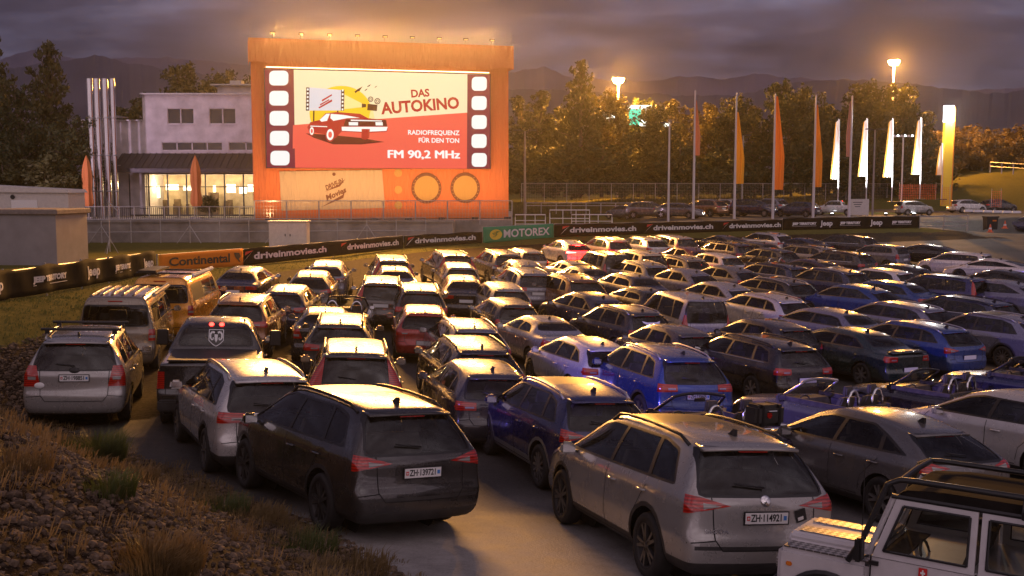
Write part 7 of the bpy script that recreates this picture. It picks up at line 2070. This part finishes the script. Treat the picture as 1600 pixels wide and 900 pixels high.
for sg in (1, -1):
    bm = bmesh.new(); add_box(bm, (1.48, sg * (W2 - .17), .86), (1.06, .36, .54)); dpart('front_wing', bm, M['offroad_white'], .05)
    bm = bmesh.new(); add_box(bm, (1.46, sg * (W2 - .17), 1.138), (.98, .30, .014)); dpart('wing_chequer_plate', bm, M['chequer'])
    bm = bmesh.new(); add_box(bm, (1.86, sg * (W2 + .015), .95), (.07, .03, .05)); dpart('side_indicator', bm, M['amber'], .01)
    bm = bmesh.new(); add_lathe(bm, [(.0, 0), (.09, 0), (.09, .05), (.0, .07)], 16, 'x', c=(2.02, sg * .58, .90)); dpart('headlight', bm, M['clear'])
bm = bmesh.new(); add_prism(bm, [(-.50, .95), (-.50, 1.17), (-.44, 1.245), (.44, 1.245), (.50, 1.17), (.50, .95)], 0.90, 1.99, lambda a, b, d: (d, a, b)); dpart('bonnet', bm, M['offroad_white'], .03)
for sg in (1, -1): bm = bmesh.new(); add_box(bm, (1.42, sg * .27, 1.255), (.95, .26, .012)); dpart('bonnet_chequer_plate', bm, M['chequer'])
bm = bmesh.new(); add_box(bm, (2.04, 0, .62), (.16, 1.7, .2)); dpart('bumper', bm, M['clad'], .03)
# side frames: door with a real window opening, leaning in slightly towards the roof
def yl(z): return W2 - .0 - (max(0, z - ZW)) * .10
def frame_panel(bm, outer, inner, sg, th=.04):
    n = len(outer)
    for d0 in (0, -th):
        A = [bm.verts.new((x, sg * (yl(z) + d0), z)) for x, z in outer]; B = [bm.verts.new((x, sg * (yl(z) + d0), z)) for x, z in inner]
        for k in range(n): bm.faces.new((A[k], A[(k + 1) % n], B[(k + 1) % n], B[k]))
        if d0 == 0: A0, B0 = A, B
    for P_, Q_ in ((A0, A), (B0, B)):
        for k in range(n): bm.faces.new((P_[k], P_[(k + 1) % n], Q_[(k + 1) % n], Q_[k]))
for sg in (1, -1):
    for nm_, outer, inner in (('front_door', [(.92, ZW - .02), (.70, ZR - .09), (-.16, ZR - .09), (-.16, ZW - .02)], [(.80, ZW + .06), (.62, ZR - .17), (-.08, ZR - .17), (-.08, ZW + .06)]),
                              ('rear_door', [(-.20, ZW - .02), (-.20, ZR - .09), (-1.02, ZR - .09), (-1.02, ZW - .02)], [(-.28, ZW + .06), (-.28, ZR - .17), (-.94, ZR - .17), (-.94, ZW + .06)]),
                              ('rear_side_panel', [(-1.06, ZW - .02), (-1.06, ZR - .09), (-2.12, ZR - .09), (-2.15, ZW - .02)], [(-1.16, ZW + .12), (-1.16, ZR - .22), (-1.96, ZR - .22), (-1.96, ZW + .12)])):
        bm = bmesh.new()
        frame_panel(bm, outer, inner, sg); dp = dpart(nm_, bm, M['offroad_white'])
        bm = bmesh.new(); bm.faces.new([bm.verts.new((x, sg * (yl(z) - .02), z)) for x, z in inner]); part('pane', bm, M['glass'], dp)
        bm = bmesh.new()
        for a, b_ in zip(inner, inner[1:] + inner[:1]): add_tube(bm, [(a[0], sg * (yl(a[1]) + .004), a[1]), (b_[0], sg * (yl(b_[1]) + .004), b_[1])], .016, 5)
        part('window_seal', bm, M['black'], dp)
        if nm_ != 'rear_side_panel':
            x0 = outer[2][0]; bm = bmesh.new(); add_box(bm, (x0 + .14, sg * (W2 + .02), 1.08), (.16, .04, .05)); part('handle', bm, M['black'], dp)
            bm = bmesh.new()
            for z in (.75, 1.15): add_box(bm, (outer[0][0] - .03, sg * (W2 + .012), z), (.10, .03, .05))
            part('hinge', bm, M['black'], dp)
    bm = bmesh.new()
    for x in (.93, -.18, -1.04): add_box(bm, (x, sg * (W2 - .004), .90), (.012, .02, .66))
    part('door_gap', bm, M['seam'], dfd)
bm = bmesh.new(); add_prism(bm, [(-2.14, ZR - .09), (-2.10, ZR + .02), (-1.5, ZR + .05), (.2, ZR + .05), (.62, ZR + .01), (.74, ZR - .09)], -W2 + .06, W2 - .06); dpart('roof', bm, M['banner_black'], .02)
bm = bmesh.new()
for sg in (1, -1): add_tube(bm, [(.76, sg * (yl(ZR) + .0), ZR - .075), (-2.16, sg * (yl(ZR) + .0), ZR - .075)], .03, 6)
dpart('gutter', bm, M['black'])
bm = bmesh.new(); A = [bm.verts.new(p) for p in ((.955, -.70, ZW + .06), (.955, .70, ZW + .06), (.74, .66, ZR - .14), (.74, -.66, ZR - .14))]; bm.faces.new(A); part('windscreen', bm, M['glass'], dfd)
bm = bmesh.new()
for sg in (1, -1): add_tube(bm, [(.98, sg * .76, ZW - .02), (.74, sg * .72, ZR - .08)], .035, 6)
add_tube(bm, [(.955, -.76, ZW + .02), (.955, .76, ZW + .02)], .035, 6); dpart('windscreen_frame', bm, M['offroad_white'])
bm = bmesh.new()
yc = W2 + .02; rr_ = .034
for sg in (1, -1):
    add_tube(bm, [(1.18, sg * yc, 1.12), (1.02, sg * yc, 1.42), (.80, sg * (yc - .05), ZR + .06), (.68, sg * (yc - .08), ZR + .12), (.5, sg * (yc - .08), ZR + .13), (-2.0, sg * (yc - .08), ZR + .13), (-2.15, sg * (yc - .06), ZR + .05), (-2.18, sg * yc, 1.3)], rr_, 10)
for x in (.66, -.62, -1.98):
    add_tube(bm, [(x, -(yc - .08), ZR + .12), (x, 0, ZR + .14), (x, yc - .08, ZR + .12)], rr_, 8)
for sg in (1, -1): add_tube(bm, [(-.62, sg * (yc - .08), ZR + .12), (-.62, sg * (yc - .01), ZR - .02), (-.62, sg * (yc - .02), ZR - .09)], rr_, 8)
dpart('roll_cage', bm, M['black'])
for sg in (1, -1):
    bm = bmesh.new(); add_box(bm, (1.02, sg * (W2 + .17), 1.32), (.09, .17, .27), taper=.9); bmesh.ops.bevel(bm, geom=bm.edges[:], offset=.02, segments=2, affect='EDGES'); add_tube(bm, [(.96, sg * W2, 1.22), (1.02, sg * (W2 + .14), 1.22)], .015, 6); dpart('wing_mirror', bm, M['black'])
bm = bmesh.new(); add_tube(bm, [(1.05, W2 - .06, 1.15), (1.07, W2 - .05, 2.25)], .006, 5); dpart('whip_aerial', bm, M['black'])
bm = bmesh.new(); add_box(bm, (-.5, 0, .60), (2.9, 1.5, .06)); add_box(bm, (.72, 0, 1.16), (.34, 1.5, .18), taper=.8)
for y in (-.42, .42): seat_bm(bm, .28, y, .80, .52, .60)
seat_bm(bm, -.85, 0, .80, 1.3, .58)
add_tube(bm, [(.42 + .05 * math.cos(a), .42 + .2 * math.sin(a), 1.22 + .19 * math.cos(a)) for a in [2 * math.pi * k / 16 for k in range(16)]], .016, 6, closed=True); fix_normals(bm)
part('interior', bm, M['interior'], dfd)
bm = bmesh.new(); add_box(bm, (.15, 0, 1.0), (.36, .30, .34), taper=.9); add_box(bm, (-.035, .05, 1.02), (.01, .02, .02), mi=1); dpart('centre_console', bm, [M['steel'], M['bright_red']])
tyre, rim = wheel_mesh(.39, .25, 'steel')
for x in (1.42, -1.27):
    for sg in (1, -1):
        w_ = obj('wheel', tyre, dfd, (x, sg * (W2 - .10), .39)); obj('rim', rim, w_, (0, 0, 0), (0, 0, 0 if sg > 0 else math.pi))
        bm = bmesh.new(); add_tube(bm, [(x + .50 * math.cos(a), sg * (W2 + .02), .42 + .50 * math.sin(a)) for a in [math.pi * k / 14 for k in range(15)]], .04, 6); dpart('wheel_arch_trim', bm, M['black'])
bm = bmesh.new(); add_box(bm, (.36, W2 + .006, 1.14), (.09, .008, .11)); add_box(bm, (.36, W2 + .011, 1.14), (.016, .006, .07), mi=1); add_box(bm, (.36, W2 + .0115, 1.14), (.05, .006, .022), mi=1); part('cross_badge', bm, [M['plate_red'], M['plate']], dfd)
# stand it so that its near front roof corner is where the photo shows it
f = head_dir(DH); l = Vector((-f.y, f.x, 0)); DS = .77; cor = (f * .74 + l * (W2 - .06)) * DS
best = None
for k in range(400):
    Z = 4 + k * .02; q = pix(1388, 776, Z); p = q - cor
    if q.z <= lot(p.x, p.y) + (ZR - .03) * DS: best = p; LOG.append(('defender', Z, p.x, p.y, DH)); break
seat_car(dfd, best.x, best.y, DH, DS)
for r_ in LOG: print('CAR', r_)
